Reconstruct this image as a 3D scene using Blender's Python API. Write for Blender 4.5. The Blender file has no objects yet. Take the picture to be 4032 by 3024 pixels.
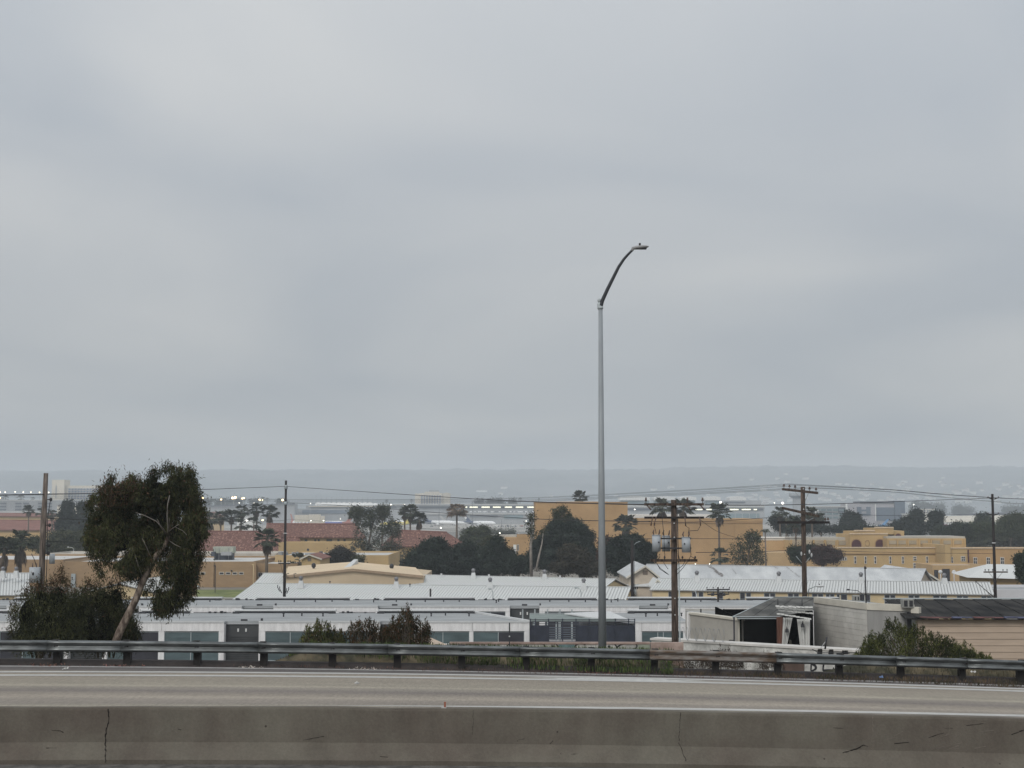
import bpy, math, random
import numpy as np
from mathutils import Vector, Matrix
R = math.radians
random.seed(7)
rng = np.random.default_rng(7)
sc = bpy.context.scene
col = sc.collection

# ------------------------------------------------------------------ camera
EYE = 15.0                 # metres above the flats
F = 5600.0                 # focal length in photo pixels (about 50 mm on a 36 mm gate)
PITCH = math.atan((2010 - 1512) / F)
cam_d = bpy.data.cameras.new('camera')
cam = bpy.data.objects.new('camera', cam_d)
col.objects.link(cam)
cam.location = (0, 0, EYE)
cam.rotation_euler = (R(90) + PITCH, 0, 0)
cam_d.sensor_width = 36
cam_d.lens = 36 * F / 4032
cam_d.clip_start = 0.5
cam_d.clip_end = 30000
sc.camera = cam

# ------------------------------------------------------------------ sky
SUN_EL, SUN_AZ = R(38), R(207)       # soft sun behind the cloud, high behind the camera
world = bpy.data.worlds.new('World'); sc.world = world
world.use_nodes = True
nt = world.node_tree; nt.nodes.clear()
def N(tree, kind, **kw):
    n = tree.nodes.new(kind)
    for k, v in kw.items():
        if k.startswith('i_'):
            n.inputs[k[2:].replace('_', ' ')].default_value = v
        else:
            setattr(n, k, v)
    return n
def mathn(tree, op, a, b=None, c=None):
    n = tree.nodes.new('ShaderNodeMath'); n.operation = op
    for i, v in enumerate((a, b, c)):
        if v is None: continue
        if hasattr(v, 'links'): tree.links.new(v, n.inputs[i])
        else: n.inputs[i].default_value = v
    return n.outputs[0]
sky = N(nt, 'ShaderNodeTexSky', sky_type='NISHITA', sun_disc=False, sun_elevation=SUN_EL, sun_rotation=SUN_AZ)
tc = N(nt, 'ShaderNodeTexCoord')
sep = N(nt, 'ShaderNodeSeparateXYZ'); nt.links.new(tc.outputs['Generated'], sep.inputs[0])
zz = mathn(nt, 'MAXIMUM', sep.outputs[2], 0.0)
den = mathn(nt, 'ADD', zz, 0.24)
cx = mathn(nt, 'DIVIDE', sep.outputs[0], den)
cy = mathn(nt, 'DIVIDE', sep.outputs[1], den)
cmb = N(nt, 'ShaderNodeCombineXYZ'); nt.links.new(cx, cmb.inputs[0]); nt.links.new(cy, cmb.inputs[1])
n1 = N(nt, 'ShaderNodeTexNoise', i_Scale=1.15, i_Detail=4.0, i_Roughness=0.40, i_Distortion=0.5)
nt.links.new(cmb.outputs[0], n1.inputs['Vector'])
rmp = N(nt, 'ShaderNodeValToRGB')
rmp.color_ramp.elements[0].position = 0.36; rmp.color_ramp.elements[0].color = (0.405, 0.436, 0.472, 1)
rmp.color_ramp.elements[1].position = 0.64; rmp.color_ramp.elements[1].color = (0.545, 0.556, 0.560, 1)
nt.links.new(n1.outputs[0], rmp.inputs[0])
# an overcast sky brightens evenly from the horizon to the zenith
grad = mathn(nt, 'MULTIPLY_ADD', mathn(nt, 'POWER', zz, 0.7), 1.20, 0.68)
vm = N(nt, 'ShaderNodeVectorMath', operation='SCALE'); nt.links.new(rmp.outputs[0], vm.inputs[0]); nt.links.new(grad, vm.inputs[3])
bg1 = N(nt, 'ShaderNodeBackground', i_Strength=1.0); nt.links.new(vm.outputs[0], bg1.inputs[0])
bg2 = N(nt, 'ShaderNodeBackground', i_Strength=0.08); nt.links.new(sky.outputs[0], bg2.inputs[0])
mx = N(nt, 'ShaderNodeMixShader'); mx.inputs[0].default_value = 0.06
nt.links.new(bg1.outputs[0], mx.inputs[1]); nt.links.new(bg2.outputs[0], mx.inputs[2])
wo = N(nt, 'ShaderNodeOutputWorld'); nt.links.new(mx.outputs[0], wo.inputs[0])

sun_d = bpy.data.lights.new('sun', 'SUN'); sun_d.energy = 1.5; sun_d.angle = R(25); sun_d.color = (1, 0.97, 0.92)
sun = bpy.data.objects.new('sun', sun_d); col.objects.link(sun)
sdir = Vector((math.sin(SUN_AZ) * math.cos(SUN_EL), math.cos(SUN_AZ) * math.cos(SUN_EL), math.sin(SUN_EL)))
sun.rotation_euler = (-sdir).to_track_quat('-Z', 'Y').to_euler(); sun.location = sdir * 100

sc.view_settings.view_transform = 'Standard'; sc.view_settings.look = 'None'
sc.view_settings.exposure = 0.0; sc.view_settings.gamma = 1.0
sc.view_settings.use_curve_mapping = False
sc.render.engine = 'CYCLES'
sc.cycles.max_bounces = 6; sc.cycles.diffuse_bounces = 3; sc.cycles.volume_bounces = 1
sc.cycles.transparent_max_bounces = 8; sc.cycles.use_denoising = True
sc.cycles.volume_step_rate = 8.0

# ------------------------------------------------------------------ helpers
CP, SP = math.cos(PITCH), math.sin(PITCH)
def at(px, py, Y):
    """the point of the place seen at photo pixel (px, py) and standing Y metres ahead"""
    u, v = (px - 2016) / F, (1512 - py) / F
    t = Y / (CP - v * SP)
    return Vector((u * t, Y, EYE + t * (SP + v * CP)))
def on(px, py, z):
    """the point seen at a photo pixel that lies at height z"""
    u, v = (px - 2016) / F, (1512 - py) / F
    t = (z - EYE) / (SP + v * CP)
    return Vector((u * t, t * (CP - v * SP), z))
def ppm(Y): return F / Y

MATS = {}
def mat(name, c, rough=0.8, var=0.12, scale=3.0, metal=0.0, bump=0.0, bscale=20.0, island=0.0, spec=0.35,
        stretch=(1, 1, 1), c2=None, pos=(0.4, 0.65), detail=5.0, transl=0.0):
    if name in MATS: return MATS[name]
    m = bpy.data.materials.new(name); m.use_nodes = True; MATS[name] = m
    t = m.node_tree; b = t.nodes['Principled BSDF']
    b.inputs['Roughness'].default_value = rough; b.inputs['Metallic'].default_value = metal
    b.inputs['Specular IOR Level'].default_value = spec
    tc = N(t, 'ShaderNodeTexCoord'); mp = N(t, 'ShaderNodeMapping'); mp.inputs['Scale'].default_value = stretch
    t.links.new(tc.outputs['Object'], mp.inputs[0])
    nz = N(t, 'ShaderNodeTexNoise', i_Scale=scale, i_Detail=detail, i_Roughness=0.6); t.links.new(mp.outputs[0], nz.inputs['Vector'])
    rp = N(t, 'ShaderNodeValToRGB')
    lo = [x * (1 - var) for x in c]; hi = [min(1, x * (1 + var)) for x in (c2 or c)]
    rp.color_ramp.elements[0].color = (*lo, 1); rp.color_ramp.elements[1].color = (*hi, 1)
    rp.color_ramp.elements[0].position, rp.color_ramp.elements[1].position = pos
    t.links.new(nz.outputs[0], rp.inputs[0])
    out = rp.outputs[0]
    if island:
        g = N(t, 'ShaderNodeNewGeometry')
        hv = N(t, 'ShaderNodeHueSaturation'); t.links.new(out, hv.inputs['Color'])
        t.links.new(mathn(t, 'MULTIPLY_ADD', g.outputs['Random Per Island'], 2 * island, 1 - island), hv.inputs['Value'])
        t.links.new(mathn(t, 'MULTIPLY_ADD', g.outputs['Random Per Island'], -0.05, 0.525), hv.inputs['Hue'])
        out = hv.outputs[0]
    t.links.new(out, b.inputs['Base Color'])
    if bump:
        n2 = N(t, 'ShaderNodeTexNoise', i_Scale=bscale, i_Detail=4.0); t.links.new(mp.outputs[0], n2.inputs['Vector'])
        bp = N(t, 'ShaderNodeBump', i_Strength=bump, i_Distance=0.02)
        t.links.new(n2.outputs[0], bp.inputs['Height']); t.links.new(bp.outputs[0], b.inputs['Normal'])
    return m
def emit(name, c, s):
    if name in MATS: return MATS[name]
    m = bpy.data.materials.new(name); m.use_nodes = True; MATS[name] = m
    b = m.node_tree.nodes['Principled BSDF']
    b.inputs['Base Color'].default_value = (*c, 1); b.inputs['Emission Color'].default_value = (*c, 1)
    b.inputs['Emission Strength'].default_value = s
    return m

def tag(o, label=None, cat=None, group=None, kind=None):
    if label: o['label'] = label
    if cat: o['category'] = cat
    if group: o['group'] = group
    if kind: o['kind'] = kind
    return o
def origin(o):
    v = Vector((0, 0, 0))
    while o is not None: v = v + Vector(o.location); o = o.parent
    return v
def thing(name, loc, label, cat, group=None):
    o = bpy.data.objects.new(name, None); col.objects.link(o); o.location = loc
    o.empty_display_size = 0.5
    return tag(o, label, cat, group)

class Frame:
    """local axes: a runs from P to Q, b runs away from the camera, c is up"""
    def __init__(s, P, Q=None):
        s.o = Vector((P[0], P[1], 0))
        u = Vector((Q[0] - P[0], Q[1] - P[1], 0)) if Q is not None else Vector((1, 0, 0))
        s.L = u.length; s.u = u.normalized(); s.v = Vector((-s.u.y, s.u.x, 0))
    def __call__(s, a, b, c): return s.o + s.u * a + s.v * b + Vector((0, 0, c))
WORLD = Frame((0, 0, 0))

class MB:
    def __init__(s, fr=None): s.v = []; s.f = []; s.fr = fr or WORLD; s.sm = []
    def p(s, a, b, c): s.v.append(s.fr(a, b, c)); return len(s.v) - 1
    def face(s, *pts):
        i = len(s.v); s.v += [Vector(q) for q in pts]; s.f.append(tuple(range(i, i + len(pts)))); s.sm.append(False)
    def lface(s, *pts): s.face(*[s.fr(*q) for q in pts])
    def hexa(s, P):
        i = len(s.v); s.v += [Vector(q) for q in P]
        for f in ((0, 3, 2, 1), (4, 5, 6, 7), (0, 1, 5, 4), (1, 2, 6, 5), (2, 3, 7, 6), (3, 0, 4, 7)):
            s.f.append(tuple(i + k for k in f)); s.sm.append(False)
        return s
    def box(s, a0, a1, b0, b1, c0, c1):
        f = s.fr
        return s.hexa([f(a0, b0, c0), f(a1, b0, c0), f(a1, b1, c0), f(a0, b1, c0),
                       f(a0, b0, c1), f(a1, b0, c1), f(a1, b1, c1), f(a0, b1, c1)])
    def slab(s, q, n, th):
        """quad q (4 world points) thickened by th along -n"""
        n = Vector(n).normalized() * th
        lo = [Vector(x) - n for x in q]
        return s.hexa(lo + [Vector(x) for x in q])
    def prism(s, poly, b0, b1):
        """polygon in the (a, c) plane extruded from b0 to b1"""
        n = len(poly); i = len(s.v)
        for b in (b0, b1):
            for a, c in poly: s.v.append(s.fr(a, b, c))
        s.f.append(tuple(range(i, i + n))); s.f.append(tuple(range(i + 2 * n - 1, i + n - 1, -1)))
        for k in range(n): s.f.append((i + k, i + n + k, i + n + (k + 1) % n, i + (k + 1) % n))
        s.sm += [False] * (n + 2); return s
    def tube(s, pts, r, seg=8, caps=True):
        pts = [Vector(q) for q in pts]
        rs = r if isinstance(r, (list, tuple)) else [r] * len(pts)
        i0 = len(s.v)
        ref = Vector((0, 0, 1)) if abs((pts[-1] - pts[0]).normalized().z) < 0.9 else Vector((0, 1, 0))
        for k, q in enumerate(pts):
            d = (pts[min(k + 1, len(pts) - 1)] - pts[max(k - 1, 0)]).normalized()
            x = d.cross(ref).normalized(); y = d.cross(x).normalized()
            for j in range(seg):
                a = 2 * math.pi * j / seg
                s.v.append(q + (x * math.cos(a) + y * math.sin(a)) * rs[k])
        for k in range(len(pts) - 1):
            for j in range(seg):
                s.f.append((i0 + k * seg + j, i0 + k * seg + (j + 1) % seg, i0 + (k + 1) * seg + (j + 1) % seg, i0 + (k + 1) * seg + j)); s.sm.append(True)
        if caps:
            s.f.append(tuple(i0 + j for j in range(seg))[::-1]); s.sm.append(False)
            s.f.append(tuple(i0 + (len(pts) - 1) * seg + j for j in range(seg))); s.sm.append(False)
        return s
    def ball(s, c, rx, ry=None, rz=None, n=8, m=6):
        ry = ry or rx; rz = rz or rx; c = Vector(c); i0 = len(s.v)
        for k in range(m + 1):
            th = math.pi * k / m
            for j in range(n):
                a = 2 * math.pi * j / n
                s.v.append(c + Vector((rx * math.sin(th) * math.cos(a), ry * math.sin(th) * math.sin(a), rz * math.cos(th))))
        for k in range(m):
            for j in range(n):
                s.f.append((i0 + k * n + j, i0 + (k + 1) * n + j, i0 + (k + 1) * n + (j + 1) % n, i0 + k * n + (j + 1) % n)); s.sm.append(True)
        return s
    def build(s, name, m, parent=None, label=None, kind=None):
        off = origin(parent)
        me = bpy.data.meshes.new(name)
        me.from_pydata([tuple(q - off) for q in s.v], [], s.f)
        me.polygons.foreach_set('use_smooth', s.sm if len(s.sm) == len(s.f) else [False] * len(s.f))
        me.materials.append(m); me.update()
        o = bpy.data.objects.new(name, me); col.objects.link(o)
        if parent is not None: o.parent = parent
        if label: o['label'] = label
        if kind: o['kind'] = kind
        return o
def link_mesh(name, me, parent=None, loc=(0, 0, 0), rot=(0, 0, 0), scale=(1, 1, 1)):
    o = bpy.data.objects.new(name, me); col.objects.link(o); o.parent = parent
    o.location = loc; o.rotation_euler = rot; o.scale = scale
    return o
def copy_tree(o, parent=None):
    c = o.copy(); col.objects.link(c); c.parent = parent
    for ch in list(o.children): copy_tree(ch, c)
    return c
def np_mesh(name, V, Fq, m, smooth=False):
    V = np.asarray(V, np.float32); Fq = np.asarray(Fq, np.int32)
    me = bpy.data.meshes.new(name); k = Fq.shape[1]
    me.vertices.add(len(V)); me.vertices.foreach_set('co', V.ravel())
    me.loops.add(Fq.size); me.loops.foreach_set('vertex_index', Fq.ravel())
    me.polygons.add(len(Fq)); me.polygons.foreach_set('loop_start', np.arange(0, Fq.size, k, dtype=np.int32))
    me.polygons.foreach_set('use_smooth', np.full(len(Fq), smooth))
    me.materials.append(m); me.update(calc_edges=True); me.validate()
    return me

# ---- foliage
def leaves(C, L, W, down=0.0, up=0.0, spread=1.0, r=rng, dirs=None):
    """one diamond leaf per centre: L long, W wide"""
    n = len(C)
    d = r.normal(size=(n, 3)) * spread
    if dirs is not None: d = d * 0.5 + dirs
    d[:, 2] += up - down
    d /= np.linalg.norm(d, axis=1, keepdims=True) + 1e-6
    w = np.cross(d, r.normal(size=(n, 3))); w /= np.linalg.norm(w, axis=1, keepdims=True) + 1e-6
    Ls = (L * r.uniform(0.6, 1.3, n))[:, None]; Ws = (W * r.uniform(0.6, 1.2, n))[:, None]
    V = np.stack([C, C + d * Ls * 0.45 + w * Ws * 0.5, C + d * Ls, C + d * Ls * 0.45 - w * Ws * 0.5], 1).reshape(-1, 3)
    Fq = np.arange(4 * n).reshape(n, 4)
    return V, Fq
def clumps(lobes, per_lobe, per_clump, csize, r=rng, shell=0.5, flat=1.0):
    """centres of leaves: clumps scattered mostly near the surface of ellipsoid lobes (x,y,z,rx,ry,rz)"""
    out = []
    for lb in lobes:
        c, rad = np.array(lb[:3]), np.array(lb[3:6])
        w = lb[6] if len(lb) > 6 else 1.0
        n = max(3, int(per_lobe * w))
        d = r.normal(size=(n, 3)); d /= np.linalg.norm(d, axis=1, keepdims=True)
        rr = shell + (1 - shell) * r.uniform(0, 1, n) ** 0.6
        rr *= r.uniform(0.88, 1.12, n)
        cc = c + d * rr[:, None] * rad
        k = r.poisson(per_clump, n) + 2
        idx = np.repeat(np.arange(n), k)
        sz = (csize * r.uniform(0.6, 1.35, n))[idx][:, None]
        out.append(cc[idx] + r.normal(size=(len(idx), 3)) * sz * np.array([1, 1, flat]))
    return np.concatenate(out)
def core(lobes, shrink=0.72, r=rng):
    V = []; Q = []; i0 = 0
    for lb in lobes:
        n, m = 12, 8
        ph = r.uniform(0, 6, 3)
        for k in range(m + 1):
            th = math.pi * k / m
            for j in range(n):
                a = 2 * math.pi * j / n
                s = shrink * (1 + 0.14 * math.sin(3 * a + ph[0]) * math.sin(2 * th + ph[1]) + 0.08 * math.sin(5 * a + ph[2]))
                V.append((lb[0] + lb[3] * s * math.sin(th) * math.cos(a), lb[1] + lb[4] * s * math.sin(th) * math.sin(a), lb[2] + lb[5] * s * math.cos(th)))
        for k in range(m):
            for j in range(n):
                Q.append((i0 + k * n + j, i0 + (k + 1) * n + j, i0 + (k + 1) * n + (j + 1) % n, i0 + k * n + (j + 1) % n))
        i0 = len(V)
    return np.array(V), np.array(Q)
def join(*vf):
    V = []; Q = []; i = 0
    for v, q in vf:
        V.append(v); Q.append(np.asarray(q) + i); i += len(v)
    return np.concatenate(V), np.concatenate(Q)
# ------------------------------------------------------------------ materials
LEAF = mat('leaf_dark', (0.026, 0.037, 0.021), 0.75, 0.35, 0.6, island=0.45, spec=0.2)
LEAF_B = mat('leaf_bluish', (0.024, 0.034, 0.026), 0.75, 0.35, 0.5, island=0.4, spec=0.2)
LEAF_G = mat('leaf_green', (0.041, 0.054, 0.022), 0.75, 0.35, 0.6, island=0.4, spec=0.2)
LEAF_O = mat('leaf_olive', (0.051, 0.057, 0.029), 0.75, 0.4, 1.0, island=0.45, spec=0.2)
LEAF_R = mat('leaf_reddish', (0.057, 0.032, 0.022), 0.8, 0.35, 0.8, island=0.4, spec=0.2)
EUC = mat('eucalyptus_leaf', (0.029, 0.035, 0.017), 0.55, 0.35, 1.2, island=0.5, c2=(0.056, 0.060, 0.026), spec=0.08)
EUC_R = mat('eucalyptus_young_leaf', (0.085, 0.051, 0.029), 0.6, 0.3, 1.5, island=0.5, spec=0.15)
EUC_BARK = mat('eucalyptus_bark', (0.11, 0.078, 0.062), 0.85, 0.25, 7.0, c2=(0.27, 0.22, 0.18), stretch=(1, 1, 0.35), bump=0.5, pos=(0.42, 0.62))
BARK = mat('bark', (0.14, 0.11, 0.085), 0.9, 0.3, 4.0, stretch=(1, 1, 0.3))
PALM = mat('palm_frond', (0.049, 0.058, 0.036), 0.7, 0.3, 1.5, island=0.4, spec=0.25)
PALM_DRY = mat('palm_dry_frond', (0.128, 0.098, 0.071), 0.9, 0.3, 1.5, island=0.4)
WOOD = mat('weathered_pole_wood', (0.040, 0.030, 0.024), 0.9, 0.3, 2.5, c2=(0.098, 0.071, 0.057), stretch=(6, 6, 0.5), bump=0.3)
WOOD_G = mat('grey_pole_wood', (0.085, 0.066, 0.055), 0.9, 0.3, 2.5, c2=(0.17, 0.14, 0.12), stretch=(6, 6, 0.5), bump=0.3)
TARRED = mat('tarred_pole_wood', (0.022, 0.018, 0.018), 0.8, 0.3, 3.0, stretch=(5, 5, 0.5))
STEEL = mat('galvanised_steel', (0.252, 0.274, 0.292), 0.5, 0.10, 1.2, metal=0.0, stretch=(3, 3, 0.6))
RAILM = mat('guardrail_steel', (0.163, 0.173, 0.173), 0.42, 0.3, 1.5, metal=0.85, stretch=(1, 1, 3.0), bump=0.1)
RUST = mat('rusty_rail_steel', (0.17, 0.12, 0.085), 0.7, 0.3, 2.0, metal=0.3, c2=(0.17, 0.16, 0.15), stretch=(1, 1, 4))
DARKM = mat('dark_metal', (0.035, 0.035, 0.04), 0.6, 0.2, 4.0)
BLACK = mat('black_post', (0.018, 0.016, 0.015), 0.9, 0.3, 3.0)
INSUL = mat('brown_insulator', (0.10, 0.07, 0.06), 0.35, 0.1, 5.0)
CABLE = mat('black_cable', (0.03, 0.03, 0.033), 0.7, 0.1, 1.0)
TANK = mat('transformer_paint', (0.37, 0.40, 0.43), 0.45, 0.08, 3.0)
WHITE = mat('white_stucco', (0.76, 0.75, 0.745), 0.85, 0.10, 1.2, stretch=(2, 2, .4))
ROOFG = mat('grey_roof_membrane', (0.30, 0.312, 0.318), 0.85, 0.16, 0.35, stretch=(0.5, 3.0, 1))
CAPW = mat('pale_metal_cap', (0.56, 0.57, 0.57), 0.6, 0.06, 0.8)
RIBW = mat('white_ribbed_metal', (0.61, 0.62, 0.61), 0.6, 0.06, 0.8, c2=(0.54, 0.55, 0.54))
TAN = mat('tan_stucco', (0.40, 0.255, 0.125), 0.9, 0.07, 0.12, c2=(0.44, 0.283, 0.142))
TAN2 = mat('ochre_stucco', (0.46, 0.328, 0.168), 0.9, 0.08, 0.15)
TAN_TR = mat('tan_trim', (0.33, 0.215, 0.115), 0.9, 0.06, 0.2)
BROWNW = mat('brown_block_wall', (0.33, 0.225, 0.13), 0.9, 0.08, 0.4, stretch=(1, 1, 3))
CREAM = mat('cream_stucco', (0.60, 0.475, 0.285), 0.9, 0.08, 0.5)
BEIGE = mat('beige_metal_roof', (0.62, 0.49, 0.33), 0.7, 0.06, 0.2)
GABLE = mat('pale_gable_stucco', (0.50, 0.43, 0.35), 0.9, 0.10, 0.5)
GLASS = mat('window_glass', (0.10, 0.13, 0.14), 0.15, 0.2, 0.4, spec=0.6)
GLASS_T = mat('teal_window_glass', (0.10, 0.14, 0.15), 0.15, 0.3, 0.35, spec=0.7, stretch=(0.4, 1, 2))
DARKW = mat('dark_window_glass', (0.045, 0.045, 0.055), 0.2, 0.2, 0.6, spec=0.5)
FRAMEM = mat('grey_window_frame', (0.38, 0.42, 0.43), 0.6, 0.06, 1.0)
LOUV = mat('dark_louvre', (0.058, 0.060, 0.062), 0.6, 0.15, 1.0)
NAVY = mat('navy_screen_panel', (0.028, 0.033, 0.050), 0.7, 0.2, 1.0)
BLOCK = mat('concrete_block', (0.60, 0.58, 0.54), 0.9, 0.10, 1.2, bump=0.2)
BLOCKD = mat('block_mortar', (0.42, 0.405, 0.38), 0.95, 0.08, 2.0)
BEAMW = mat('cream_fascia_board', (0.55, 0.52, 0.45), 0.8, 0.08, 1.5)
SIDING = mat('beige_siding', (0.46, 0.365, 0.285), 0.8, 0.07, 1.0, stretch=(0.6, 1, 4))
TARP = mat('dark_tarp_roof', (0.060, 0.060, 0.056), 0.85, 0.25, 0.6, c2=(0.12, 0.118, 0.108), stretch=(1.6, 0.4, 1))
TARPD = mat('black_corrugated_roof', (0.017, 0.017, 0.018), 0.9, 0.3, 0.6, spec=0.1, c2=(0.036, 0.034, 0.032), stretch=(1.5, 0.4, 1))
REDT = mat('clay_roof_tile', (0.15, 0.062, 0.046), 0.9, 0.25, 1.8, c2=(0.30, 0.175, 0.135), pos=(0.50, 0.70), stretch=(1.6, 0.6, 0.6), detail=3)
REDT2 = mat('plain_red_tile', (0.20, 0.092, 0.072), 0.9, 0.12, 0.4)
FAR_W = mat('far_white', (0.70, 0.70, 0.68), 0.8, 0.05, 0.05)
FAR_G = mat('far_grey', (0.30, 0.31, 0.32), 0.8, 0.12, 0.05)
FAR_D = mat('far_dark', (0.06, 0.07, 0.09), 0.6, 0.15, 0.05)
FAR_B = mat('far_beige', (0.58, 0.53, 0.44), 0.8, 0.08, 0.05)
FAR_T = mat('far_teal_glass', (0.14, 0.20, 0.22), 0.3, 0.15, 0.05)
CONC = mat('pale_concrete', (0.42, 0.41, 0.39), 0.9, 0.12, 0.5)
ASPH = mat('asphalt', (0.085, 0.082, 0.082), 0.9, 0.15, 0.6)
TARMAC = mat('taxiway_concrete', (0.34, 0.32, 0.29), 0.9, 0.10, 0.01, stretch=(1, 6, 1))
LAWN = mat('lawn_grass', (0.125, 0.155, 0.045), 0.95, 0.2, 0.25, c2=(0.16, 0.175, 0.06))
PAINT = mat('worn_white_paint', (0.470, 0.465, 0.445), 0.8, 0.15, 3.0, c2=(0.42, 0.41, 0.39))

# ------------------------------------------------------------------ air
hz = MB().box(-6500, 6500, -60, 9000, -1.0, 178.0)
HM = bpy.data.materials.new('haze_air'); HM.use_nodes = True
HM.node_tree.nodes.clear()
pv = N(HM.node_tree, 'ShaderNodeVolumePrincipled'); pv.inputs['Density'].default_value = 2.6e-4
pv.inputs['Color'].default_value = (0.86, 0.93, 1.0, 1); pv.inputs['Anisotropy'].default_value = 0.0
ho = N(HM.node_tree, 'ShaderNodeOutputMaterial'); HM.node_tree.links.new(pv.outputs[0], ho.inputs['Volume'])
tag(hz.build('haze', HM), 'pale marine haze lying over the airport and the far hills', 'haze', kind='stuff')

# ------------------------------------------------------------------ flats and hills
def sheet(name, m, x0, x1, y0, y1, z, kind='structure'):
    b = MB(); b.face((x0, y0, z), (x1, y0, z), (x1, y1, z), (x0, y1, z))
    return tag(b.build(name, m), kind=kind)
GR = mat('flat_ground', (0.15, 0.14, 0.12), 0.95, 0.25, 0.02, c2=(0.20, 0.19, 0.16))
sheet('ground', GR, -6400, 6400, -50, 8900, 0.0)
tag(sheet('airfield', mat('airfield_ground', (0.17, 0.165, 0.15), 0.95, 0.15, 0.01, stretch=(1, 6, 1)), -1500, 1500, 700, 2600, 0.05))
sheet('taxiway', TARMAC, -1400, 1400, 1010, 1130, 0.10)
sheet('apron', TARMAC, -900, 900, 1180, 1560, 0.10)
sheet('path', CONC, -70, -38, 246, 247.5, 0.06)
tag(sheet('lawn', LAWN, -75, -38, 247.5, 272, 0.05))
sheet('courtyard', ASPH, -120, 120, 126, 240, 0.03)
sheet('pavement', mat('site_paving', (0.20,0.185,0.16), 0.95, 0.2, 0.1), -260, 260, 241, 480, 0.02)

def hill_profile(px):
    """height of the ridge line in photo pixels"""
    return float(np.interp(px, [-3000, 0, 1000, 2000, 2500, 2900, 3300, 3600, 4032, 5000, 7000],
                           [1870, 1862, 1858, 1858, 1856, 1847, 1843, 1850, 1847, 1850, 1865]))
def hills():
    nx, ny = 620, 40
    V = []
    for j in range(ny + 1):
        s = j / ny
        Y = 3000 + 3000 * s
        for i in range(nx + 1):
            px = -1500 + 7000 * i / nx
            top = at(px, hill_profile(px), 6000).z
            x = at(px, 2010, 6000).x * (Y / 6000)
            prof = (math.sin((min(1, s * 1.05) - 0.5) * math.pi) * 0.5 + 0.5)
            lump = 2.5 * math.sin(px * 0.006 + s * 4) + 4 * math.sin(px * 0.021 + 9 * s) + 2.5 * math.sin(px * 0.057 + 14 * s)
            tree = rng.uniform(0, 7) * (rng.uniform() < 0.55) if s > 0.05 else 0
            V.append((x, Y, max(0.2, top * prof + lump * math.sin(s * math.pi) + tree * (0.3 + 0.7 * s) - 2)))
    Q = [(j * (nx + 1) + i, j * (nx + 1) + i + 1, (j + 1) * (nx + 1) + i + 1, (j + 1) * (nx + 1) + i) for j in range(ny) for i in range(nx)]
    HILL = mat('hill_scrub', (0.13, 0.145, 0.14), 0.95, 0.12, 0.004, c2=(0.165, 0.17, 0.17), pos=(0.45, 0.62))
    tag(link_mesh('hills', np_mesh('hills', V, Q, HILL, True)), kind='structure')
hills()

# ------------------------------------------------------------------ freeway
def curve(a, b, c):
    def f(t):
        if t < -0.1: return a + b * -0.1 + c * 0.01 + (b + 2 * c * -0.1) * (t + 0.1)
        if t > 1.1: return a + b * 1.1 + c * 1.21 + (b + 2 * c * 1.1) * (t - 1.1)
        return a + b * t + c * t * t
    return f
C_RAIL = curve(2520, 19, 62); C_KT = curve(2597, 25, 50); C_KB = curve(2619, 22, 56)
C_L1 = curve(2646, -7, 74); C_L2 = curve(2659, -3, 66); C_W = curve(2779, -20, 60); C_BT = curve(2787, -21, 66)
def YR(t): return 40 + 4 * min(1.3, max(-0.3, t))          # distance of the guardrail
ST = [-2.2 + 5.4 * i / 90 for i in range(91)]
def row(fc, Y, dy=0, dz=0):
    out = []
    for t in ST:
        q = at(t * 4032, fc(t), Y(t) if callable(Y) else Y); out.append(Vector((q.x, q.y + dy, q.z + dz)))
    return out
def strip_mesh(name, rows, m, vs=None, smooth=True, parent=None):
    me = bpy.data.meshes.new(name); n = len(rows[0]); V = [tuple(q) for r_ in rows for q in r_]
    Q = [(j * n + i, j * n + i + 1, (j + 1) * n + i + 1, (j + 1) * n + i) for j in range(len(rows) - 1) for i in range(n - 1)]
    me.from_pydata(V, [], Q)
    if vs:
        uv = me.uv_layers.new(name='lane'); 
        for lp in me.loops:
            j, i = divmod(lp.vertex_index, n); uv.data[lp.index].uv = (me.vertices[lp.vertex_index].co.x / 10, vs[j])
    me.polygons.foreach_set('use_smooth', [smooth] * len(Q)); me.materials.append(m); me.update()
    o = link_mesh(name, me, parent); return o

def YK(t): return YR(t) + 0.15                              # foot of the kerb
kb = row(C_KB, YK)
bt = row(C_BT, 20.0)
# far carriageway: a ruled sheet from the kerb to the foot of the barrier
def road_rows():
    rows, vs = [], []
    for k in range(15):
        s = k / 14
        rows.append([kb[i].lerp(Vector((bt[i].x, 20.3, bt[i].z - 0.745)), s) for i in range(len(ST))]); vs.append(s)
    return rows, vs
rows, vs = road_rows()
RD = bpy.data.materials.new('concrete_lanes'); RD.use_nodes = True
t = RD.node_tree; b = t.nodes['Principled BSDF']; b.inputs['Roughness'].default_value = 0.85; b.inputs['Specular IOR Level'].default_value = 0.3
uvn = N(t, 'ShaderNodeUVMap'); uvn.uv_map = 'lane'
sp = N(t, 'ShaderNodeSeparateXYZ'); t.links.new(uvn.outputs[0], sp.inputs[0])
mp = N(t, 'ShaderNodeMapping'); mp.inputs['Scale'].default_value = (0.6, 30, 1); t.links.new(uvn.outputs[0], mp.inputs[0])
nz = N(t, 'ShaderNodeTexNoise', i_Scale=1.0, i_Detail=3.0); t.links.new(mp.outputs[0], nz.inputs['Vector'])
wob = mathn(t, 'ADD', sp.outputs[1], mathn(t, 'MULTIPLY_ADD', nz.outputs[0], 0.02, -0.01))
cr = N(t, 'ShaderNodeValToRGB'); e = cr.color_ramp
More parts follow.
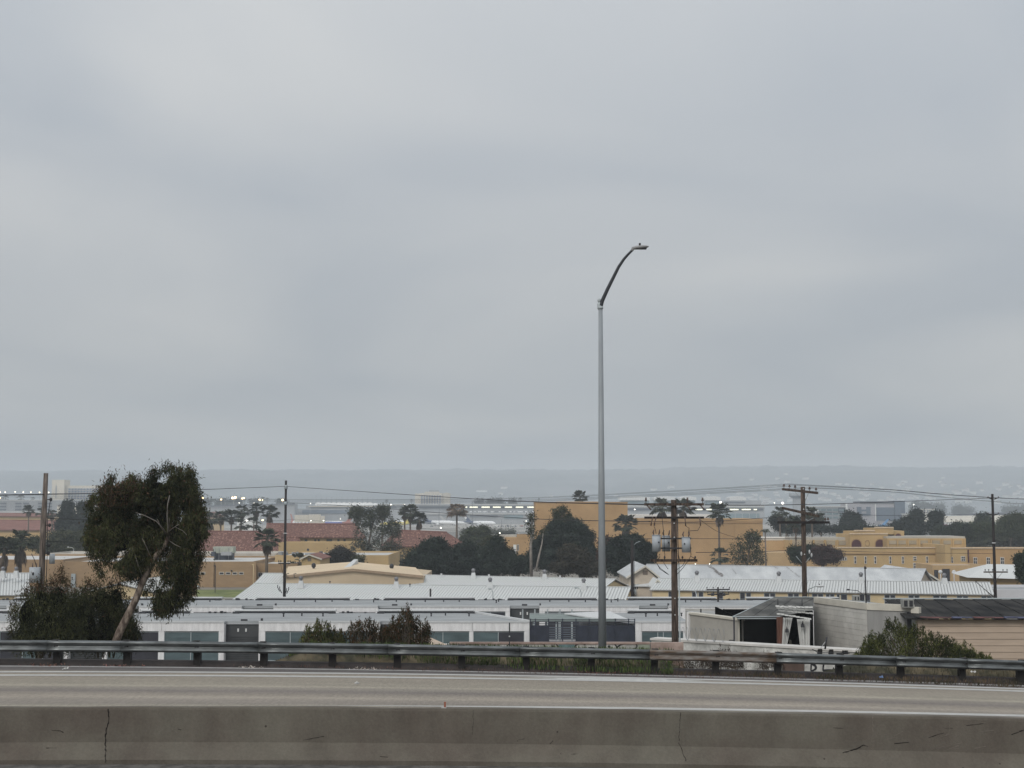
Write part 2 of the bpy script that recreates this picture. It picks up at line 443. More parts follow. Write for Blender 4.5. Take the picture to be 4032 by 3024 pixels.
stops = [(0.0, (0.099, 0.089, 0.086)), (.092, (0.107, 0.097, 0.092)), (.108, (0.231, 0.203, 0.168)), (.16, (0.242, 0.210, 0.170)), (.27, (0.252, 0.223, 0.180)),
         (.325, (0.263, 0.235, 0.189)), (.345, (0.321, 0.287, 0.230)), (.37, (0.235, 0.209, 0.175)), (.42, (0.170, 0.148, 0.132)), (.46, (0.235, 0.205, 0.170)),
         (.50, (0.306, 0.268, 0.221)), (.53, (0.242, 0.212, 0.180)), (.57, (0.214, 0.188, 0.161)), (.60, (0.289, 0.261, 0.211)), (.70, (0.258, 0.231, 0.184)), (1, (0.214, 0.196, 0.156))]
e.elements[0].position, e.elements[0].color = stops[0][0], (*stops[0][1], 1)
e.elements[1].position, e.elements[1].color = stops[-1][0], (*stops[-1][1], 1)
for q, c in stops[1:-1]: el = e.elements.new(q); el.color = (*c, 1)
t.links.new(wob, cr.inputs[0])
tc = N(t, 'ShaderNodeTexCoord')
mp3 = N(t, 'ShaderNodeMapping'); mp3.inputs['Scale'].default_value = (0.25, 0.9, 1); t.links.new(tc.outputs['Object'], mp3.inputs[0])
big = N(t, 'ShaderNodeTexNoise', i_Scale=1.0, i_Detail=6.0, i_Roughness=0.62); t.links.new(mp3.outputs[0], big.inputs['Vector'])
mp4 = N(t, 'ShaderNodeMapping'); mp4.inputs['Scale'].default_value = (1.0, 0.16, 1); t.links.new(tc.outputs['Object'], mp4.inputs[0])
fine = N(t, 'ShaderNodeTexNoise', i_Scale=16.0, i_Detail=3.0, i_Roughness=0.8); t.links.new(mp4.outputs[0], fine.inputs['Vector'])
hv = N(t, 'ShaderNodeHueSaturation'); t.links.new(cr.outputs[0], hv.inputs['Color'])
t.links.new(mathn(t, 'ADD', mathn(t, 'MULTIPLY_ADD', big.outputs[0], 0.5, 0.75), mathn(t, 'MULTIPLY_ADD', fine.outputs[0], 1.0, -0.5)), hv.inputs['Value'])
t.links.new(hv.outputs[0], b.inputs['Base Color'])
tag(strip_mesh('road', rows, RD, vs), kind='structure')

from mathutils.bvhtree import BVHTree
_ro = [o for o in col.objects if o.name == 'road'][0]
ROAD_BVH = BVHTree.FromPolygons([v.co.copy() for v in _ro.data.vertices], [tuple(p_.vertices) for p_ in _ro.data.polygons])
def road_pt(px, py):
    """the point of the far carriageway seen at a photo pixel"""
    d = (at(px, py, 30) - Vector((0, 0, EYE))).normalized()
    h = ROAD_BVH.ray_cast(Vector((0, 0, EYE)), d); return h[0]
def marking(name, fc, half_px, m, dz, t0=-2.0, t1=3.0, fn=None):
    """a painted line that follows fc on the road surface"""
    top, bot = [], []; n = 260
    for i in range(n + 1):
        tt = t0 + (t1 - t0) * i / n
        h = half_px if fn is None else fn(tt)
        a_, c_ = road_pt(tt * 4032, fc(tt) - h), road_pt(tt * 4032, fc(tt) + h)
        if a_ is None or c_ is None: continue
        top.append(a_ + Vector((0, 0, dz))); bot.append(c_ + Vector((0, 0, dz)))
    return tag(strip_mesh(name, [top, bot], m), kind='structure')
marking('road_marking', C_L1, 2.4, PAINT, 0.006)
marking('road_marking', C_L2, 2.8, PAINT, 0.006)
marking('road_marking', C_W, 4.0, PAINT, 0.006, 0.30, 3.0, fn=lambda tt: 4.0 * min(1, max(0.05, (tt - .30) / .3)))
marking('road_marking', curve(2623.5, 22, 56), 1.6, mat('pale_gutter_line', (0.36, 0.35, 0.34), 0.9, 0.12, 4.0), 0.006)
# pale old line that has been worn away on the right between the two white lines
marking('road_marking', lambda tt: (C_L1(tt) + C_L2(tt)) / 2, 1, mat('worn_pale_patch', (0.46, 0.46, 0.44), 0.9, 0.2, 5.0), 0.003, 0.5, 0.74,
        fn=lambda tt: 0.3 + 6.0 * max(0.0, 1 - abs(tt - 0.605) / 0.09))

# kerb of dark asphalt behind the shoulder
KERB = mat('dark_asphalt_kerb', (0.040, 0.033, 0.031), 0.95, 0.3, 2.0)
def Yk2(t): return YR(t) + 0.32
kt = row(C_KT, Yk2)
tag(strip_mesh('kerb', [[q + Vector((0, 0.0, 0)) for q in kb], kt, [q + Vector((0, 0.35, 0.0)) for q in kt], [q + Vector((0, 0.6, -0.25)) for q in kt]], KERB), kind='structure')
# embankment down to the lots behind the freeway
EMB = mat('weedy_bank', (0.060, 0.058, 0.034), 0.95, 0.4, 1.5, c2=(0.11, 0.088, 0.055))
emb = [[q + Vector((0, 0.4, -0.06)) for q in kt]]
def berm(x_):
    px = 2016 + x_ / 42 * F
    return float(np.interp(px, [1080, 1230, 2660, 2700, 3290, 3340], [0, .55, .55, -.1, -.1, .5]))
for dy, z in ((1.0, 10.2), (2.5, 9.95), (5.0, 9.0), (9.0, 7.6), (14.0, 5.6), (20, 5.0), (52, 5.0), (66, 2.6), (84, -0.4)):
    emb.append([Vector((q.x * (1 + dy / 60), q.y + dy, (z + (q.z - 10.3) * max(0, 1 - dy / 10) + berm(q.x) * (1 if dy in (1.0, 2.5, 5.0) else 0)))) for q in kt])
tag(strip_mesh('embankment', emb, EMB), kind='structure')

# ---- concrete median barrier
BAR = bpy.data.materials.new('barrier_concrete'); BAR.use_nodes = True
t = BAR.node_tree; b = t.nodes['Principled BSDF']; b.inputs['Roughness'].default_value = 0.92; b.inputs['Specular IOR Level'].default_value = 0.2
tc = N(t, 'ShaderNodeTexCoord')
def nze(scale, det, st, ro=0.6):
    m_ = N(t, 'ShaderNodeMapping'); m_.inputs['Scale'].default_value = st; t.links.new(tc.outputs['Object'], m_.inputs[0])
    n_ = N(t, 'ShaderNodeTexNoise', i_Scale=scale, i_Detail=det, i_Roughness=ro); t.links.new(m_.outputs[0], n_.inputs['Vector']); return n_
a1 = nze(0.8, 6, (1, 1, 1.2)); a2 = nze(3.0, 5, (1, 1, 0.35)); a3 = nze(28, 3, (1, 1, 1), 0.7)
r1 = N(t, 'ShaderNodeValToRGB'); r1.color_ramp.elements[0].position = .35; r1.color_ramp.elements[1].position = .65
r1.color_ramp.elements[0].color = (.098, .083, .069, 1); r1.color_ramp.elements[1].color = (.128, .117, .096, 1)
t.links.new(a1.outputs[0], r1.inputs[0])
hv = N(t, 'ShaderNodeHueSaturation'); t.links.new(r1.outputs[0], hv.inputs['Color'])
v1 = mathn(t, 'MULTIPLY_ADD', a2.outputs[0], 0.6, 0.55); v2 = mathn(t, 'MULTIPLY_ADD', a3.outputs[0], 0.5, -0.08)
t.links.new(mathn(t, 'ADD', v1, v2), hv.inputs['Value'])
# small pits and chips
vo = N(t, 'ShaderNodeTexVoronoi', i_Scale=3.4); t.links.new(tc.outputs['Object'], vo.inputs['Vector'])
pit = mathn(t, 'GREATER_THAN', vo.outputs['Distance'], mathn(t, 'MULTIPLY_ADD', a2.outputs[0], 0.12, -0.022))
mxp = N(t, 'ShaderNodeMix', data_type='RGBA'); t.links.new(pit, mxp.inputs[0]); mxp.inputs[6].default_value = (.05, .042, .036, 1)
t.links.new(hv.outputs[0], mxp.inputs[7]); t.links.new(mxp.outputs[2], b.inputs['Base Color'])
bp = N(t, 'ShaderNodeBump', i_Strength=0.35, i_Distance=0.01); t.links.new(a3.outputs[0], bp.inputs['Height']); t.links.new(bp.outputs[0], b.inputs['Normal'])
PROF = [(-0.245, -0.80), (-0.245, -0.67), (-0.06, -0.462), (-0.012, -0.03), (0.0, 0.0), (0.14, 0.0), (0.152, -0.03), (0.20, -0.462), (0.385, -0.67), (0.385, -0.80)]
br = thing('concrete_barrier', (0, 20, bt[len(bt) // 2].z - 0.745), 'long stained concrete median barrier with a sloping foot along the bottom of the view', 'barrier')
rws = []
jj = [0.006 * math.sin(i * 2.3) + 0.004 * math.sin(i * 5.1) for i in range(len(ST))]
for dy, dz in PROF: rws.append([Vector((q.x, q.y + dy, q.z + dz + jj[i] * (dz > -0.1))) - br.location for i, q in enumerate(bt)])
bo = strip_mesh('barrier_wall', rws, BAR, parent=br)
for p_ in bo.data.polygons: p_.use_smooth = False
CRK = mat('crack_shadow', (0.018, 0.015, 0.013), 1.0, 0.2, 5.0)  # dark colour of the flat strips drawn as cracks and scratches
BX_ = [v.x for v in bt]; BZ_ = [v.z for v in bt]
def face_pt(px, py):
    """a point on the camera side of the barrier"""
    best = None
    for k in range(1, 4):
        (y0, z0), (y1, z1) = PROF[k], PROF[k + 1] if k < 3 else PROF[4]
        for s in range(21):
            Y = 20 + y0 + (y1 - y0) * s / 20
            q = at(px, py, Y); zt = np.interp(q.x, BX_, BZ_) + z0 + (z1 - z0) * s / 20
            if best is None or abs(q.z - zt) < best[0]: best = (abs(q.z - zt), q)
    return best[1]
def crack(pts, w, m=CRK, off=0.004):
    b_ = MB()
    P = []
    for a_, c_ in zip(pts[:-1], pts[1:]):
        n = max(2, int(abs(c_[1] - a_[1]) / 7) + int(abs(c_[0] - a_[0]) / 9))
        for k in range(n):
            s = k / n; P.append(face_pt(a_[0] + (c_[0] - a_[0]) * s + random.uniform(-2.5, 2.5), a_[1] + (c_[1] - a_[1]) * s))
    for i in range(len(P) - 1):
        ww = w * random.uniform(0.4, 1.4); d = (P[i + 1] - P[i]).normalized(); s_ = Vector((d.z, 0, -d.x)) * ww / 2; o_ = Vector((0, -off, off * 0.6))
        b_.face(P[i] - s_ + o_, P[i] + s_ + o_, P[i + 1] + s_ + o_, P[i + 1] - s_ + o_)
    return b_.build('crack', m, br)
crack([(427, 2792), (430, 2840), (418, 2880), (414, 2925), (417, 2965), (415, 3012)], 0.016)
crack([(2679, 2806), (2675, 2870), (2673, 2925)], 0.006); crack([(2673, 2925), (2690, 2970), (2704, 3004)], 0.011)
crack([(1863, 2795), (1862, 2900)], 0.004)
crack([(205, 2876), (235, 2878), (258, 2888)], 0.010)
crack([(3320, 2965), (3370, 2950), (3400, 2934), (3425, 2942)], 0.014)
crack([(1195, 2915), (1240, 2906), (1285, 2898)], 0.006)
crack([(2163, 2930), (2185, 2912)], 0.006)
PATCH = mat('pale_seam', (0.15, 0.13, 0.11), 0.95, 0.1, 3.0)
for k_ in range(16):
    x_ = random.uniform(3430, 4000); y_ = random.uniform(2850, 2960); crack([(x_, y_), (x_ + random.uniform(25, 90), y_ - random.uniform(4, 22))], random.uniform(.006, .014), PATCH if k_ % 5 else CRK)
for k_ in range(14):
    x_ = random.uniform(60, 3900); y_ = random.uniform(2850, 2985); crack([(x_, y_), (x_ + random.uniform(12, 50), y_ + random.uniform(-6, 6))], random.uniform(.003, .007), CRK if k_ % 2 else PATCH)
for k_ in range(5):
    x_ = 2990 * 0 + (620, 1290, 2090, 3060, 3740)[k_]; crack([(x_, 2800 + 9 * k_), (x_ + random.uniform(-3, 3), random.uniform(2860, 2915))], .004, PATCH)
crack([(3436, 2822), (3437, 2890)], 0.012, PATCH)
# near carriageway on this side of the barrier
NEAR = mat('near_lane_asphalt', (0.135, 0.128, 0.12), 0.95, 0.2, 0.8, bump=0.3, stretch=(0.3, 2, 1))
nb = [Vector((q.x, 20.1, q.z - 0.742)) for q in bt]
tag(strip_mesh('near_road', [nb, [Vector((q.x, 10, q.z - 0.6)) for q in nb], [Vector((q.x, -30, q.z - 0.3)) for q in nb], [Vector((q.x, -32, 0)) for q in nb]], NEAR), kind='structure')
# strip of grit along the foot of the barrier
tag(strip_mesh('gutter', [[Vector((q.x, q.y - 0.25, q.z + 0.012)) for q in nb], [Vector((q.x, q.y - 0.75, q.z + 0.012)) for q in nb]], mat('gutter_grit', (0.10, 0.094, 0.088), 0.95, 0.35, 5.0, bump=0.4)), kind='structure')

# orange-brown marker stub on top of the barrier
mk = thing('marker_stub', at(1752, 2790, 20.05), 'small broken rust coloured marker standing on the concrete barrier', 'marker')
b_ = MB(Frame((mk.location.x, 20.05))); z0 = np.interp(mk.location.x, [q.x for q in bt], [q.z for q in bt])
b_.box(-.014, .014, 0, .02, z0, z0 + .085); b_.build('blade', mat('rust_orange', (.30, .12, .08), .8), mk)
b_ = MB(Frame((mk.location.x, 20.05))); b_.box(-.05, .02, -.01, .05, z0, z0 + .012); b_.build('base', PAINT, mk)

# ------------------------------------------------------------------ guardrail
W_PROF = [(-0.0, 0.156), (0.015, 0.150), (0.072, 0.122), (0.082, 0.108), (0.083, 0.092), (0.074, 0.074), (0.010, 0.016), (0.0, 0.0),
          (0.010, -0.016), (0.074, -0.074), (0.083, -0.092), (0.082, -0.108), (0.072, -0.122), (0.015, -0.150), (0.0, -0.156)]
# distance to camera side: profile offset is towards the camera (-Y)
gr = thing('guardrail', at(2016, 2600, 42) , 'long galvanised steel guardrail on black wooden posts at the edge of the freeway', 'guardrail')
RXS = sorted([x * (-1) for x in ()] + [-1430, -1150, -880, -610, -335, -60, 216, 493, 770, 1033, 1305, 1562, 1817, 2072, 2330, 2580, 2822, 3068, 3311, 3555, 3797, 4028, 4262, 4495, 4725, 4955, 5185, 5415])
def rail_pt(px):
    t_ = px / 4032
    q = at(px, C_RAIL(t_), YR(t_)); return Vector((q.x, q.y, q.z - 0.156))
def beam(xa, xb, m, lip):
    b_ = MB(); n = 6; i0 = 0
    for k in range(n + 1):
        c = rail_pt(xa + (xb - xa) * k / n)
        if k == n: c.y += lip
        for dy, dz in W_PROF: b_.v.append(c + Vector((0, -dy, dz)))
    L = len(W_PROF)
    for k in range(n):
        for j in range(L - 1):
            b_.f.append((k * L + j, k * L + j + 1, (k + 1) * L + j + 1, (k + 1) * L + j)); b_.sm.append(True)
    o = b_.build('rail_beam', m, gr)
    md = o.modifiers.new('thick', 'SOLIDIFY'); md.thickness = 0.006
    return o
JO = [-1430, -880, -335, 200, 490, 1030, 1540, 2060, 2570, 3068, 3540, 3820, 4262, 4725, 5185]
for a_, c_ in zip(JO[:-1], JO[1:]):
    o = beam(a_ - 12, c_, RUST if a_ == 2570 else RAILM, 0.010)
    if a_ == 2570: o['label'] = 'rust stained length of rail'
proto_post = None; proto_bolt = None
for x in RXS:
    c = rail_pt(x); g = c.z - 0.60
    if proto_post is None:
        b_ = MB(Frame((c.x, c.y + 0.11))); b_.box(-.10, .10, 0.09, .29, c.z - 1.0, c.z + .10)
        proto_post = b_.build('post', BLACK, gr)
        for vv in proto_post.data.vertices: vv.co -= (c - gr.location)
        proto_post.location = c - gr.location
        b_ = MB(Frame((c.x, c.y))); b_.box(-.09, .09, 0.0, .20, c.z - .17, c.z + .17)
        proto_block = b_.build('spacer_block', BLACK, gr)
        for vv in proto_block.data.vertices: vv.co -= (c - gr.location)
        proto_block.location = c - gr.location
        b_ = MB(); b_.ball(c + Vector((0, -.022, 0)), .022, .012, .022, 6, 4); proto_bolt = b_.build('bolt', DARKM, gr)
        for vv in proto_bolt.data.vertices: vv.co -= (c - gr.location)
        proto_bolt.location = c - gr.location
    else:
        for pr in (proto_post, proto_block, proto_bolt):
            o = pr.copy(); col.objects.link(o); o.parent = gr; o.location = c - gr.location
# ------------------------------------------------------------------ near classroom buildings (white, flat grey roofs)
def box_part(name, m, parent, fr, a0, a1, b0, b1, c0, c1, label=None):
    return MB(fr).box(a0, a1, b0, b1, c0, c1).build(name, m, parent, label)
def X(px, Y): return (px - 2016) / F * Y / 1.0 * (1 / 1.0)
def xat(px, py, Y): return at(px, py, Y).x
def zat(py, Y): return at(2016, py, Y).z

def roof_poly(fr, pts, z0, z1):
    """flat slab with the outline pts (a,b)"""
    b_ = MB(fr); i = len(b_.v); n = len(pts)
    for z in (z0, z1):
        for a, b2 in pts: b_.v.append(fr(a, b2, z))
    b_.f.append(tuple(range(n - 1, -1, -1))); b_.f.append(tuple(range(n, 2 * n)))
    for k in range(n): b_.f.append((k, (k + 1) % n, n + (k + 1) % n, n + k))
    b_.sm = [False] * len(b_.f); return b_
def window_bay(root, x0, x1, Y, z0, z1, mull, dark=(), rail=True, m=None):
    """strip window: frame part with panes under it; mull = x of the uprights"""
    f_ = MB(); t_ = 0.05
    f_.box(x0, x1, Y - .02, Y + .06, z0, z0 + t_); f_.box(x0, x1, Y - .02, Y + .06, z1 - t_, z1)
    xs = [x0] + list(mull) + [x1]
    for x in xs: f_.box(x - .035, x + .035, Y - .025, Y + .055, z0 + t_, z1 - t_)
    zr = z0 + (z1 - z0) * 0.55
    if rail:
        for a_, c_ in zip(xs[:-1], xs[1:]): f_.box(a_ + .035, c_ - .035, Y - .015, Y + .05, zr, zr + .06)
    fo = f_.build('window', FRAMEM, root)
    for k, (a_, c_) in enumerate(zip(xs[:-1], xs[1:])):
        if rail:
            for (u, v) in ((z0 + t_, zr), (zr + .06, z1 - t_)):
                g = MB().box(a_ + .035, c_ - .035, Y + .02, Y + .03, u, v).build('pane', DARKW if k in dark else (m or GLASS_T), fo)
        else:
            MB().box(a_ + .035, c_ - .035, Y + .02, Y + .03, z0 + t_, z1 - t_).build('pane', DARKW if k in dark else (m or GLASS_T), fo)

def classroom(name, label, Y0, depth, segs, doors, caps, vents, ztop=4.48, skew=0.0, xl=None, xr=None, seams=(), bays=(), zb=0.0, fasc=0.93, skL=0.0):
    """long white building; px positions are given at the front edge"""
    xa = xat(xl, 2440, Y0); xb = xat(xr, 2440, Y0)
    root = thing(name, ((xa + xb) / 2, Y0, 0), label, 'building', 'long white classroom buildings')
    P = lambda px: xat(px, 2440, Y0)
    yb = Y0 + depth
    zr = ztop - 0.06
    # roof deck, broken back over each door recess
    pts = [(xa, Y0 + .2)]
    for d0, d1 in doors: pts += [(P(d0), Y0 + .2), (P(d0), Y0 + 1.1), (P(d1), Y0 + 1.1), (P(d1), Y0 + .2)]
    pts += [(xb, Y0 + .2), (xb + skew, yb), (xa + skL, yb)]
    roof_poly(WORLD, pts, zr - .25, zr).build('roof', ROOFG, root)
    # rear and end walls
    b_ = MB(); b_.box(xa + skL, xb + skew, yb - .3, yb, zb, zr - .25); b_.build('rear_wall', WHITE, root)
    b_ = MB(); b_.hexa([(xb - .25, Y0 + .3, zb), (xb, Y0 + .3, zb), (xb + skew, yb - .3, zb), (xb + skew - .25, yb - .3, zb),
                        (xb - .25, Y0 + .3, zr - .25), (xb, Y0 + .3, zr - .25), (xb + skew, yb - .3, zr - .25), (xb + skew - .25, yb - .3, zr - .25)])
    b_.build('end_wall', WHITE, root)
    b_ = MB(); b_.hexa([(xb - .3, Y0 + .22, zr + .003), (xb + .02, Y0 + .22, zr + .003), (xb + skew + .02, yb, zr + .003), (xb + skew - .3, yb, zr + .003),
                        (xb - .3, Y0 + .22, zr + .18), (xb + .02, Y0 + .22, zr + .18), (xb + skew + .02, yb, zr + .18), (xb + skew - .3, yb, zr + .18)])
    if skew: b_.build('roof_edge', CAPW, root)
    # front: fascia panels split at the seams and the doors
    cuts = sorted([xl, xr] + [q for d in doors for q in d] + list(seams))
    for c0, c1 in zip(cuts[:-1], cuts[1:]):
        mid = (c0 + c1) / 2
        if any(d0 < mid < d1 for d0, d1 in doors): continue
        a0, a1 = P(c0) + .015, P(c1) - .015
        box_part('fascia_panel', WHITE, root, WORLD, a0, a1, Y0, Y0 + .19, ztop - fasc, ztop - .14)
        box_part('gutter', CAPW, root, WORLD, a0 - .01, a1 + .01, Y0 - .06, Y0 + .19, ztop - .137, ztop + .02)
    # recessed louvred doors
    for d0, d1 in doors:
        a0, a1 = P(d0), P(d1); Yd = Y0 + .9; zt = ztop - .33
        dr = box_part('service_door', LOUV, root, WORLD, a0 + .01, a1 - .01, Yd, Yd + .1, zb, zt)
        nsl = 16
        for k in range(nsl):
            z_ = zt - 1.15 - k * (zt - 1.25 - zb) / nsl
            box_part('slat', LOUV, dr, WORLD, a0 + .12, a1 - .12, Yd - .07, Yd - .002, z_ - .07, z_)
        for k in (0.36, 0.59):
            q = a0 + (a1 - a0) * k; box_part('wall_light', FAR_W, dr, WORLD, q - .07, q + .07, Yd - .12, Yd - .003, zt - .72, zt - .42)
        box_part('door_fascia', CAPW, root, WORLD, a0 + .01, a1 - .01, Yd - .15, Yd + .15, zt + .003, zr - .253)
        q = a0 + (a1 - a0) * .5
        box_part('roof_drain', DARKM, root, WORLD, q - .3, q + .3, Y0 + 1.2, Y0 + 1.5, zr + .003, zr + .16)
        box_part('roof_drain', DARKM, root, WORLD, a1 + .02, a1 + .2, Y0 + .9, Y0 + 1.2, zr + .003, zr + .26)
        for q in (a0, a1):     # cheek walls of the recess
            box_part('cheek_wall', WHITE, root, WORLD, q - (.12 if q == a0 else 0), q + (0 if q == a0 else .12), Y0 + .2, Y0 + 1.1, zb, zr - .253)
    # window bays and the piers between them
    for (b0, b1, mull, dark) in bays:
        window_bay(root, P(b0), P(b1), Y0 + .12, 0.75, ztop - fasc - .06, [P(q) for q in mull], dark)
    ed = sorted([q for b in bays for q in b[:2]] + [q for d in doors for q in d] + [xl, xr])
    inside = lambda q: any(b[0] < q < b[1] for b in bays) or any(d0 < q < d1 for d0, d1 in doors)
    for c0, c1 in zip(ed[:-1], ed[1:]):
        if c1 - c0 < 2 or inside((c0 + c1) / 2): continue
        box_part('pier', WHITE, root, WORLD, P(c0) + .01, P(c1) - .01, Y0 + .02, Y0 + .25, zb, ztop - fasc - .003)
    for q0, q1, *_ in bays:
      box_part('sill_wall', WHITE, root, WORLD, P(q0), P(q1), Y0 + .26, Y0 + .4, zb, 0.74)
      b_ = MB(); b_.box(P(q0), P(q1), Y0 + .6, Y0 + .7, .74, ztop - fasc); b_.build('blind', mat('window_blind', (0.12, 0.145, 0.15), .8, .1, .4, stretch=(.3, 1, 6)), root)
    # raised light strips along the back edge of the roof
    Yc = yb
    Pc = lambda px: xat(px, 2400, Yc)
    for c0, c1 in caps:
        o = box_part('roof_cap', CAPW, root, WORLD, Pc(c0), Pc(c1), Yc - .5, Yc + .5, zr + .22, zr + .34)
        box_part('shadow_gap', DARKW, root, WORLD, Pc(c0) + .1, Pc(c1) - .1, Yc - .3, Yc + .3, zr + .003, zr + .217)  # dark glazed clerestory strip below the cap
        for q in (c0 + 12, c1 - 12): box_part('roof_drain', DARKM, root, WORLD, Pc(q) - .35, Pc(q) + .35, Yc - 1.0, Yc - .55, zr + .003, zr + .17)
        q = c0 + (c1 - c0) * .5
    gaps = [(a[1], b[0]) for a, b in zip(caps[:-1], caps[1:])]
    for g0, g1 in gaps:
        box_part('roof_edge', DARKM, root, WORLD, Pc(g0) + .3, Pc(g1) - .3, Yc - .15, Yc, zr + .003, zr + .06)
        for k in range(5):
            q = Pc(g0) + (Pc(g1) - Pc(g0)) * random.uniform(.15, .85); box_part('roof_drain', DARKM, root, WORLD, q - .12, q + .12, Yc - .5, Yc - .2, zr + .003, zr + random.uniform(.1, .25))
    for px, s in vents:
        Yv = Y0 + depth * s; q = xat(px, 2400, Yv)
        v_ = MB(); v_.tube([(q, Yv, zr), (q, Yv, zr + .28)], .07, 6); v_.box(q - .10, q + .10, Yv - .1, Yv + .1, zr + .28, zr + .36); v_.build('roof_vent', DARKM, root)
    return root

classroom('classroom_building', 'nearest white classroom building, its long strip windows just above the guardrail', 137, 12,
          None, [(-340, -205), (270, 405), (883, 1019), (1496, 1632)],
          [(-520, -190), (-40, 48), (558, 752), (924, 1324), (1490, 1868)],
          [(-100, .6), (42, .6), (594, .55), (679, .6), (1117, .55), (1189, .65), (1272, .6), (1698, .6), (1754, .7), (1847, .6)],
          xl=-700, xr=2085, skew=-5.4, seams=(-60, 130, 637, 1240, 1440, 1860),
          bays=[(-690, -350, (-600, -450), ()), (-190, -20, (-100,), ()), (0, 255, (90, 170), (0, 2)), (425, 625, (520,), (1,)), (648, 862, (752,), ()), (1045, 1240, (1143,), ()), (1260, 1480, (1370,), ()),
                (1660, 1848, (1744,), ()), (1864, 2064, (1962,), (1,))])
classroom('classroom_building', 'short end wing of a white classroom building right of the navy screen fence', 137, 12, None, [], [(2470, 2655)],
          [(2543, .55), (2588, .65), (2683, .6)], xl=2500, xr=2712, skew=0.0, skL=-4.7, seams=(2527,), bays=[(2527, 2690, (2590, 2612), ())])
classroom('classroom_building', 'second white classroom building, a grey roof and fascia seen behind the nearest one', 160, 11.5, None,
          [(-100, 24), (418, 545), (951, 1075), (1488, 1612), (2008, 2124), (2517, 2632), (3020, 3140)],
          [(-420, -60), (60, 380), (520, 640), (752, 876), (1010, 1380), (1512, 1872), (1998, 2350), (2470, 2820), (2936, 3300)],
          [(200, .6), (310, .6), (594, .6), (826, .7), (1158, .65), (1242, .65), (1307, .7), (1471, .6), (1560, .7), (1674, .65), (1747, .7), (1808, .7), (1954, .5), (1963, .7), (2165, .7), (2240, .7), (2305, .65), (2407, .6), (2433, .75), (2700, .6), (2760, .7)],
          xl=-500, xr=3300, ztop=4.42, seams=(225, 700, 740, 1240, 1780, 1810, 2324, 2820), fasc=0.62,
          bays=[(2146, 2400, (2200, 2250, 2320), (0, 1, 2, 3)), (1880, 1990, (1930,), (0, 1)), (1640, 1860, (1750,), ())])
# third range of the same, seen only as a roof between the gaps
# ---- canopy and yard behind the navy fence
cn = thing('canopy', at(2300, 2430, 145), 'grey green yard canopy roof with a sloping end behind the navy screen fence', 'canopy')
b_ = MB(); zc = zat(2432, 143)
b_.hexa([(xat(2085, 2432, 141), 141, zc - .25), (xat(2500, 2432, 141), 141, zc - .25), (xat(2440, 2432, 148), 148, zc - .25), (xat(2085, 2432, 148), 148, zc - .25),
         (xat(2085, 2432, 141), 141, zc), (xat(2500, 2432, 141), 141, zc), (xat(2440, 2432, 148), 148, zc), (xat(2085, 2432, 148), 148, zc)])
b_.build('roof', mat('green_grey_canopy', (0.20, 0.235, 0.225), .8, .1, .6), cn)
b_ = MB(); A = [(xat(2222, 2424, 146), 146, zc + .25), (xat(2330, 2430, 142), 142, zc + .10), (xat(2470, 2440, 141), 141, zc + .05), (xat(2400, 2424, 148), 148, zc + .3)]
b_.slab(A, (0, 0, 1), .12); b_.build('roof_panel', CAPW, cn)
for px in (2100, 2190, 2320, 2450):
    q = xat(px, 2440, 141.3); box_part('column', FRAMEM, cn, WORLD, q - .06, q + .06, 141.2, 141.35, 0, zc - .253)
fn = thing('screen_fence', (xat(2290, 2500, 134), 134, 0), 'tall navy screen fence with open rails along its top, between the white buildings', 'fence')
z_t, z_s, z_b = zat(2440, 134), zat(2462, 134), 1.2
ps = [2088, 2108, 2160, 2215, 2268, 2320, 2370, 2423, 2475, 2499]
for px in ps:
    q = xat(px, 2480, 134); box_part('post', NAVY, fn, WORLD, q - .05, q + .05, 133.9, 134.0, 0, z_t + .1)
for a_, c_ in zip(ps[:-1], ps[1:]):
    q0, q1 = xat(a_, 2480, 134) + .052, xat(c_, 2480, 134) - .052
    if c_ - a_ < 22 and a_ > 2400: continue
    open_ = a_ in (2160, 2215)
    pn = box_part('screen_panel', NAVY, fn, WORLD, q0, q1, 133.96, 134.0, z_b, z_s if not open_ else z_b + .5)
    n = 12
    if open_:
        for k in range(n): z_ = z_b + .6 + k * (z_s - z_b - .65) / n; box_part('slat', mat('grey_blue_slat', (.11, .13, .16), .7), fn, WORLD, q0, q1, 133.94, 133.98, z_, z_ + .075)
    for k in range(3):
        z_ = z_s + .12 + k * (z_t - z_s - .14) / 2; box_part('rail', NAVY, fn, WORLD, q0, q1, 133.93, 133.97, z_, z_ + .05)
# balustrade in the yard further back
bl = thing('railing', (xat(2150, 2415, 152), 152, 0), 'row of thin pale posts with rails in the yard before the second classroom building', 'railing')
for px in (2058, 2106, 2156, 2205, 2252):
    q = xat(px, 2415, 152); box_part('post', FRAMEM, bl, WORLD, q - .07, q + .07, 151.9, 152.05, 0, zat(2399, 152))
for z_ in (zat(2428, 152), zat(2422, 152), zat(2416, 152)): box_part('rail', FRAMEM, bl, WORLD, xat(2085, 2415, 152), xat(2290, 2415, 152), 151.85, 151.89, z_, z_ + .07)

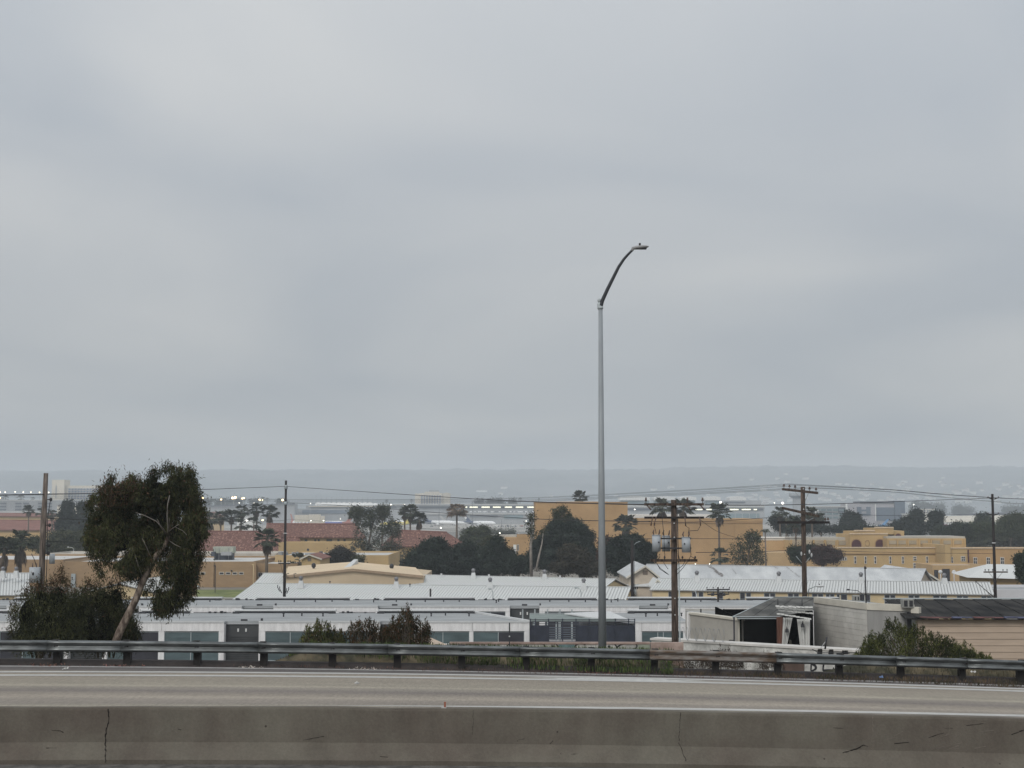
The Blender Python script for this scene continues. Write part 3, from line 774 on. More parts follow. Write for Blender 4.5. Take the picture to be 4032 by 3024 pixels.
# ------------------------------------------------------------------ ribbed metal roofs
def ribbed_roof(fr, root, a0, a1, b_r, z_r, b_e, z_e, pitch_px_m, m=RIBW, name='roof_panel', maxn=300):
    """panels from ridge (b_r, z_r) to eave (b_e, z_e); each panel a tray with one raised rib"""
    n = max(1, int((a1 - a0) / pitch_px_m)); w = (a1 - a0) / n
    dv = Vector((0, b_e - b_r, z_e - z_r)); nn = Vector((0, -dv.z, dv.y)); nn = nn.normalized() if nn.z * 1 else nn
    if nn.z < 0: nn = -nn
    me = None
    f0, f1 = fr.o + fr.u * a0, fr.o + fr.u * a1; e_ = [q + fr.v * bb_ + Vector((0, 0, zz_ - .06)) for q, bb_, zz_ in ((f0, b_e, z_e), (f1, b_e, z_e), (f1, b_r, z_r), (f0, b_r, z_r))]
    MB().slab(e_, (0, 0, 1), .06).build('roof_underlay', mat('grey_seam', (.30, .30, .305), .9, .1, 1), root)
    for k in range(n):
        if me is None:
            b_ = MB()
            def P(a, s, h): return fr.u * a + fr.v * (b_r + dv.y * s + nn.y * h) + Vector((0, 0, z_r + dv.z * s + nn.z * h))
            b_.hexa([P(.07, 0, -.05), P(w - .004, 0, -.05), P(w - .004, 1, -.05), P(.07, 1, -.05), P(.07, 0, 0), P(w - .004, 0, 0), P(w - .004, 1, 0), P(.07, 1, 0)])
            b_.hexa([P(.07, 0, 0.001), P(.12, 0, 0.001), P(.12, 1, 0.001), P(.07, 1, 0.001), P(.075, 0, .07), P(.11, 0, .07), P(.11, 1, .07), P(.075, 1, .07)])
            me = bpy.data.meshes.new(name); me.from_pydata([tuple(q) for q in b_.v], [], b_.f); me.materials.append(m)
        base = fr.o + fr.u * (a0 + k * w)
        o = link_mesh(name, me, root, base - origin(root))
def turbine(x, y, z, parent, s=1.0):
    """round ventilator on a square curb"""
    b_ = MB(); b_.hexa([(x - .42 * s, y - .42 * s, z - .5), (x + .42 * s, y - .42 * s, z - .5), (x + .42 * s, y + .42 * s, z - .5), (x - .42 * s, y + .42 * s, z - .5),
                        (x - .25 * s, y - .25 * s, z + .55 * s), (x + .25 * s, y - .25 * s, z + .55 * s), (x + .25 * s, y + .25 * s, z + .55 * s), (x - .25 * s, y + .25 * s, z + .55 * s)])
    c = b_.build('ventilator_base', CAPW, parent)
    b_ = MB(); b_.tube([(x, y, z + .55 * s), (x, y, z + .7 * s)], .2 * s, 8); b_.ball((x, y, z + .9 * s), .30 * s, None, .27 * s, 10, 6); b_.build('ventilator', mat('dull_ventilator', (.20, .20, .21), .5, .2, 3, metal=.4), c)

def shed(name, label, RL, RR, half, rise, back=True, wall=CREAM, roof=None, pitch=.33, gL=True, gR=True, zwall=0, hipL=0, hipR=0, cat='building', group=None, ribs=True, over=.35):
    """gabled building; RL, RR = ends of the ridge; half = half width; rise = ridge above eaves"""
    fr = Frame(RL, RR); zr = RL.z; ze = zr - rise; L = fr.L
    root = thing(name, (RL + RR) / 2 - Vector((0, 0, zr)), label, cat, group)
    b_ = MB(fr)
    b_.box(over, L - over, -half + over, half - over, zwall, ze - .06)
    b_.build('wall', wall, root)
    for g, a in ((gL, over), (gR, L - over)):
        if g:
            s = -1 if a == over else 1
            b_ = MB(fr); i = 0
            P = [fr(a + s * .02, -half + over, ze - .056), fr(a + s * .02, half - over, ze - .056), fr(a + s * .02, 0, zr - .25)]
            Q = [q + fr.u * (-s * .2) for q in P]; b_.v = P + Q; b_.f = [(0, 1, 2), (5, 4, 3), (0, 3, 4, 1), (1, 4, 5, 2), (2, 5, 3, 0)]; b_.sm = [False] * 5
            b_.build('gable', wall, root)
    if ribs:
        ribbed_roof(fr, root, 0, L, 0, zr, -half, ze, pitch, roof or RIBW)
        b_ = MB(fr); b_.hexa([fr(0, 0, zr - .06), fr(L, 0, zr - .06), fr(L, half, ze - .06), fr(0, half, ze - .06), fr(0, 0, zr), fr(L, 0, zr), fr(L, half, ze), fr(0, half, ze)]); b_.build('rear_roof', roof or RIBW, root)
    else:
        for sg in (-1, 1):
            b_ = MB(fr); b_.hexa([fr(0, 0, zr - .12), fr(L, 0, zr - .12), fr(L, sg * half, ze - .12), fr(0, sg * half, ze - .12), fr(0, 0, zr), fr(L, 0, zr), fr(L, sg * half, ze), fr(0, sg * half, ze)])
            b_.build('roof' if sg < 0 else 'rear_roof', roof, root)
    box_part('ridge_cap', CAPW, root, fr, -.03, L + .03, -.14, .14, zr + .004, zr + .07)
    return root, fr, ze

PIT = .40
# row with the long white roof in the middle
rootC, frC, _ = shed('barrack', 'longest white ribbed barrack roof, running from the lawn to the second black pole',
    on(1000, 2297, 5.05), on(2484, 2312, 5.05), 8.0, 1.75, wall=CREAM, pitch=PIT)
for px in (1186, 1561, 1930, 2298):
    q = on(px, np.interp(px, [1000, 2484], [2300, 2313]), 5.05); turbine(q.x, q.y - .3, 5.05, rootC)
for px, py in ((1299, 2302), (1614, 2312)):
    q = on(px, py, 4.8); b_ = MB(); b_.tube([(q.x, q.y, 4.6), (q.x, q.y, 5.15)], .05, 6); b_.ball((q.x, q.y, 5.2), .13, None, .1, 6, 4); b_.build('vent_pipe', DARKM, rootC)
# second ribbed roof behind it
rootD, frD, _ = shed('barrack', 'ribbed white barrack roof showing above the longest one, in front of the dark trees',
    on(1669, 2264, 5.6), on(2424, 2280, 5.6), 8.0, 1.75, wall=CREAM, pitch=PIT)
for px in (1864, 2144):
    q = on(px, np.interp(px, [1669, 2424], [2266, 2280]), 5.6); turbine(q.x, q.y - .3, 5.6, rootD)
for px in (1738, 1925, 2205):
    q = on(px, np.interp(px, [1669, 2424], [2266, 2280]), 5.6); b_ = MB(); b_.box(q.x - .12, q.x + .12, q.y - .2, q.y, 5.6, 5.95); b_.build('vent_pipe', CAPW, rootD)
rootE, _, _ = shed('barrack', 'short white ribbed roof end showing left of the black pole behind the long barrack',
    on(1038, 2257, 5.6), on(1330, 2259, 5.6), 7.0, 2.1, wall=CREAM, pitch=PIT)
# the same far left beside the shrubs
rootF, _, _ = shed('barrack', 'barrack with two round roof vents at the left edge, behind the shrubs',
    on(-330, 2262, 5.7), on(118, 2256, 5.7), 11.0, 2.6, wall=CREAM, pitch=PIT, roof=None)
for px in (14, 66): q = on(px, 2262, 5.7); turbine(q.x, q.y - .3, 5.7, rootF)
shed('barrack', 'low white roofed barrack half hidden behind the leaning eucalyptus trunk', on(470, 2296, 4.6), on(640, 2270, 4.6), 6, 1.5, wall=CREAM, pitch=PIT)

# cream building with windows, right half
RLg, RRg = on(2590, 2277, 5.9), on(3898, 2293, 5.9)
rootG, frG, zeG = shed('barrack', 'cream walled barrack with a row of dark windows under a white ribbed roof',
    RLg, RRg, 7.2, 1.12, wall=CREAM, pitch=.36)
for px in (2743, 3065, 3388, 3716):
    q = on(px, np.interp(px, [2590, 3898], [2279, 2294]), 5.9); turbine(q.x, q.y - .3, 5.9, rootG)
def wins(root, fr, half_front, Yb, lst, z0, z1, over=.35, m=DARKW):
    """windows on the front wall of a shed: list of pixel intervals"""
    bb = -half_front + over
    for p0, p1 in lst:
        # solve the position along the wall by pixel
        def a_of(px):
            lo, hi = -5, fr.L + 5
            for _ in range(40):
                mid = (lo + hi) / 2; q = fr(mid, bb, z0)
                u = 2016 + F * q.x / (q.y * 1.0)
                if u < px: lo = mid
                else: hi = mid
            return lo
        a0, a1 = a_of(p0), a_of(p1)
        fo = MB(fr).box(a0 - .06, a1 + .06, bb - .05, bb - .004, z0 - .06, z1 + .06).build('window', FRAMEM, root)
        nz_ = 2
        for k in range(nz_):
            c0 = z0 + (z1 - z0) * k / nz_; c1 = z0 + (z1 - z0) * (k + 1) / nz_
            MB(fr).box(a0, a1, bb - .07, bb - .052, c0 + .02, c1 - .02).build('pane', m, fo)
wins(rootG, frG, 7.2, 0, [(2628, 2642), (2720, 2738), (2745, 2761), (2818, 2838), (2907, 2924), (2931, 2947), (3001, 3019), (3024, 3042), (3094, 3112), (3117, 3134), (3188, 3206), (3211, 3229), (3242, 3254), (3258, 3272), (3284, 3293), (3300, 3322),
    (3372, 3390), (3395, 3412), (3470, 3488), (3493, 3510), (3564, 3582), (3587, 3604), (3660, 3683), (3688, 3712), (3753, 3771), (3776, 3794), (3848, 3865), (3871, 3889)], 3.0, zeG - .28)
# the two gabled grey roofs behind it
RLh, RRh = on(2546, 2222, 7.0), on(3646, 2240, 7.0)
rootH, frH, zeH = shed('barrack', 'large barrack with a worn smooth grey roof and pale gable, behind the cream windowed one', RLh, RRh, 9.0, 2.7,
    wall=GABLE, roof=mat('worn_grey_roof', (0.44, 0.455, 0.465), .8, .10, .25, c2=(.50, .51, .51), stretch=(1.5, .5, 1)), ribs=False, pitch=.4)
STN = mat('dark_roof_stain', (.22, .20, .19), .95, .3, 3)
for (x0, y0, x1, y1, w) in ((2780, 2226, 2850, 2268, .10), (2795, 2228, 2838, 2262, .07), (2812, 2250, 2842, 2272, .16), (3030, 2222, 3060, 2240, .05), (3095, 2232, 3150, 2275, .05), (2880, 2240, 2900, 2262, .04)):
    n_ = 7; b_ = MB()
    for k in range(n_):
        p_, q_ = [], []
        for kk, out in ((k, p_), (k + .7, q_)):
            s = kk / n_; px = x0 + (x1 - x0) * s + random.uniform(-3, 3); py = y0 + (y1 - y0) * s
            lo, hi = 190, 260
            for _ in range(40):
                mid = (lo + hi) / 2; r_ = at(px, py, mid); loc = r_ - frH.o; bb = loc.dot(frH.v); zz_ = 7.0 + bb / 9.0 * 2.7
                if r_.z > zz_: lo = mid
                else: hi = mid
            out.append(at(px, py, mid))
        a, c = p_[0] + Vector((0, -.02, .05)), q_[0] + Vector((0, -.02, .05)); b_.face(a, a + Vector((w * 2, 0, 0)), c + Vector((w * 2, 0, 0)), c)
    b_.build('roof_stain', STN, rootH)
# left gable end details: window, vent, and its wing with a small ribbed roof
q = on(2546, 2245, 5.9); box_part('gable_vent', mat('vent_shadow', (.16, .13, .11), .9), rootH, Frame(on(2546, 2222, 7.0)), -.03 + .0, .4, -.2, 0.0, 5.6, 6.3)  # dark brown panel for the gable vent
# gable facing the freeway at the left end of that barrack
def front_gable(label, px0, px1, pxa, pya, Yg, ze_py, wall, zb=0, depth=18, roofm=None):
    A, B, T = at(px0, ze_py, Yg), at(px1, ze_py, Yg), at(pxa, pya, Yg)
    root = thing('gabled_house', ((A.x + B.x) / 2, Yg, 0), label, 'building')
    b_ = MB(); e = .35
    b_.prism([(A.x + e, zb), (B.x - e, zb), (B.x - e, A.z - .2), (T.x, T.z - .32), (A.x + e, A.z - .2)], Yg + .3, Yg + depth); b_.build('wall', wall, root)
    for P, sg in ((A, -1), (B, 1)):
        b_ = MB(); lo, hi = P, T; th = Vector((0, 0, -.18))
        b_.hexa([(lo.x, Yg - .2, lo.z - .18), (hi.x, Yg - .2, hi.z - .18), (hi.x, Yg + depth, hi.z - .18), (lo.x, Yg + depth, lo.z - .18), (lo.x, Yg - .2, lo.z), (hi.x, Yg - .2, hi.z), (hi.x, Yg + depth, hi.z), (lo.x, Yg + depth, lo.z)])
        b_.build('roof', roofm or MATS['worn_grey_roof'], root)
        b_ = MB(); b_.hexa([(lo.x, Yg - .26, lo.z - .26), (hi.x, Yg - .26, hi.z - .26), (hi.x, Yg - .203, hi.z - .26), (lo.x, Yg - .203, lo.z - .26), (lo.x, Yg - .26, lo.z + .02), (hi.x, Yg - .26, hi.z + .02), (hi.x, Yg - .203, hi.z + .02), (lo.x, Yg - .203, lo.z + .02)])
        b_.build('barge_board', BEAMW, root)
    w = .35; box_part('gable_vent', MATS['vent_shadow'], root, WORLD, T.x - w, T.x + w, Yg + .24, Yg + .297, T.z - 1.35, T.z - .75)
    return root, A, B
gh, A_, B_ = front_gable('pale gabled house end with two tall narrow windows, just right of the black pole', 2466, 2598, 2541, 2226, 205, 2272, GABLE)
for px0, px1 in ((2494, 2504), (2509, 2518)):
    fo = box_part('window', FRAMEM, gh, WORLD, xat(px0, 2310, 205) - .05, xat(px1, 2310, 205) + .05, 205.2, 205.297, zat(2348, 205), zat(2301, 205))
    box_part('pane', DARKW, fo, WORLD, xat(px0, 2310, 205), xat(px1, 2310, 205), 205.15, 205.197, zat(2320, 205), zat(2303, 205))
gh2, A_, B_ = front_gable('small cream lean-to end with a louvred door beside the pale gabled house', 2566, 2620, 2589, 2280, 190.5, 2312, GABLE, depth=6, roofm=RIBW)
gh3, _, _ = front_gable('pale gabled roof end rising at the right end of the worn grey roof', 3580, 3708, 3640, 2246, 206, 2290, GABLE, depth=22)

# beige low gabled hall
bh = thing('hall', (xat(1400, 2300, 205), 205, 0), 'wide beige hall with a very low gabled roof and grey ridge vent', 'building')
pts = [(1116, 2262), (1130, 2230), (1388, 2212), (1635, 2232), (1668, 2270)]
Yf, Yr = 205, 226
fr_low = [at(1116, 2266, Yf), at(1388, 2239, Yf), at(1668, 2266, Yf)]
L0, T0, R0 = fr_low
L1, T1, R1 = at(1132, 2231, Yr), at(1388, 2212, Yr), at(1636, 2234, Yr)
b_ = MB(); b_.prism([(L0.x, 0), (R0.x, 0), (R0.x, R0.z - .15), (T0.x, T0.z - .15), (L0.x, L0.z - .15)], Yf, Yr); b_.build('wall', mat('hall_wall', (.50, .40, .28), .9, .06, .3), bh)
for P, Q_, P1, Q1 in ((L0, T0, L1, T1), (T0, R0, T1, R1)):
    b_ = MB(); d = Vector((0, -.4, 0)); dn = Vector((0, 0, -.15)); b_.hexa([P + d + dn, Q_ + d + dn, Q1 + dn, P1 + dn, P + d, Q_ + d, Q1, P1]); b_.build('roof', BEIGE, bh)
    b_ = MB(); b_.hexa([P + d * 1.1 + dn * 2.2, Q_ + d * 1.1 + dn * 2.2, Q_ + d * 1.01 + dn * 2.2, P + d * 1.01 + dn * 2.2, P + d * 1.1 - dn * .1, Q_ + d * 1.1 - dn * .1, Q_ + d * 1.01 - dn * .1, P + d * 1.01 - dn * .1]); b_.build('barge_board', mat('barge_brown', (.30, .22, .15), .8), bh)
q = at(1390, 2225, 218); b_ = MB(); b_.hexa([(q.x - .5, 208, q.z - .9), (q.x + .5, 208, q.z - .9), (q.x + .35, 222, q.z + .2), (q.x - .35, 222, q.z + .2), (q.x - .45, 208, q.z - .2), (q.x + .45, 208, q.z - .2), (q.x + .3, 222, q.z + .75), (q.x - .3, 222, q.z + .75)]); b_.build('ridge_vent', CAPW, bh)
for px, py in ((1235, 2232), (1542, 2235)):
    q = at(px, py, 216); b_ = MB(); b_.ball(q + Vector((0, 0, .2)), .35, None, .4, 8, 5); b_.tube([q - Vector((0, 0, .9)), q], .15, 6); b_.ball(q + Vector((.25, -.5, -.5)), .3, None, .28, 8, 5); b_.build('roof_fan', DARKM, bh)

# brown block building, left
def slabwall(name, label, px0, px1, py_top, Y, zb, m, depth, roofm, roof_py=None, cat='building', parapet=.35, root=None, group=None, cap=None):
    """flat roofed box whose front top edge lies at py_top"""
    A, B = at(px0, py_top, Y), at(px1, py_top, Y)
    root = root or thing(name, ((A.x + B.x) / 2, Y, 0), label, cat, group)
    fr = Frame((A.x, Y), (B.x, Y))
    MB(fr).box(0, fr.L, 0, .3, zb, A.z).build('wall', m, root)
    MB(fr).box(0, .3, .3, depth, zb, A.z).build('wall', m, root); MB(fr).box(fr.L - .3, fr.L, .3, depth, zb, A.z).build('wall', m, root)
    MB(fr).box(.3, fr.L - .3, depth - .3, depth, zb, A.z).build('wall', m, root)
    MB(fr).box(.3, fr.L - .3, .3, depth - .3, A.z - parapet - .2, A.z - parapet).build('roof', roofm, root)
    if cap: MB(fr).box(-.08, fr.L + .08, -.1, .4, A.z + .004, A.z + .16).build('coping', cap, root)
    return root, fr, A.z
SILV = mat('silvery_roof', (.62, .62, .60), .7, .2, .1, c2=(.45, .44, .42), stretch=(.3, 2, 1))
r1, fr1, zt1 = slabwall('brown_building', 'long low brown block building with small square windows beside the lawn', 250, 998, 2211, 281, 0, BROWNW, 34, SILV)
slabwall('', '', -260, 249, 2203, 284, 0, BROWNW, 34, SILV, root=r1)
slabwall('', '', 1003, 1170, 2219, 283, 0, BROWNW, 20, SILV, root=r1)
def sqwin(root, Y, lst, z0py, z1py, m=DARKW, fm=BEAMW):
    for p0, p1 in lst:
        fo = box_part('window', fm, root, WORLD, xat(p0, z0py, Y) - .12, xat(p1, z0py, Y) + .12, Y - .08, Y - .004, zat(z0py, Y) - .12, zat(z1py, Y) + .1)
        box_part('pane', m, fo, WORLD, xat(p0, z0py, Y), xat(p1, z0py, Y), Y - .11, Y - .083, zat(z0py, Y), zat(z1py, Y))
sqwin(r1, 281, [(393, 407), (770, 779), (791, 806), (865, 880), (891, 906), (917, 932), (943, 957)], 2261, 2254)
sqwin(r1, 283, [(1018, 1025), (1027, 1033)], 2271, 2256)
b_ = MB(); b_.box(xat(282, 2290, 281), xat(298, 2290, 281), 280.6, 280.99, 0, zat(2259, 281)); b_.build('door', FRAMEM, r1)
for px in (836, 1003): b_ = MB(); q = xat(px, 2260, 281); b_.box(q - .35, q + .35, 280.5, 280.98, 0, zt1 - .1); b_.build('pier', BROWNW, r1)
b_ = MB(); q = xat(912, 2247, 281); b_.ball((q, 280.8, zat(2247, 281)), .2, .2, .15, 8, 5); b_.build('wall_light', DARKM, r1)
# upper pale storey of its roof
r2, _, _ = slabwall('rooftop_storey', 'pale flat roof storey standing behind the brown block building', 190, 1088, 2178, 318, 0, mat('pale_parapet', (.50, .46, .40), .9, .1, .2), 16, SILV)
ac = thing('rooftop_unit', at(878, 2176, 300), 'large greenish rooftop air unit with ducts on the brown block building', 'air unit')
zb_ = zt1 - .55
b_ = MB(); b_.box(xat(838, 2170, 300), xat(918, 2170, 300), 300, 303, zat(2178, 300), zat(2153, 300)); b_.build('casing', mat('green_grey_unit', (.36, .38, .32), .7, .1, 1), ac)
b_ = MB(); b_.box(xat(875, 2170, 300), xat(915, 2170, 300), 298.5, 299.98, zat(2186, 300), zat(2173, 300)); b_.build('grille', FAR_G, ac)
b_ = MB(); b_.box(xat(837, 2170, 300), xat(850, 2170, 300), 298.5, 299.98, zat(2190, 300), zat(2172, 300)); b_.build('duct', FAR_D, ac)
for px in (846, 862, 900):
    b_ = MB(); b_.tube([(xat(px, 2170, 299.8), 299.85, zb_), (xat(px, 2170, 299.8), 299.85, zat(2155, 300))], .05, 5); b_.build('support', FAR_G, ac)
b_ = MB(); b_.box(xat(838, 2170, 300) + .2, xat(918, 2170, 300) - .2, 300.4, 302.6, zb_, zat(2178, 300)); b_.build('support', FAR_D, ac)

# ochre block with plant on the roof (behind the black pole)
r3, _, z3 = slabwall('ochre_building', 'ochre building with small plant units on its roof, behind the first black pole', 1083, 1530, 2186, 300, 0, TAN2, 30, SILV)
for px, w, h in ((1095, 14, 12), (1118, 10, 8), (1148, 6, 10), (1158, 6, 8), (1166, 5, 11), (1200, 26, 6), (1230, 34, 7), (1256, 10, 13)):
    q = at(px, 2186, 304); b_ = MB(); b_.box(q.x, q.x + w / ppm(304), 304, 306, z3 - .5, z3 - .5 + (h + 8) / ppm(304)); b_.build('roof_unit', FAR_G if px != 1256 else FAR_D, r3)
r4, _, z4 = slabwall('ochre_building', 'ochre block with a small dark opening, right below the row of small windows', 1097, 1420, 2136, 345, 0, TAN2, 12, SILV)
box_part('vent_opening', FAR_D, r4, WORLD, xat(1209, 2160, 345), xat(1216, 2160, 345), 344.8, 344.98, zat(2168, 345), zat(2160, 345))
sm, _, _ = front_gable('small house end with a red tiled verge in front of the ochre building', 1180, 1268, 1218, 2182, 270, 2200, TAN2, depth=14, roofm=REDT2)

# ------------------------------------------------------------------ red tiled buildings
def tiled(label, quad_top, quad_bot, Ye, w, wallm=TAN2, m=REDT, wb=0.0):
    """front slope given by ridge and eave pixel pairs; the eave stands at distance Ye, the ridge w behind it"""
    RL, RR = at(*quad_top[0], Ye + w), at(*quad_top[1], Ye + w)
    EL, ER = at(*quad_bot[0], Ye), at(*quad_bot[1], Ye)
    z_top, z_bot = RL.z, EL.z
    root = thing('tiled_building', ((EL.x + ER.x) / 2, (EL.y + ER.y) / 2, 0), label, 'building', 'buildings with red clay tile roofs')
    dn = Vector((0, 0, -.3)); b_ = MB(); b_.hexa([EL + dn, ER + dn, RR + dn, RL + dn, EL, ER, RR, RL]); b_.build('roof', m, root)
    BL, BR = RL + Vector((0, w, z_bot - z_top)), RR + Vector((0, w, z_bot - z_top))
    b_ = MB(); b_.hexa([RL + dn, RR + dn, BR + dn, BL + dn, RL, RR, BR, BL]); b_.build('rear_roof', m, root)
    b_ = MB(); b_.hexa([Vector((EL.x + .6, EL.y + 1, wb)), Vector((ER.x - .6, ER.y + 1, wb)), Vector((BR.x - .6, BR.y - 1, wb)), Vector((BL.x + .6, BL.y - 1, wb)),
                        Vector((EL.x + .6, EL.y + 1, z_bot - .35)), Vector((ER.x - .6, ER.y + 1, z_bot - .35)), Vector((BR.x - .6, BR.y - 1, z_bot - .35)), Vector((BL.x + .6, BL.y - 1, z_bot - .35))])
    b_.build('wall', wallm, root)
    b_ = MB(); b_.tube([RL + Vector((0, 0, .05)), RR + Vector((0, 0, .05))], .22, 6); b_.build('ridge_tiles', REDT2, root)
    return root
t1 = tiled('lower red tiled roof left of the first black pole, a row of palms behind it', [(790, 2092), (1110, 2094)], [(690, 2172), (1098, 2172)], 372, 12)
t2 = tiled('higher red tiled roof right of the first black pole, above small dark windows', [(1050, 2063), (1402, 2064)], [(1040, 2113), (1440, 2115)], 382, 12)
b_ = MB(); q_ = [at(1020, 2135, 379), at(1186, 2135, 379), at(1170, 2100, 384.8), at(1100, 2066, 393.5)]; b_.slab(q_, (0, -1, 1), .3); b_.build('roof', REDT, t2)
for p0, p1 in ((1200, 1210), (1238, 1245), (1252, 1259), (1286, 1307), (1329, 1337), (1353, 1361)):
    Yw = 383.0
    fo = box_part('window', TAN_TR, t2, WORLD, xat(p0, 2128, Yw) - .1, xat(p1, 2128, Yw) + .1, Yw - .12, Yw - .004, zat(2136, Yw), zat(2122, Yw))
    box_part('pane', DARKW, fo, WORLD, xat(p0, 2128, Yw), xat(p1, 2128, Yw), Yw - .16, Yw - .123, zat(2135, Yw), zat(2124, Yw))
t3 = tiled('red tiled roof with a long falling right end, behind the two dark round trees', [(1560, 2088), (1760, 2096)], [(1500, 2150), (1850, 2152)], 392, 12)
t4 = tiled('flat far red roof at the left edge, behind the leaning wooden pole', [(-120, 2047), (228, 2050)], [(-120, 2086), (228, 2086)], 600, 14, m=REDT2)
t5 = tiled('farthest low red roof at the left edge, a thin strip above a grey band', [(-120, 2020), (220, 2022)], [(-120, 2031), (222, 2033)], 760, 12, m=REDT2)
t6 = tiled('tiny red roofed pavilion among the palms left of the black pole', [(812, 2016), (860, 2016)], [(795, 2036), (885, 2036)], 1000, 12)
slabwall('ochre_building', 'low ochre wall at the left edge under the far red roofs', -120, 158, 2102, 420, 0, TAN2, 20, REDT2)

# ------------------------------------------------------------------ tan theatre blocks
th = thing('tan_hall', (xat(2560, 2100, 402), 402, 0), 'big windowless tan stucco hall in two heights behind the dark trees', 'building')
A = at(2108, 1981, 400); B = at(2471, 1985, 400); C = at(3004, 2044, 400)
box_part('wall', TAN, th, WORLD, A.x, B.x, 400, 430, 0, A.z, label='tall left block')
box_part('coping', TAN_TR, th, WORLD, A.x - .06, B.x + .06, 399.9, 430, A.z + .003, A.z + .35)
D = at(2192, 1976, 405); E_ = at(2392, 1976, 405); box_part('roof_kerb', mat('pale_tan', (.58, .47, .34), .9), th, WORLD, D.x, E_.x, 405, 420, A.z + .353, D.z + .1)
box_part('wall', TAN, th, WORLD, B.x + .01, C.x, 400.5, 432, 0, C.z - .6, label='long lower block')
box_part('coping', TAN, th, WORLD, B.x + .01, C.x + .05, 400.42, 432, C.z - .597, C.z + .1)
for z_ in (C.z - .95,): box_part('string_course', TAN_TR, th, WORLD, B.x + .02, C.x, 400.3, 400.49, z_ - .18, z_)
box_part('joint', TAN_TR, th, WORLD, xat(2892, 2100, 400.4), xat(2893.4, 2100, 400.4), 400.42, 400.49, 0, C.z - 1.2)
wr = thing('white_roof', (xat(2650, 2030, 434), 434, 0), 'bright white flat roof edge behind the lower tan block and two palms', 'roof')
box_part('roof', FAR_W, wr, WORLD, xat(2471, 2030, 434), xat(2797, 2030, 434), 434, 462, zat(2039, 434), zat(2025, 434)); box_part('wall', TAN, wr, WORLD, xat(2471, 2030, 434) + .5, xat(2797, 2030, 434) - .5, 434.5, 461, 0, zat(2039, 434) - .003)
ob, _, zo = slabwall('ochre_building', 'small ochre building with a stepped parapet, left of the tan hall', 1987, 2098, 2119, 372, 0, TAN, 15, SILV)
box_part('parapet', TAN, ob, WORLD, xat(2035, 2110, 372), xat(2096, 2110, 372), 371.9, 374, zo + .003, zat(2103, 372))
sqwin(ob, 372, [(2023, 2031)], 2188, 2146, FAR_W, FAR_W); sqwin(ob, 372, [(2037, 2042)], 2168, 2145)
box_part('finial', CAPW, ob, WORLD, xat(2040, 2110, 372), xat(2044, 2110, 372), 372.3, 372.7, zat(2103, 372) + .003, zat(2100, 372)); box_part('finial', CAPW, ob, WORLD, xat(2074, 2110, 372), xat(2078, 2110, 372), 372.3, 372.7, zat(2103, 372) + .003, zat(2100, 372))
slabwall('white_roof', 'pale roofed shed between the lamp lit field and the small ochre building', 1938, 2032, 2108, 420, 0, FAR_B, 14, FAR_W, cap=FAR_W, cat='roof')

# ------------------------------------------------------------------ ochre arcade range on the right
ar = thing('arcade_building', (xat(3400, 2160, 318), 318, 0), 'long ochre building with maroon arches, stepped parapets and narrow white windows', 'building')
Ya = 330
def blk(name, px0, px1, pt, Y0, Y1, m=TAN2, pb=None, label=None):
    return box_part(name, m, ar, WORLD, xat(px0, pt, Y0), xat(px1, pt, Y0), Y0, Y1, 0 if pb is None else zat(pb, Y0), zat(pt, Y0), label)
blk('wall', 2990, 3110, 2128, 338, 350, mat('tan_wall', (.46, .32, .175), .9, .07, .2)); blk('wall', 3006, 3240, 2176, 322, 337.9, MATS['tan_wall'])
blk('roof', 2985, 3345, 2118, 338.1, 354, mat('pale_roof', (.62, .58, .52), .8, .15, .1), 2127.5)
blk('wall', 3111, 3345, 2128, 330, 338)
blk('roof_parapet', 3111, 3345, 2116, 330.5, 337, mat('grey_parapet', (.42, .40, .36), .9, .1, .2), 2127.7)
def panelrow(px_list, w, p0, p1, Y, m=mat('recess_panel', (.36, .31, .23), .9, .1, .3)):
    for px in px_list:
        fo = box_part('bay_panel', m, ar, WORLD, xat(px, p0, Y), xat(px + w, p0, Y), Y - .12, Y - .004, zat(p1, Y), zat(p0, Y))
panelrow((3120, 3165, 3208, 3254, 3303), 34, 2129, 2146, 330)
for px in (3112, 3157, 3200, 3245, 3293, 3339): box_part('pilaster', TAN2, ar, WORLD, xat(px, 2140, 330), xat(px + 6, 2140, 330), 329.6, 329.98, 0, zat(2125, 330))
# central block with arches
blk('wall', 3346, 3496, 2104, 326, 340); blk('wall', 3364, 3444, 2092, 327, 338, TAN2, 2103.7); blk('wall', 3445, 3519, 2080, 328, 339, TAN2, 2103.7); blk('wall', 3520, 3560, 2090, 330, 340)
for pt, a, c, Y in ((2104, 3346, 3496, 325.8), (2092, 3364, 3444, 326.8), (2080, 3445, 3519, 327.8)): box_part('coping', MATS['pale_tan'], ar, WORLD, xat(a, pt, Y), xat(c, pt, Y), Y, Y + .6, zat(pt, Y) + .003, zat(pt, Y) + .3)
MAROON = mat('maroon_arch', (.085, .035, .042), .8, .15, .5)
for cxp, rp, py, Y, h in ((3372, 18, 2155, 326, 12), (3465, 17, 2154, 326, 12), (3537, 11, 2115, 330, 3)):
    for nm, rr, mm, dy in (('arch_surround', 1.2, TAN_TR, .05), ('arch', 1.0, MAROON, .10)):
        c = at(cxp, py - h, Y); r_ = rp / ppm(Y) * rr; zb2 = zat(py, Y)
        poly = [(c.x + r_, zb2)] + [(c.x + r_ * math.cos(a_ * math.pi / 12), c.z + r_ * math.sin(a_ * math.pi / 12)) for a_ in range(13)] + [(c.x - r_, zb2)]
        MB().prism(poly, Y - dy, Y - dy + .045).build(nm, mm, ar)
c = at(3415, 2139, 326); b_ = MB(); n_ = 16
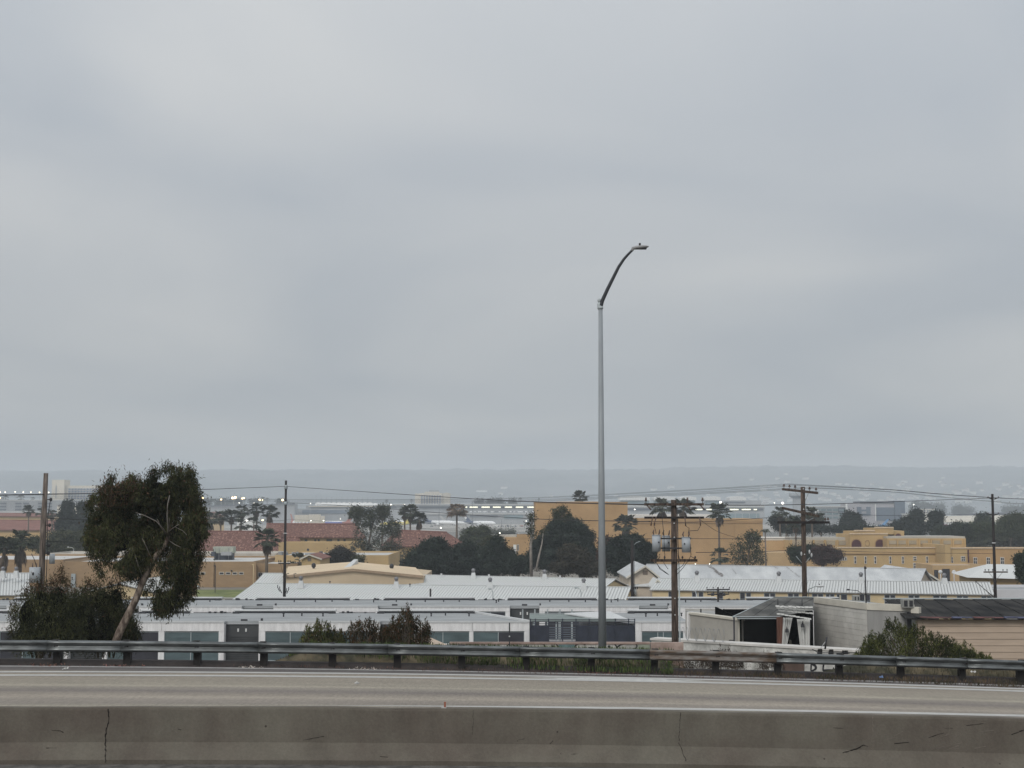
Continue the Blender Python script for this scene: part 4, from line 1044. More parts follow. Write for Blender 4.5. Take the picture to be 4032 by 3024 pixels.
ring = [Vector((c.x + .48 * math.cos(2 * math.pi * k / n_), 325.9, c.z + .68 * math.sin(2 * math.pi * k / n_))) for k in range(n_ + 1)]
b_.tube(ring, .06, 5, False); b_.build('oval_medallion', TAN_TR, ar)
blk('wall', 3493, 3803, 2120, 322, 335); blk('roof', 3492, 3800, 2112, 323, 334.9, MATS['grey_parapet'], 2119.7)
panelrow([3500, 3536, 3578, 3623, 3670, 3714, 3756], 30, 2128, 2143, 322)
for px in (3493, 3531, 3572, 3617, 3663, 3708, 3750, 3795): box_part('pilaster', TAN2, ar, WORLD, xat(px, 2140, 322), xat(px + 5, 2140, 322), 321.6, 321.98, 0, zat(2121, 322))
blk('wall', 3300, 3728, 2158, 312, 321.5); box_part('coping', MATS['pale_tan'], ar, WORLD, xat(3300, 2158, 312), xat(3728, 2158, 312), 311.8, 312.5, zat(2158, 312) + .003, zat(2156, 312) + .1)
box_part('string_course', TAN_TR, ar, WORLD, xat(3300, 2180, 312), xat(3728, 2180, 312), 311.75, 311.98, zat(2182, 312), zat(2179, 312))
blk('wall', 3729, 3812, 2160, 306, 321); blk('pilaster', 3720, 3742, 2146, 305, 322); box_part('coping', MATS['pale_tan'], ar, WORLD, xat(3742, 2158, 306), xat(3812, 2158, 306), 305.8, 306.5, zat(2160, 306) + .003, zat(2158, 306) + .1)
blk('wall', 3815, 4300, 2160, 309, 322, TAN); box_part('coping', MATS['pale_tan'], ar, WORLD, xat(3815, 2160, 309), xat(4300, 2160, 309), 308.8, 309.5, zat(2160, 309) + .003, zat(2158, 309) + .1)
blk('drainpipe', 3812, 3815, 2165, 305.4, 305.9, MAROON)
def nwin(px0, px1, p0, p1, Y, two=False):
    fo = box_part('window', mat('white_window_frame', (.62, .60, .56), .8), ar, WORLD, xat(px0, p0, Y), xat(px1, p0, Y), Y - .12, Y - .004, zat(p1, Y), zat(p0, Y))
    w_ = (px1 - px0)
    L_ = [(px0 + w_ * .22, px1 - w_ * .22)] if not two else [(px0 + w_ * .12, px0 + w_ * .44), (px0 + w_ * .56, px1 - w_ * .12)]
    for a, c in L_:
        zz0, zz1 = zat(p1 - 2, Y), zat(p0 + 2, Y); zm = (zz0 + zz1) / 2
        for u, v in ((zz0, zm - .06), (zm + .06, zz1)): box_part('pane', DARKW, fo, WORLD, xat(a, p0, Y), xat(c, p0, Y), Y - .16, Y - .123, u, v)
for px in (3362, 3403, 3441, 3500, 3550, 3645): nwin(px, px + 9, 2190, 2220, 312)
nwin(3595, 3608, 2190, 2208, 312, True); nwin(3595, 3608, 2216, 2238, 312, True); nwin(3691, 3705, 2192, 2220, 312, True)
for px in (3745, ): nwin(px, px + 7, 2192, 2218, 306)
nwin(3783, 3800, 2190, 2210, 306, True)
for px in (3832, 3883, 3938, 3992, 4046): nwin(px, px + 15, 2194, 2222, 309, True)
# arched triple window at the left
c0_ = box_part('arched_window', MATS['white_window_frame'], ar, WORLD, xat(3306, 2200, 312), xat(3334, 2200, 312), 311.86, 311.98, zat(2207, 312), zat(2192, 312))
MB().prism([(xat(3306, 2192, 312), zat(2192, 312))] + [(xat(3306 + 28 * k / 8, 2192, 312), zat(2192 - 5 * math.sin(math.pi * k / 8), 312)) for k in range(1, 8)] + [(xat(3334, 2192, 312), zat(2192, 312))], 311.85, 311.98).build('arch_head', TAN_TR, ar)
for k in range(3): box_part('pane', DARKW, c0_, WORLD, xat(3309 + k * 9, 2200, 312), xat(3314 + k * 9, 2200, 312), 311.8, 311.855, zat(2205, 312), zat(2195, 312))
slabwall('ochre_building', 'plain ochre annex with a dark loading bay in front of the arcade building', 3672, 3890, 2225, 285, 0, MATS['tan_wall'], 12, SILV)
an = bpy.data.objects[[o.name for o in col.objects if o.get('label', '').startswith('plain ochre annex')][0]]
box_part('loading_bay', DARKM, an, WORLD, xat(3710, 2260, 285), xat(3738, 2260, 285), 284.7, 284.98, 0, zat(2240, 285)); box_part('loading_bay', DARKM, an, WORLD, xat(3678, 2260, 285), xat(3692, 2260, 285), 284.7, 284.98, 0, zat(2244, 285))
for px in (3703, 3756):
    q = at(px, 2252, 280); b_ = MB(); b_.tube([(q.x, 280, 0), (q.x, 280, q.z)], .09, 6); b_.ball((q.x, 280, q.z), .42, .25, .38, 10, 6)
    o = thing('satellite_dish', (q.x, 280, 0), 'round pale dish on a short mast %s the loading bays' % ('left of' if px == 3703 else 'right of'), 'dish'); b_.build('dish', CAPW, o)
# hipped white roof on the right
hp = thing('hipped_house', (xat(3950, 2280, 222), 222, 0), 'ochre house under a bright white hipped roof at the right edge', 'building')
ze_, zr_ = zat(2278, 215), 6.6
E0, E1 = on(3808, 2274, ze_), on(4330, 2288, ze_); R0, R1 = on(3888, 2221, zr_), on(4330, 2228, zr_)
b_ = MB(); bk0, bk1 = R0 + Vector((-3, 9, ze_ - zr_)), R1 + Vector((0, 9, ze_ - zr_)); b_.face(E0, E1, R1, R0); b_.face(E0, R0, bk0); b_.face(R0, R1, bk1, bk0); b_.face(E0, bk0, bk1, E1); b_.build('roof', RIBW, hp)
b_ = MB(); b_.hexa([(E0.x + .8, E0.y + 1, 0), (E1.x, E1.y + 1, 0), (bk1.x, bk1.y - 1, 0), (bk0.x + 1, bk0.y - 1, 0), (E0.x + .8, E0.y + 1, ze_ - .05), (E1.x, E1.y + 1, ze_ - .05), (bk1.x, bk1.y - 1, ze_ - .05), (bk0.x + 1, bk0.y - 1, ze_ - .05)]); b_.build('wall', TAN2, hp)
Yw = E0.y + .9
for p0, p1 in ((3903, 3911), (3963, 3973), (3979, 3988), (4027, 4036)):
    fo = box_part('window', FRAMEM, hp, WORLD, xat(p0, 2300, Yw) - .08, xat(p1, 2300, Yw) + .08, Yw - 1.6, Yw - 1.55, zat(2316, Yw - 1.6), zat(2295, Yw - 1.6)); box_part('pane', DARKW, fo, WORLD, xat(p0, 2300, Yw), xat(p1, 2300, Yw), Yw - 1.65, Yw - 1.603, zat(2314, Yw - 1.6), zat(2297, Yw - 1.6))
slabwall('low_building', 'plain pale grey low block at the right edge below the hipped white roof', 3925, 4330, 2321, 186, 0, mat('pale_grey_wall', (.55, .55, .57), .9, .05, .3), 12, ROOFG)
# ------------------------------------------------------------------ walls and sheds behind the guardrail, right
def label_of(o, t): o['label'] = t; return o
GRW = mat('painted_graffiti_wall', (.44, .435, .41), .9, .2, 1.5, c2=(.56, .555, .53))
PINK = mat('reddish_block_wall', (.27, .19, .16), .9, .2, 1.2, c2=(.36, .28, .245))
gw = thing('graffiti_wall', (xat(2230, 2530, 60), 60, 5), 'low white wall with a reddish coping and dark curled graffiti, behind the lamp post', 'wall')
zt_ = zat(2529, 60)
box_part('wall', GRW, gw, WORLD, xat(1770, 2530, 60), xat(2560, 2530, 60), 60, 60.2, 5, zt_ - .085)
box_part('wall', PINK, gw, WORLD, xat(2562, 2530, 60), xat(2690, 2530, 60), 59.9, 60.1, 5, zt_ + .0, label='bare reddish end of the wall')
box_part('coping', PINK, gw, WORLD, xat(1770, 2530, 60), xat(2560, 2530, 60), 59.96, 60.24, zt_ - .082, zt_)
TEAL = mat('teal_paint', (.14, .22, .23), .9, .2, 3)
def stroke(parent, pts, Y, w, m, name='graffiti_stroke'):
    """painted stroke on a wall standing at Y, given in photo pixels"""
    P = [at(px, py, Y) for px, py in pts]; b_ = MB()
    Q = []
    for i in range(len(P) - 1):
        for k in range(6):
            s = k / 6; p0, p1, p2, p3 = P[max(i - 1, 0)], P[i], P[i + 1], P[min(i + 2, len(P) - 1)]
            Q.append(.5 * ((2 * p1) + (p2 - p0) * s + (2 * p0 - 5 * p1 + 4 * p2 - p3) * s * s + (3 * p1 - p0 - 3 * p2 + p3) * s ** 3))
    Q.append(P[-1]); L, Rr = [], []
    for i, q in enumerate(Q):
        d = (Q[min(i + 1, len(Q) - 1)] - Q[max(i - 1, 0)]); d.y = 0; d = d.normalized(); nn = Vector((d.z, 0, -d.x)) * w / 2 * (0.55 + .45 * math.sin(math.pi * min(1, i / len(Q) + .15)))
        q = Vector((q.x, Y, q.z)); L.append(q - nn); Rr.append(q + nn)
    for i in range(len(Q) - 1): b_.face(L[i], Rr[i], Rr[i + 1], L[i + 1])
    return b_.build(name, m, parent)
INK = mat('black_paint', (.02, .02, .025), .7, .1, 3)
Yg = 59.985
for pts, w in (([(2030, 2545), (2010, 2534), (2000, 2540), (1998, 2552)], .05), ([(2115, 2534), (2140, 2536), (2144, 2552)], .08), ([(2186, 2533), (2196, 2545), (2190, 2556)], .06),
               ([(2305, 2540), (2290, 2532), (2268, 2540), (2262, 2556)], .07), ([(2420, 2535), (2428, 2548), (2425, 2560), (2434, 2545), (2455, 2536), (2500, 2534)], .07),
               ([(2502, 2535), (2508, 2545), (2492, 2562)], .05), ([(1820, 2548), (1845, 2536), (1880, 2538), (1890, 2548)], .06), ([(1700, 2556), (1712, 2540), (1740, 2540)], .05)):
    stroke(gw, pts, Yg, w, INK)
for px in (2176, 2398): b_ = MB(); c = at(px, 2546, Yg); b_.ball((c.x, Yg, c.z), .06, .004, .055, 8, 4); b_.build('graffiti_dot', INK, gw)
b_ = MB(); b_.box(xat(2200, 2540, 60), xat(2262, 2540, 60), 59.975, 59.997, zat(2556, 60), zat(2536, 60)); b_.build('paint_patch', TEAL, gw)
b_ = MB(); b_.box(xat(2512, 2540, 60), xat(2558, 2540, 60), 59.975, 59.997, zat(2560, 60), zat(2538, 60)); b_.build('paint_patch', mat('green_grey_paint', (.27, .30, .24), .9), gw)

# long pale wall running towards the right, with its flat coping
pw = thing('pale_wall', (xat(2900, 2550, 66), 66, 5), 'long pale wall with razor wire and painted letters, running below the tarp shed', 'wall')
A = Vector((xat(2565, 2512, 70), 70, 0)); B = Vector((xat(3460, 2562, 63.5), 63.5, 0)); frp = Frame(A, B)
zt_ = 8.72
MB(frp).box(0, frp.L, 0, .25, 5, zt_).build('wall', GRW, pw)
MB(frp).box(-.05, frp.L, -.06, .75, zt_ + .003, zt_ + .10).build('coping', mat('pale_slab', (.60, .58, .55), .9, .1, 1.2), pw)
# lower front wall with letters, seen beneath the rail
lw = thing('lettered_wall', (xat(3230, 2630, 58), 58, 5), 'low white wall piece with dark letters D and L, seen under the guardrail', 'wall')
MB().box(xat(3168, 2630, 58), xat(3292, 2630, 58), 58, 58.2, 5, zat(2606, 58)).build('wall', GRW, lw)
MB().box(xat(3085, 2630, 58), xat(3166, 2630, 58), 58, 58.2, 5, zat(2608, 58)).build('wall', mat('dull_brown_wall', (.11, .075, .062), .9, .2, 2), lw)
Yl = 57.985
stroke(lw, [(3194, 2614), (3193, 2645)], Yl, .06, INK, 'letter_stroke'); stroke(lw, [(3194, 2612), (3210, 2622), (3211, 2634), (3194, 2643)], Yl, .10, INK, 'letter_stroke')
stroke(lw, [(3243, 2612), (3240, 2642)], Yl, .07, INK, 'letter_stroke'); stroke(lw, [(3240, 2640), (3280, 2638)], Yl, .09, INK, 'letter_stroke'); stroke(lw, [(3282, 2628), (3282, 2642)], Yl, .05, INK, 'letter_stroke')
# razor wire
rz = thing('razor_wire', (xat(2740, 2530, 67), 67, zt_ + .1), 'loose coil of razor wire on the pale wall right of the reddish wall end', 'razor wire')
b_ = MB(); pts = []
for k in range(150):
    a = k / 149; s = a * 11 * 2 * math.pi; c = frp(1.3 + a * 2.6, -.1, zt_ + .42)
    pts.append(c + Vector((.10 * math.sin(s * .5), .25 * math.sin(s), .30 * math.cos(s))))
b_.tube(pts, .009, 4); b_.build('coil', STEEL, rz)
# razor wire above the rail further left, tangled with dry stems
rz2 = thing('razor_wire', (xat(3480, 2560, 62), 62, 8.2), 'stray loops of razor wire left of the big green bush', 'razor wire')
b_ = MB(); pts = []
for k in range(60):
    a = k / 59; s = a * 5 * 2 * math.pi; pts.append(Vector((xat(3400 + 70 * a, 2560, 62), 62 + .2 * math.sin(s), zat(2566, 62) + .16 * math.cos(s))))
b_.tube(pts, .008, 4); b_.build('coil', DARKM, rz2)
lr = thing('low_roof', (xat(1710, 2540, 70), 70, 5), 'low beige roof corner peeping out right of the tallest pointed bush', 'roof')
b_ = MB(); b_.slab([at(1640, 2490, 76), at(1700, 2512, 73), at(1775, 2545, 70), at(1620, 2545, 70)], (0, 0, 1), .1); b_.build('roof', SIDING, lr)
MB().box(xat(1640, 2540, 71), xat(1760, 2540, 71), 71, 73, 5, zat(2548, 71)).build('wall', GRW, lr)
# old post with stay on the pale wall
op = thing('stay_post', at(3250, 2560, 62), 'leaning dark post with white wire stays in front of the block building', 'post')
b_ = MB(); b_.tube([at(3249, 2556, 62), at(3255, 2509, 62)], .04, 6); b_.build('post', DARKM, op)
b_ = MB(); b_.tube([at(3253, 2522, 62), at(3226, 2560, 62)], .012, 4); b_.build('stay', CAPW, op)
op2 = thing('bracket_rail', at(3250, 2570, 58), 'dark rail with chunky bracket blocks above the guardrail, below the block building', 'rail')
b_ = MB(); b_.tube([at(3198, 2556, 58), at(3222, 2570, 58), at(3345, 2572, 58)], .02, 5); b_.build('rail', DARKM, op2)
for px, w, t in ((3229, 9, 2556), (3273, 9, 2558), (3320, 4, 2562), (3332, 7, 2562)):
    a, c = at(px - w, 2576, 58), at(px + w, t, 58); b_ = MB(); b_.hexa([(a.x, 58, a.z), (c.x, 58, a.z), (c.x, 58.15, a.z), (a.x, 58.15, a.z), (a.x + .04, 58, c.z), (c.x, 58, c.z), (c.x, 58.15, c.z), (a.x + .04, 58.15, c.z)]); b_.build('bracket', BLACK, op2)

# ---- concrete block building with a cream fascia
bb = thing('block_building', (19, 80, 5), 'small concrete block building with a cream fascia, its corner towards the freeway', 'building')
zt_ = 9.9
c0, c1, c2 = on(3205, 2350, zt_), on(3411, 2375, zt_), on(3592, 2382, zt_)
c3 = c2 + (c0 - c1) * 1.0
f1, f2 = Frame(c0, c1), Frame(c1, c2)
def blockwall(fr, L, z0, z1, m, bl=.62, bh=.31, name='concrete_block'):
    MB(fr).box(.0, L, .03, .25, z0, z1).build('wall', BLOCKD, bb)
    me = None; r_ = 0; z = z0 + .005
    while z < z1 - .05:
        a = -(bl / 2) * (r_ % 2); hgt = min(bh - .012, z1 - z)
        while a < L:
            a0, a1 = max(0.0, a), min(L, a + bl - .012)
            if a1 - a0 > .05:
                dv_ = random.uniform(0, .012)
                MB(fr).box(a0, a1, -dv_, .029, z, z + hgt).build(name, m if random.random() < .8 else BLOCK2, bb)
            a += bl
        z += bh; r_ += 1
BLOCK2 = mat('pale_concrete_block', (.58, .565, .52), .9, .08, 1.2)
GREYR = mat('grey_render', (.30, .295, .285), .9, .12, .8, stretch=(3, 3, .3))
blockwall(f1, f1.L, 6.2, zt_ - .36, BLOCK)
MB(f1).box(0, f1.L, .03, .25, 5, 6.19).build('footing', BLOCKD, bb)
MB(f2).box(0.03, f2.L, .0, .25, 5, zt_ - .36).build('wall', GREYR, bb)
box_part('fascia', BEAMW, bb, f1, -.05, f1.L + .02, -.06, .2, zt_ - .357, zt_); box_part('fascia', BEAMW, bb, f2, .03, f2.L + .05, -.06, .2, zt_ - .357, zt_)
b_ = MB(); q = [c0, c1, c2, c3]; b_.slab([Vector((p_.x, p_.y + .2, zt_ - .12)) for p_ in q], (0, 0, 1), .2); b_.build('roof', ROOFG, bb)
b_ = MB(); b_.slab([Vector((c0.x, c0.y, 9.4)), Vector((c3.x, c3.y, 9.4)), Vector((c3.x, c3.y, 5)), Vector((c0.x, c0.y, 5))], (0, -1, 0), .2); b_.build('rear_wall', BLOCKD, bb)
b_ = MB(f2); b_.box(f2.L + .05, f2.L + .30, -.3, .0, 5, zt_ - .5); b_.build('downpipe', CAPW, bb)
box_part('downpipe', DARKM, bb, f2, f2.L - .28, f2.L - .05, -.08, -.003, 6.0, zt_ - .40)
box_part('gutter_box', BEAMW, bb, f2, f2.L - .0, f2.L + .45, -.25, .1, zt_ - .42, zt_ - .1); box_part('gutter_box', BEAMW, bb, f2, f2.L + .02, f2.L + .75, -.35, .1, zt_ - .75, zt_ - .55)
def acunit(px0, px1, py0, py1, Y, label, z0):
    o = thing('air_conditioner', (xat((px0 + px1) / 2, py1, Y), Y, z0), label, 'air conditioner')
    a, c = xat(px0, py1, Y), xat(px1, py1, Y); z1 = zat(py0, Y)
    MB().box(a, c, Y, Y + .5, z0, z1).build('casing', mat('weathered_grey_box', (.30, .30, .28), .8, .15, 3), o)
    w = (c - a) / 2
    for k in (0, 1): MB().box(a + k * w + .05, a + (k + 1) * w - .05, Y - .02, Y - .003, z0 + .06, z1 - .06).build('grille', DARKM, o)
acunit(3556, 3598, 2360, 2378, 77.5, 'weathered twin air conditioner on the right corner of the block building roof', zt_ - .12)
acunit(3362, 3386, 2345, 2360, 83, 'small brown box unit on the block building roof beside the thin mast', zt_ - .12)
am = thing('mast', on(3412, 2375, zt_) + Vector((0, .1, 0)), 'thin dark mast standing on the corner of the block building', 'mast')
P = am.location; b_ = MB(); b_.tube([P, Vector((P.x - .02, P.y, zat(2228, P.y)))], .035, 6); b_.build('tube', DARKM, am)
b_ = MB(); b_.box(P.x - .06, P.x + .06, P.y - .05, P.y + .05, zat(2240, P.y), zat(2233, P.y)); b_.build('collar', DARKM, am)

# ---- dark roof and beige siding on the right
sh = thing('siding_shed', (26, 76, 5), 'beige horizontally boarded shed under a huge black corrugated roof at the right edge', 'building')
x0, x1 = xat(3592, 2400, 78), xat(4700, 2400, 78)
zl, zh = zat(2434, 75), zat(2361, 88)
n_ = 26; 
for k in range(n_):
    a, c = x0 + (x1 - x0) * k / n_, x0 + (x1 - x0) * (k + 1) / n_ - .01
    h = .03 * (k % 2)
    MB().hexa([(a - 1.2, 75, zl - .06 + h), (c - 1.2, 75, zl - .06 + h), (c + 1.2, 88, zh - .06 + h), (a + 1.2, 88, zh - .06 + h), (a - 1.2, 75, zl + h), (c - 1.2, 75, zl + h), (c + 1.2, 88, zh + h), (a + 1.2, 88, zh + h)]).build('roof_panel', TARPD, sh)
MB().tube([(x0 + 1.0, 88, zh + .06), (x1 + 1.3, 88, zh + .06)], .05, 6).build('ridge_rail', FRAMEM, sh)
for k in range(6):
    a = x0 + (x1 - x0) * k / 5; MB().tube([(a, 81, zl + (zh - zl) * .46), (a, 81, zh - .1)], .03, 5).build('prop', DARKM, sh)
x0b = xat(3612, 2500, 75.5)
nb_ = 13; zb_, zt2 = 5.0, zl - .12
for k in range(nb_):
    z1 = zt2 - k * .335
    MB().hexa([(x0b, 75.39, z1 - .325), (x1, 75.39, z1 - .325), (x1, 75.6, z1 - .325), (x0b, 75.6, z1 - .325), (x0b, 75.42, z1), (x1, 75.42, z1), (x1, 75.6, z1), (x0b, 75.6, z1)]).build('siding_board', SIDING, sh)
MB().box(x0b, x1, 75.6, 75.9, 5, zt2).build('backing', BLOCKD, sh)
for k, (a, c, m) in enumerate(((3625, 3745, 'red'), (3750, 3830, 'blue'), (3834, 3950, 'red'), (3955, 4100, 'blue'))):
    mm = mat('faded_red_cloth', (.16, .075, .075), .9, .25, 2) if m == 'red' else mat('faded_blue_cloth', (.11, .12, .20), .9, .25, 2)
    A = at(a, 2431, 75.1); B = at(c, 2433, 75.1); b_ = MB(); nn_ = 8
    for j in range(nn_):
        u, v = A.lerp(B, j / nn_), A.lerp(B, (j + 1) / nn_); h = random.uniform(.03, .07)
        b_.hexa([(u.x, 75.0, u.z - h), (v.x, 75.0, v.z - h), (v.x, 75.3, v.z - h), (u.x, 75.3, u.z - h), (u.x, 75.02, u.z + .03), (v.x, 75.02, v.z + .03), (v.x, 75.3, v.z + .03), (u.x, 75.3, u.z + .03)])
    o = tag(b_.build('folded_cloth', mm), 'faded %s cloth on the top edge of the beige siding, %s' % (m, ['nearest the block building', 'second from the block building', 'third from the block building', 'at the right edge'][k]), 'cloth', 'bundled cloths on the siding')

# ---- open tarp shed
ts = thing('tarp_shed', (14.5, 78, 5), 'open dark shed under a sloping grey tarp roof with white curtains', 'shed')
E = [at(2884, 2429, 76), at(3072, 2429, 76), at(3203, 2392, 79.5), at(3203, 2353, 84), at(3046, 2353, 88)]
pan = [(0, (2884, 2429, 76), (2960, 2429, 76), (3070, 2353, 87.5), (3046, 2353, 88)), (1, (2962, 2429, 76), (3020, 2429, 76), (3125, 2353, 86), (3072, 2353, 87.5)), (2, (3022, 2429, 76), (3072, 2429, 76), (3204, 2353, 84), (3127, 2353, 86)), (3, (3074, 2428, 76), (3204, 2400, 78), (3204, 2355, 84), (3200, 2353, 84.1))]
for k, *q in pan:
    b_ = MB(); b_.slab([at(*p_) for p_ in q], (0, -1, 1), .05); b_.build('roof_panel', TARP, ts)
MB().tube([E[0], E[1]], .03, 6).build('eave_rail', FRAMEM, ts); MB().tube([E[4] + Vector((0, 0, .03)), E[3] + Vector((0, 0, .03))], .03, 6).build('ridge_rail', FRAMEM, ts); MB().tube([E[0], E[4]], .03, 6).build('verge_rail', FRAMEM, ts)
for px in (3063, 3158):
    MB().tube([at(px, 2388, 78.5), at(px, 2360, 78.5)], .025, 5).build('stay_rod', DARKM, ts)
VOID = mat('unlit_interior', (.006, .006, .006), 1.0, .2, 1, spec=0.0)  # near-black colour stands in for the shade inside the shed
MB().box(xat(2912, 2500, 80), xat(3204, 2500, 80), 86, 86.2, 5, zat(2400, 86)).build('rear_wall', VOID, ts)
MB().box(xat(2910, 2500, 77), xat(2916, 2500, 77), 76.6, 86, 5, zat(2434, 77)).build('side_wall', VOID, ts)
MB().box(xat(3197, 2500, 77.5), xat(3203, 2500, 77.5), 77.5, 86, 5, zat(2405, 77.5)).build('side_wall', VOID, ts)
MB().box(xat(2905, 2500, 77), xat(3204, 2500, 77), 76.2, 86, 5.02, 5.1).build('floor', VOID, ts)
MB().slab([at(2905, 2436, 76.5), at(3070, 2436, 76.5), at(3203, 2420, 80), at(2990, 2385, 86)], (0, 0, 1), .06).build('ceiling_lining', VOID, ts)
MB().tube([Vector((xat(2890, 2500, 76), 76, 5)), at(2890, 2429, 76)], .045, 6).build('post', DARKM, ts)
MB().tube([at(2905, 2436, 75.9), at(3065, 2436, 75.9)], .03, 6).build('beam', FRAMEM, ts)
MB().box(xat(3061, 2500, 75.6), xat(3082, 2500, 75.6), 75.5, 75.8, 5, zat(2430, 75.6)).build('post', mat('red_brown_post', (.15, .07, .05), .9, .25, 3, stretch=(5, 5, .5)), ts, label='thick red brown post')
MB().box(xat(2905, 2500, 76.6), xat(2911, 2500, 76.6), 76.45, 76.62, 5, zat(2434, 76.6)).build('door_jamb', BEAMW, ts)
# gutter box left of the door
MB().tube([at(2872, 2521, 75), at(2888, 2521, 75), at(2888, 2535, 75), at(2872, 2537, 75), at(2872, 2521, 75)], .03, 5, False).build('wall_hook', DARKM, ts)
CURT = mat('grey_white_curtain', (.56, .56, .54), .9, .08, 4, stretch=(4, 4, .4))
def curtain(pxs_top, pxs_bot, pt, pb, label):
    b_ = MB(); n = 26; rows_ = 8; i0 = 0; Yc = 75.2
    for j in range(rows_ + 1):
        s = j / rows_
        for k in range(n + 1):
            a = k / n; px = (pxs_top[0] * (1 - s) + pxs_bot[0] * s) * (1 - a) + (pxs_top[1] * (1 - s) + pxs_bot[1] * s) * a
            q = at(px, pt + (pb - pt) * s, Yc); q.y += .05 * math.sin(a * 26) + .03 * math.sin(a * 11 + 2); b_.v.append(q)
    for j in range(rows_):
        for k in range(n): b_.f.append((j * (n + 1) + k, j * (n + 1) + k + 1, (j + 1) * (n + 1) + k + 1, (j + 1) * (n + 1) + k)); b_.sm.append(True)
    o = b_.build('curtain', CURT); md = o.modifiers.new('t', 'SOLIDIFY'); md.thickness = .01
    tag(o, label, 'curtain', 'white curtains in the tarp shed')
curtain((3084, 3121), (3078, 3096), 2432, 2556, 'white curtain gathered to the left in the tarp shed, beside the red brown post')
curtain((3138, 3190), (3152, 3189), 2438, 2556, 'white curtain hanging straight beside the block building in the tarp shed')
for px, py, side in ((3099, 2481, 'left'), (3161, 2461, 'right')):
    o = thing('hanging_lantern', at(px, py, 74.9), 'small dark lantern shape hanging before the %s white curtain' % side, 'lantern')
    c = at(px, py, 74.9); b_ = MB(); b_.hexa([(c.x - .09, 74.85, c.z - .12), (c.x + .09, 74.85, c.z - .12), (c.x + .09, 75, c.z - .12), (c.x - .09, 75, c.z - .12), (c.x - .07, 74.87, c.z + .05), (c.x + .07, 74.87, c.z + .05), (c.x + .07, 74.98, c.z + .05), (c.x - .07, 74.98, c.z + .05)]); b_.build('body', DARKM, o)
    b_ = MB(); b_.tube([(c.x, 74.92, c.z + .05), (c.x, 74.92, c.z + .22)], [.05, .008], 6); b_.build('hook', DARKM, o)
# torn pelmet boards
for k, (y0, y1, x0_, x1_, th) in enumerate(((2391, 2394, 3055, 3202, 6), (2405, 2418, 3066, 3202, 7), (2397, 2404, 3058, 3203, 4), (2419, 2440, 3060, 3196, 6))):
    n_ = 9
    b_ = MB()
    for j in range(n_):
        s0, s1 = j / n_, (j + 1) / n_ - .01
        pa = at(x0_ + (x1_ - x0_) * s0, y0 + (y1 - y0) * s0 + random.uniform(-1.5, 1.5), 75.0 - .1 * k); pb_ = at(x0_ + (x1_ - x0_) * s1, y0 + (y1 - y0) * s1 + random.uniform(-1.5, 1.5), 75.0 - .1 * k); h = th / ppm(75) * random.uniform(.6, 1.1)
        b_.hexa([pa, pb_, pb_ + Vector((0, .15, 0)), pa + Vector((0, .15, 0)), pa + Vector((0, .03, h)), pb_ + Vector((0, .03, h)), pb_ + Vector((0, .15, h)), pa + Vector((0, .15, h))])
    b_.build('torn_board', CURT if k != 2 else MATS['weathered_grey_box'], ts)
cb = thing('cardboard_lump', at(3112, 2545, 76), 'pale cardboard figure shape standing in the dark doorway between the curtains', 'cutout')
b_ = MB(); q = at(3112, 2532, 76); zq = q.z
b_.prism([(q.x - .14, 7), (q.x + .14, 7), (q.x + .15, zq - .1), (q.x + .06, zq - .02), (q.x + .07, zq + .12), (q.x, zq + .18), (q.x - .07, zq + .12), (q.x - .06, zq - .02), (q.x - .15, zq - .1)], 76, 76.06); b_.build('panel', mat('dim_cardboard', (.13, .12, .10), .9), cb)
# grey wall with coping left of the shed
gy = thing('grey_wall', (xat(2810, 2470, 79), 79, 5), 'grey rendered wall with pale sloping coping, between the classroom wing and the tarp shed', 'wall')
gA, gB = on(2718, 2412, 9.2), on(2908, 2436, 9.2); fg = Frame(gA, gB)
MB(fg).box(0, fg.L, 0, .3, 5, 9.1).build('wall', mat('grey_beige_render', (.37, .35, .315), .9, .08, 1.0), gy)
MB(fg).box(-.05, fg.L, -.08, .4, 9.103, 9.22).build('coping', BEAMW, gy); MB(fg).box(-.25, -.06, -.1, .3, 5, 9.22).build('corner_post', WHITE, gy)
MB(fg).box(0, fg.L, -.5, -.003, 6.4, 6.9).build('ledge', mat('pinkish_ledge', (.46, .41, .385), .9, .1, 1), gy)
fr_ = thing('flat_roof', (xat(2900, 2408, 100), 100, 5), 'low grey flat roof with black vent pipes behind the grey wall', 'roof')
b_ = MB(); zq = 8.2; b_.slab([on(2740, 2422, zq), on(3080, 2428, zq), on(3080, 2404, zq), on(2700, 2404, zq)], (0, 0, 1), .3); b_.build('roof', mat('dull_roof', (.30, .30, .29), .9, .15, .6), fr_)
b_ = MB(); p0, p1 = on(2700, 2404, zq), on(3080, 2404, zq); b_.box(p0.x, p1.x, p0.y - .1, p0.y + .2, 5, zq + .12); b_.build('rear_wall', BLOCKD, fr_)
for px in (2680, 2850): q = on(px, 2412, zq) if px > 2700 else on(2760, 2412, zq); b_ = MB(); b_.tube([q, q + Vector((0, 0, .25))], .05, 5); b_.build('vent_pipe', DARKM, fr_)

# ------------------------------------------------------------------ lamp post
YL = 44.6
lp = thing('lamp_post', (xat(2369, 2000, YL), YL, 9.6), 'tall tapered steel lamp post with a curved arm and flat lamp head, behind the guardrail', 'lamp post')
xb = lp.location.x; zT = zat(1203, YL)
b_ = MB(); b_.tube([(xb, YL, 9.6), (xb, YL, zT)], [.132, .066], 16)
b_.build('pole', STEEL, lp)
MB().tube([(xb, YL, 9.62), (xb, YL, 9.66)], .22, 12).build('base_plate', STEEL, lp)
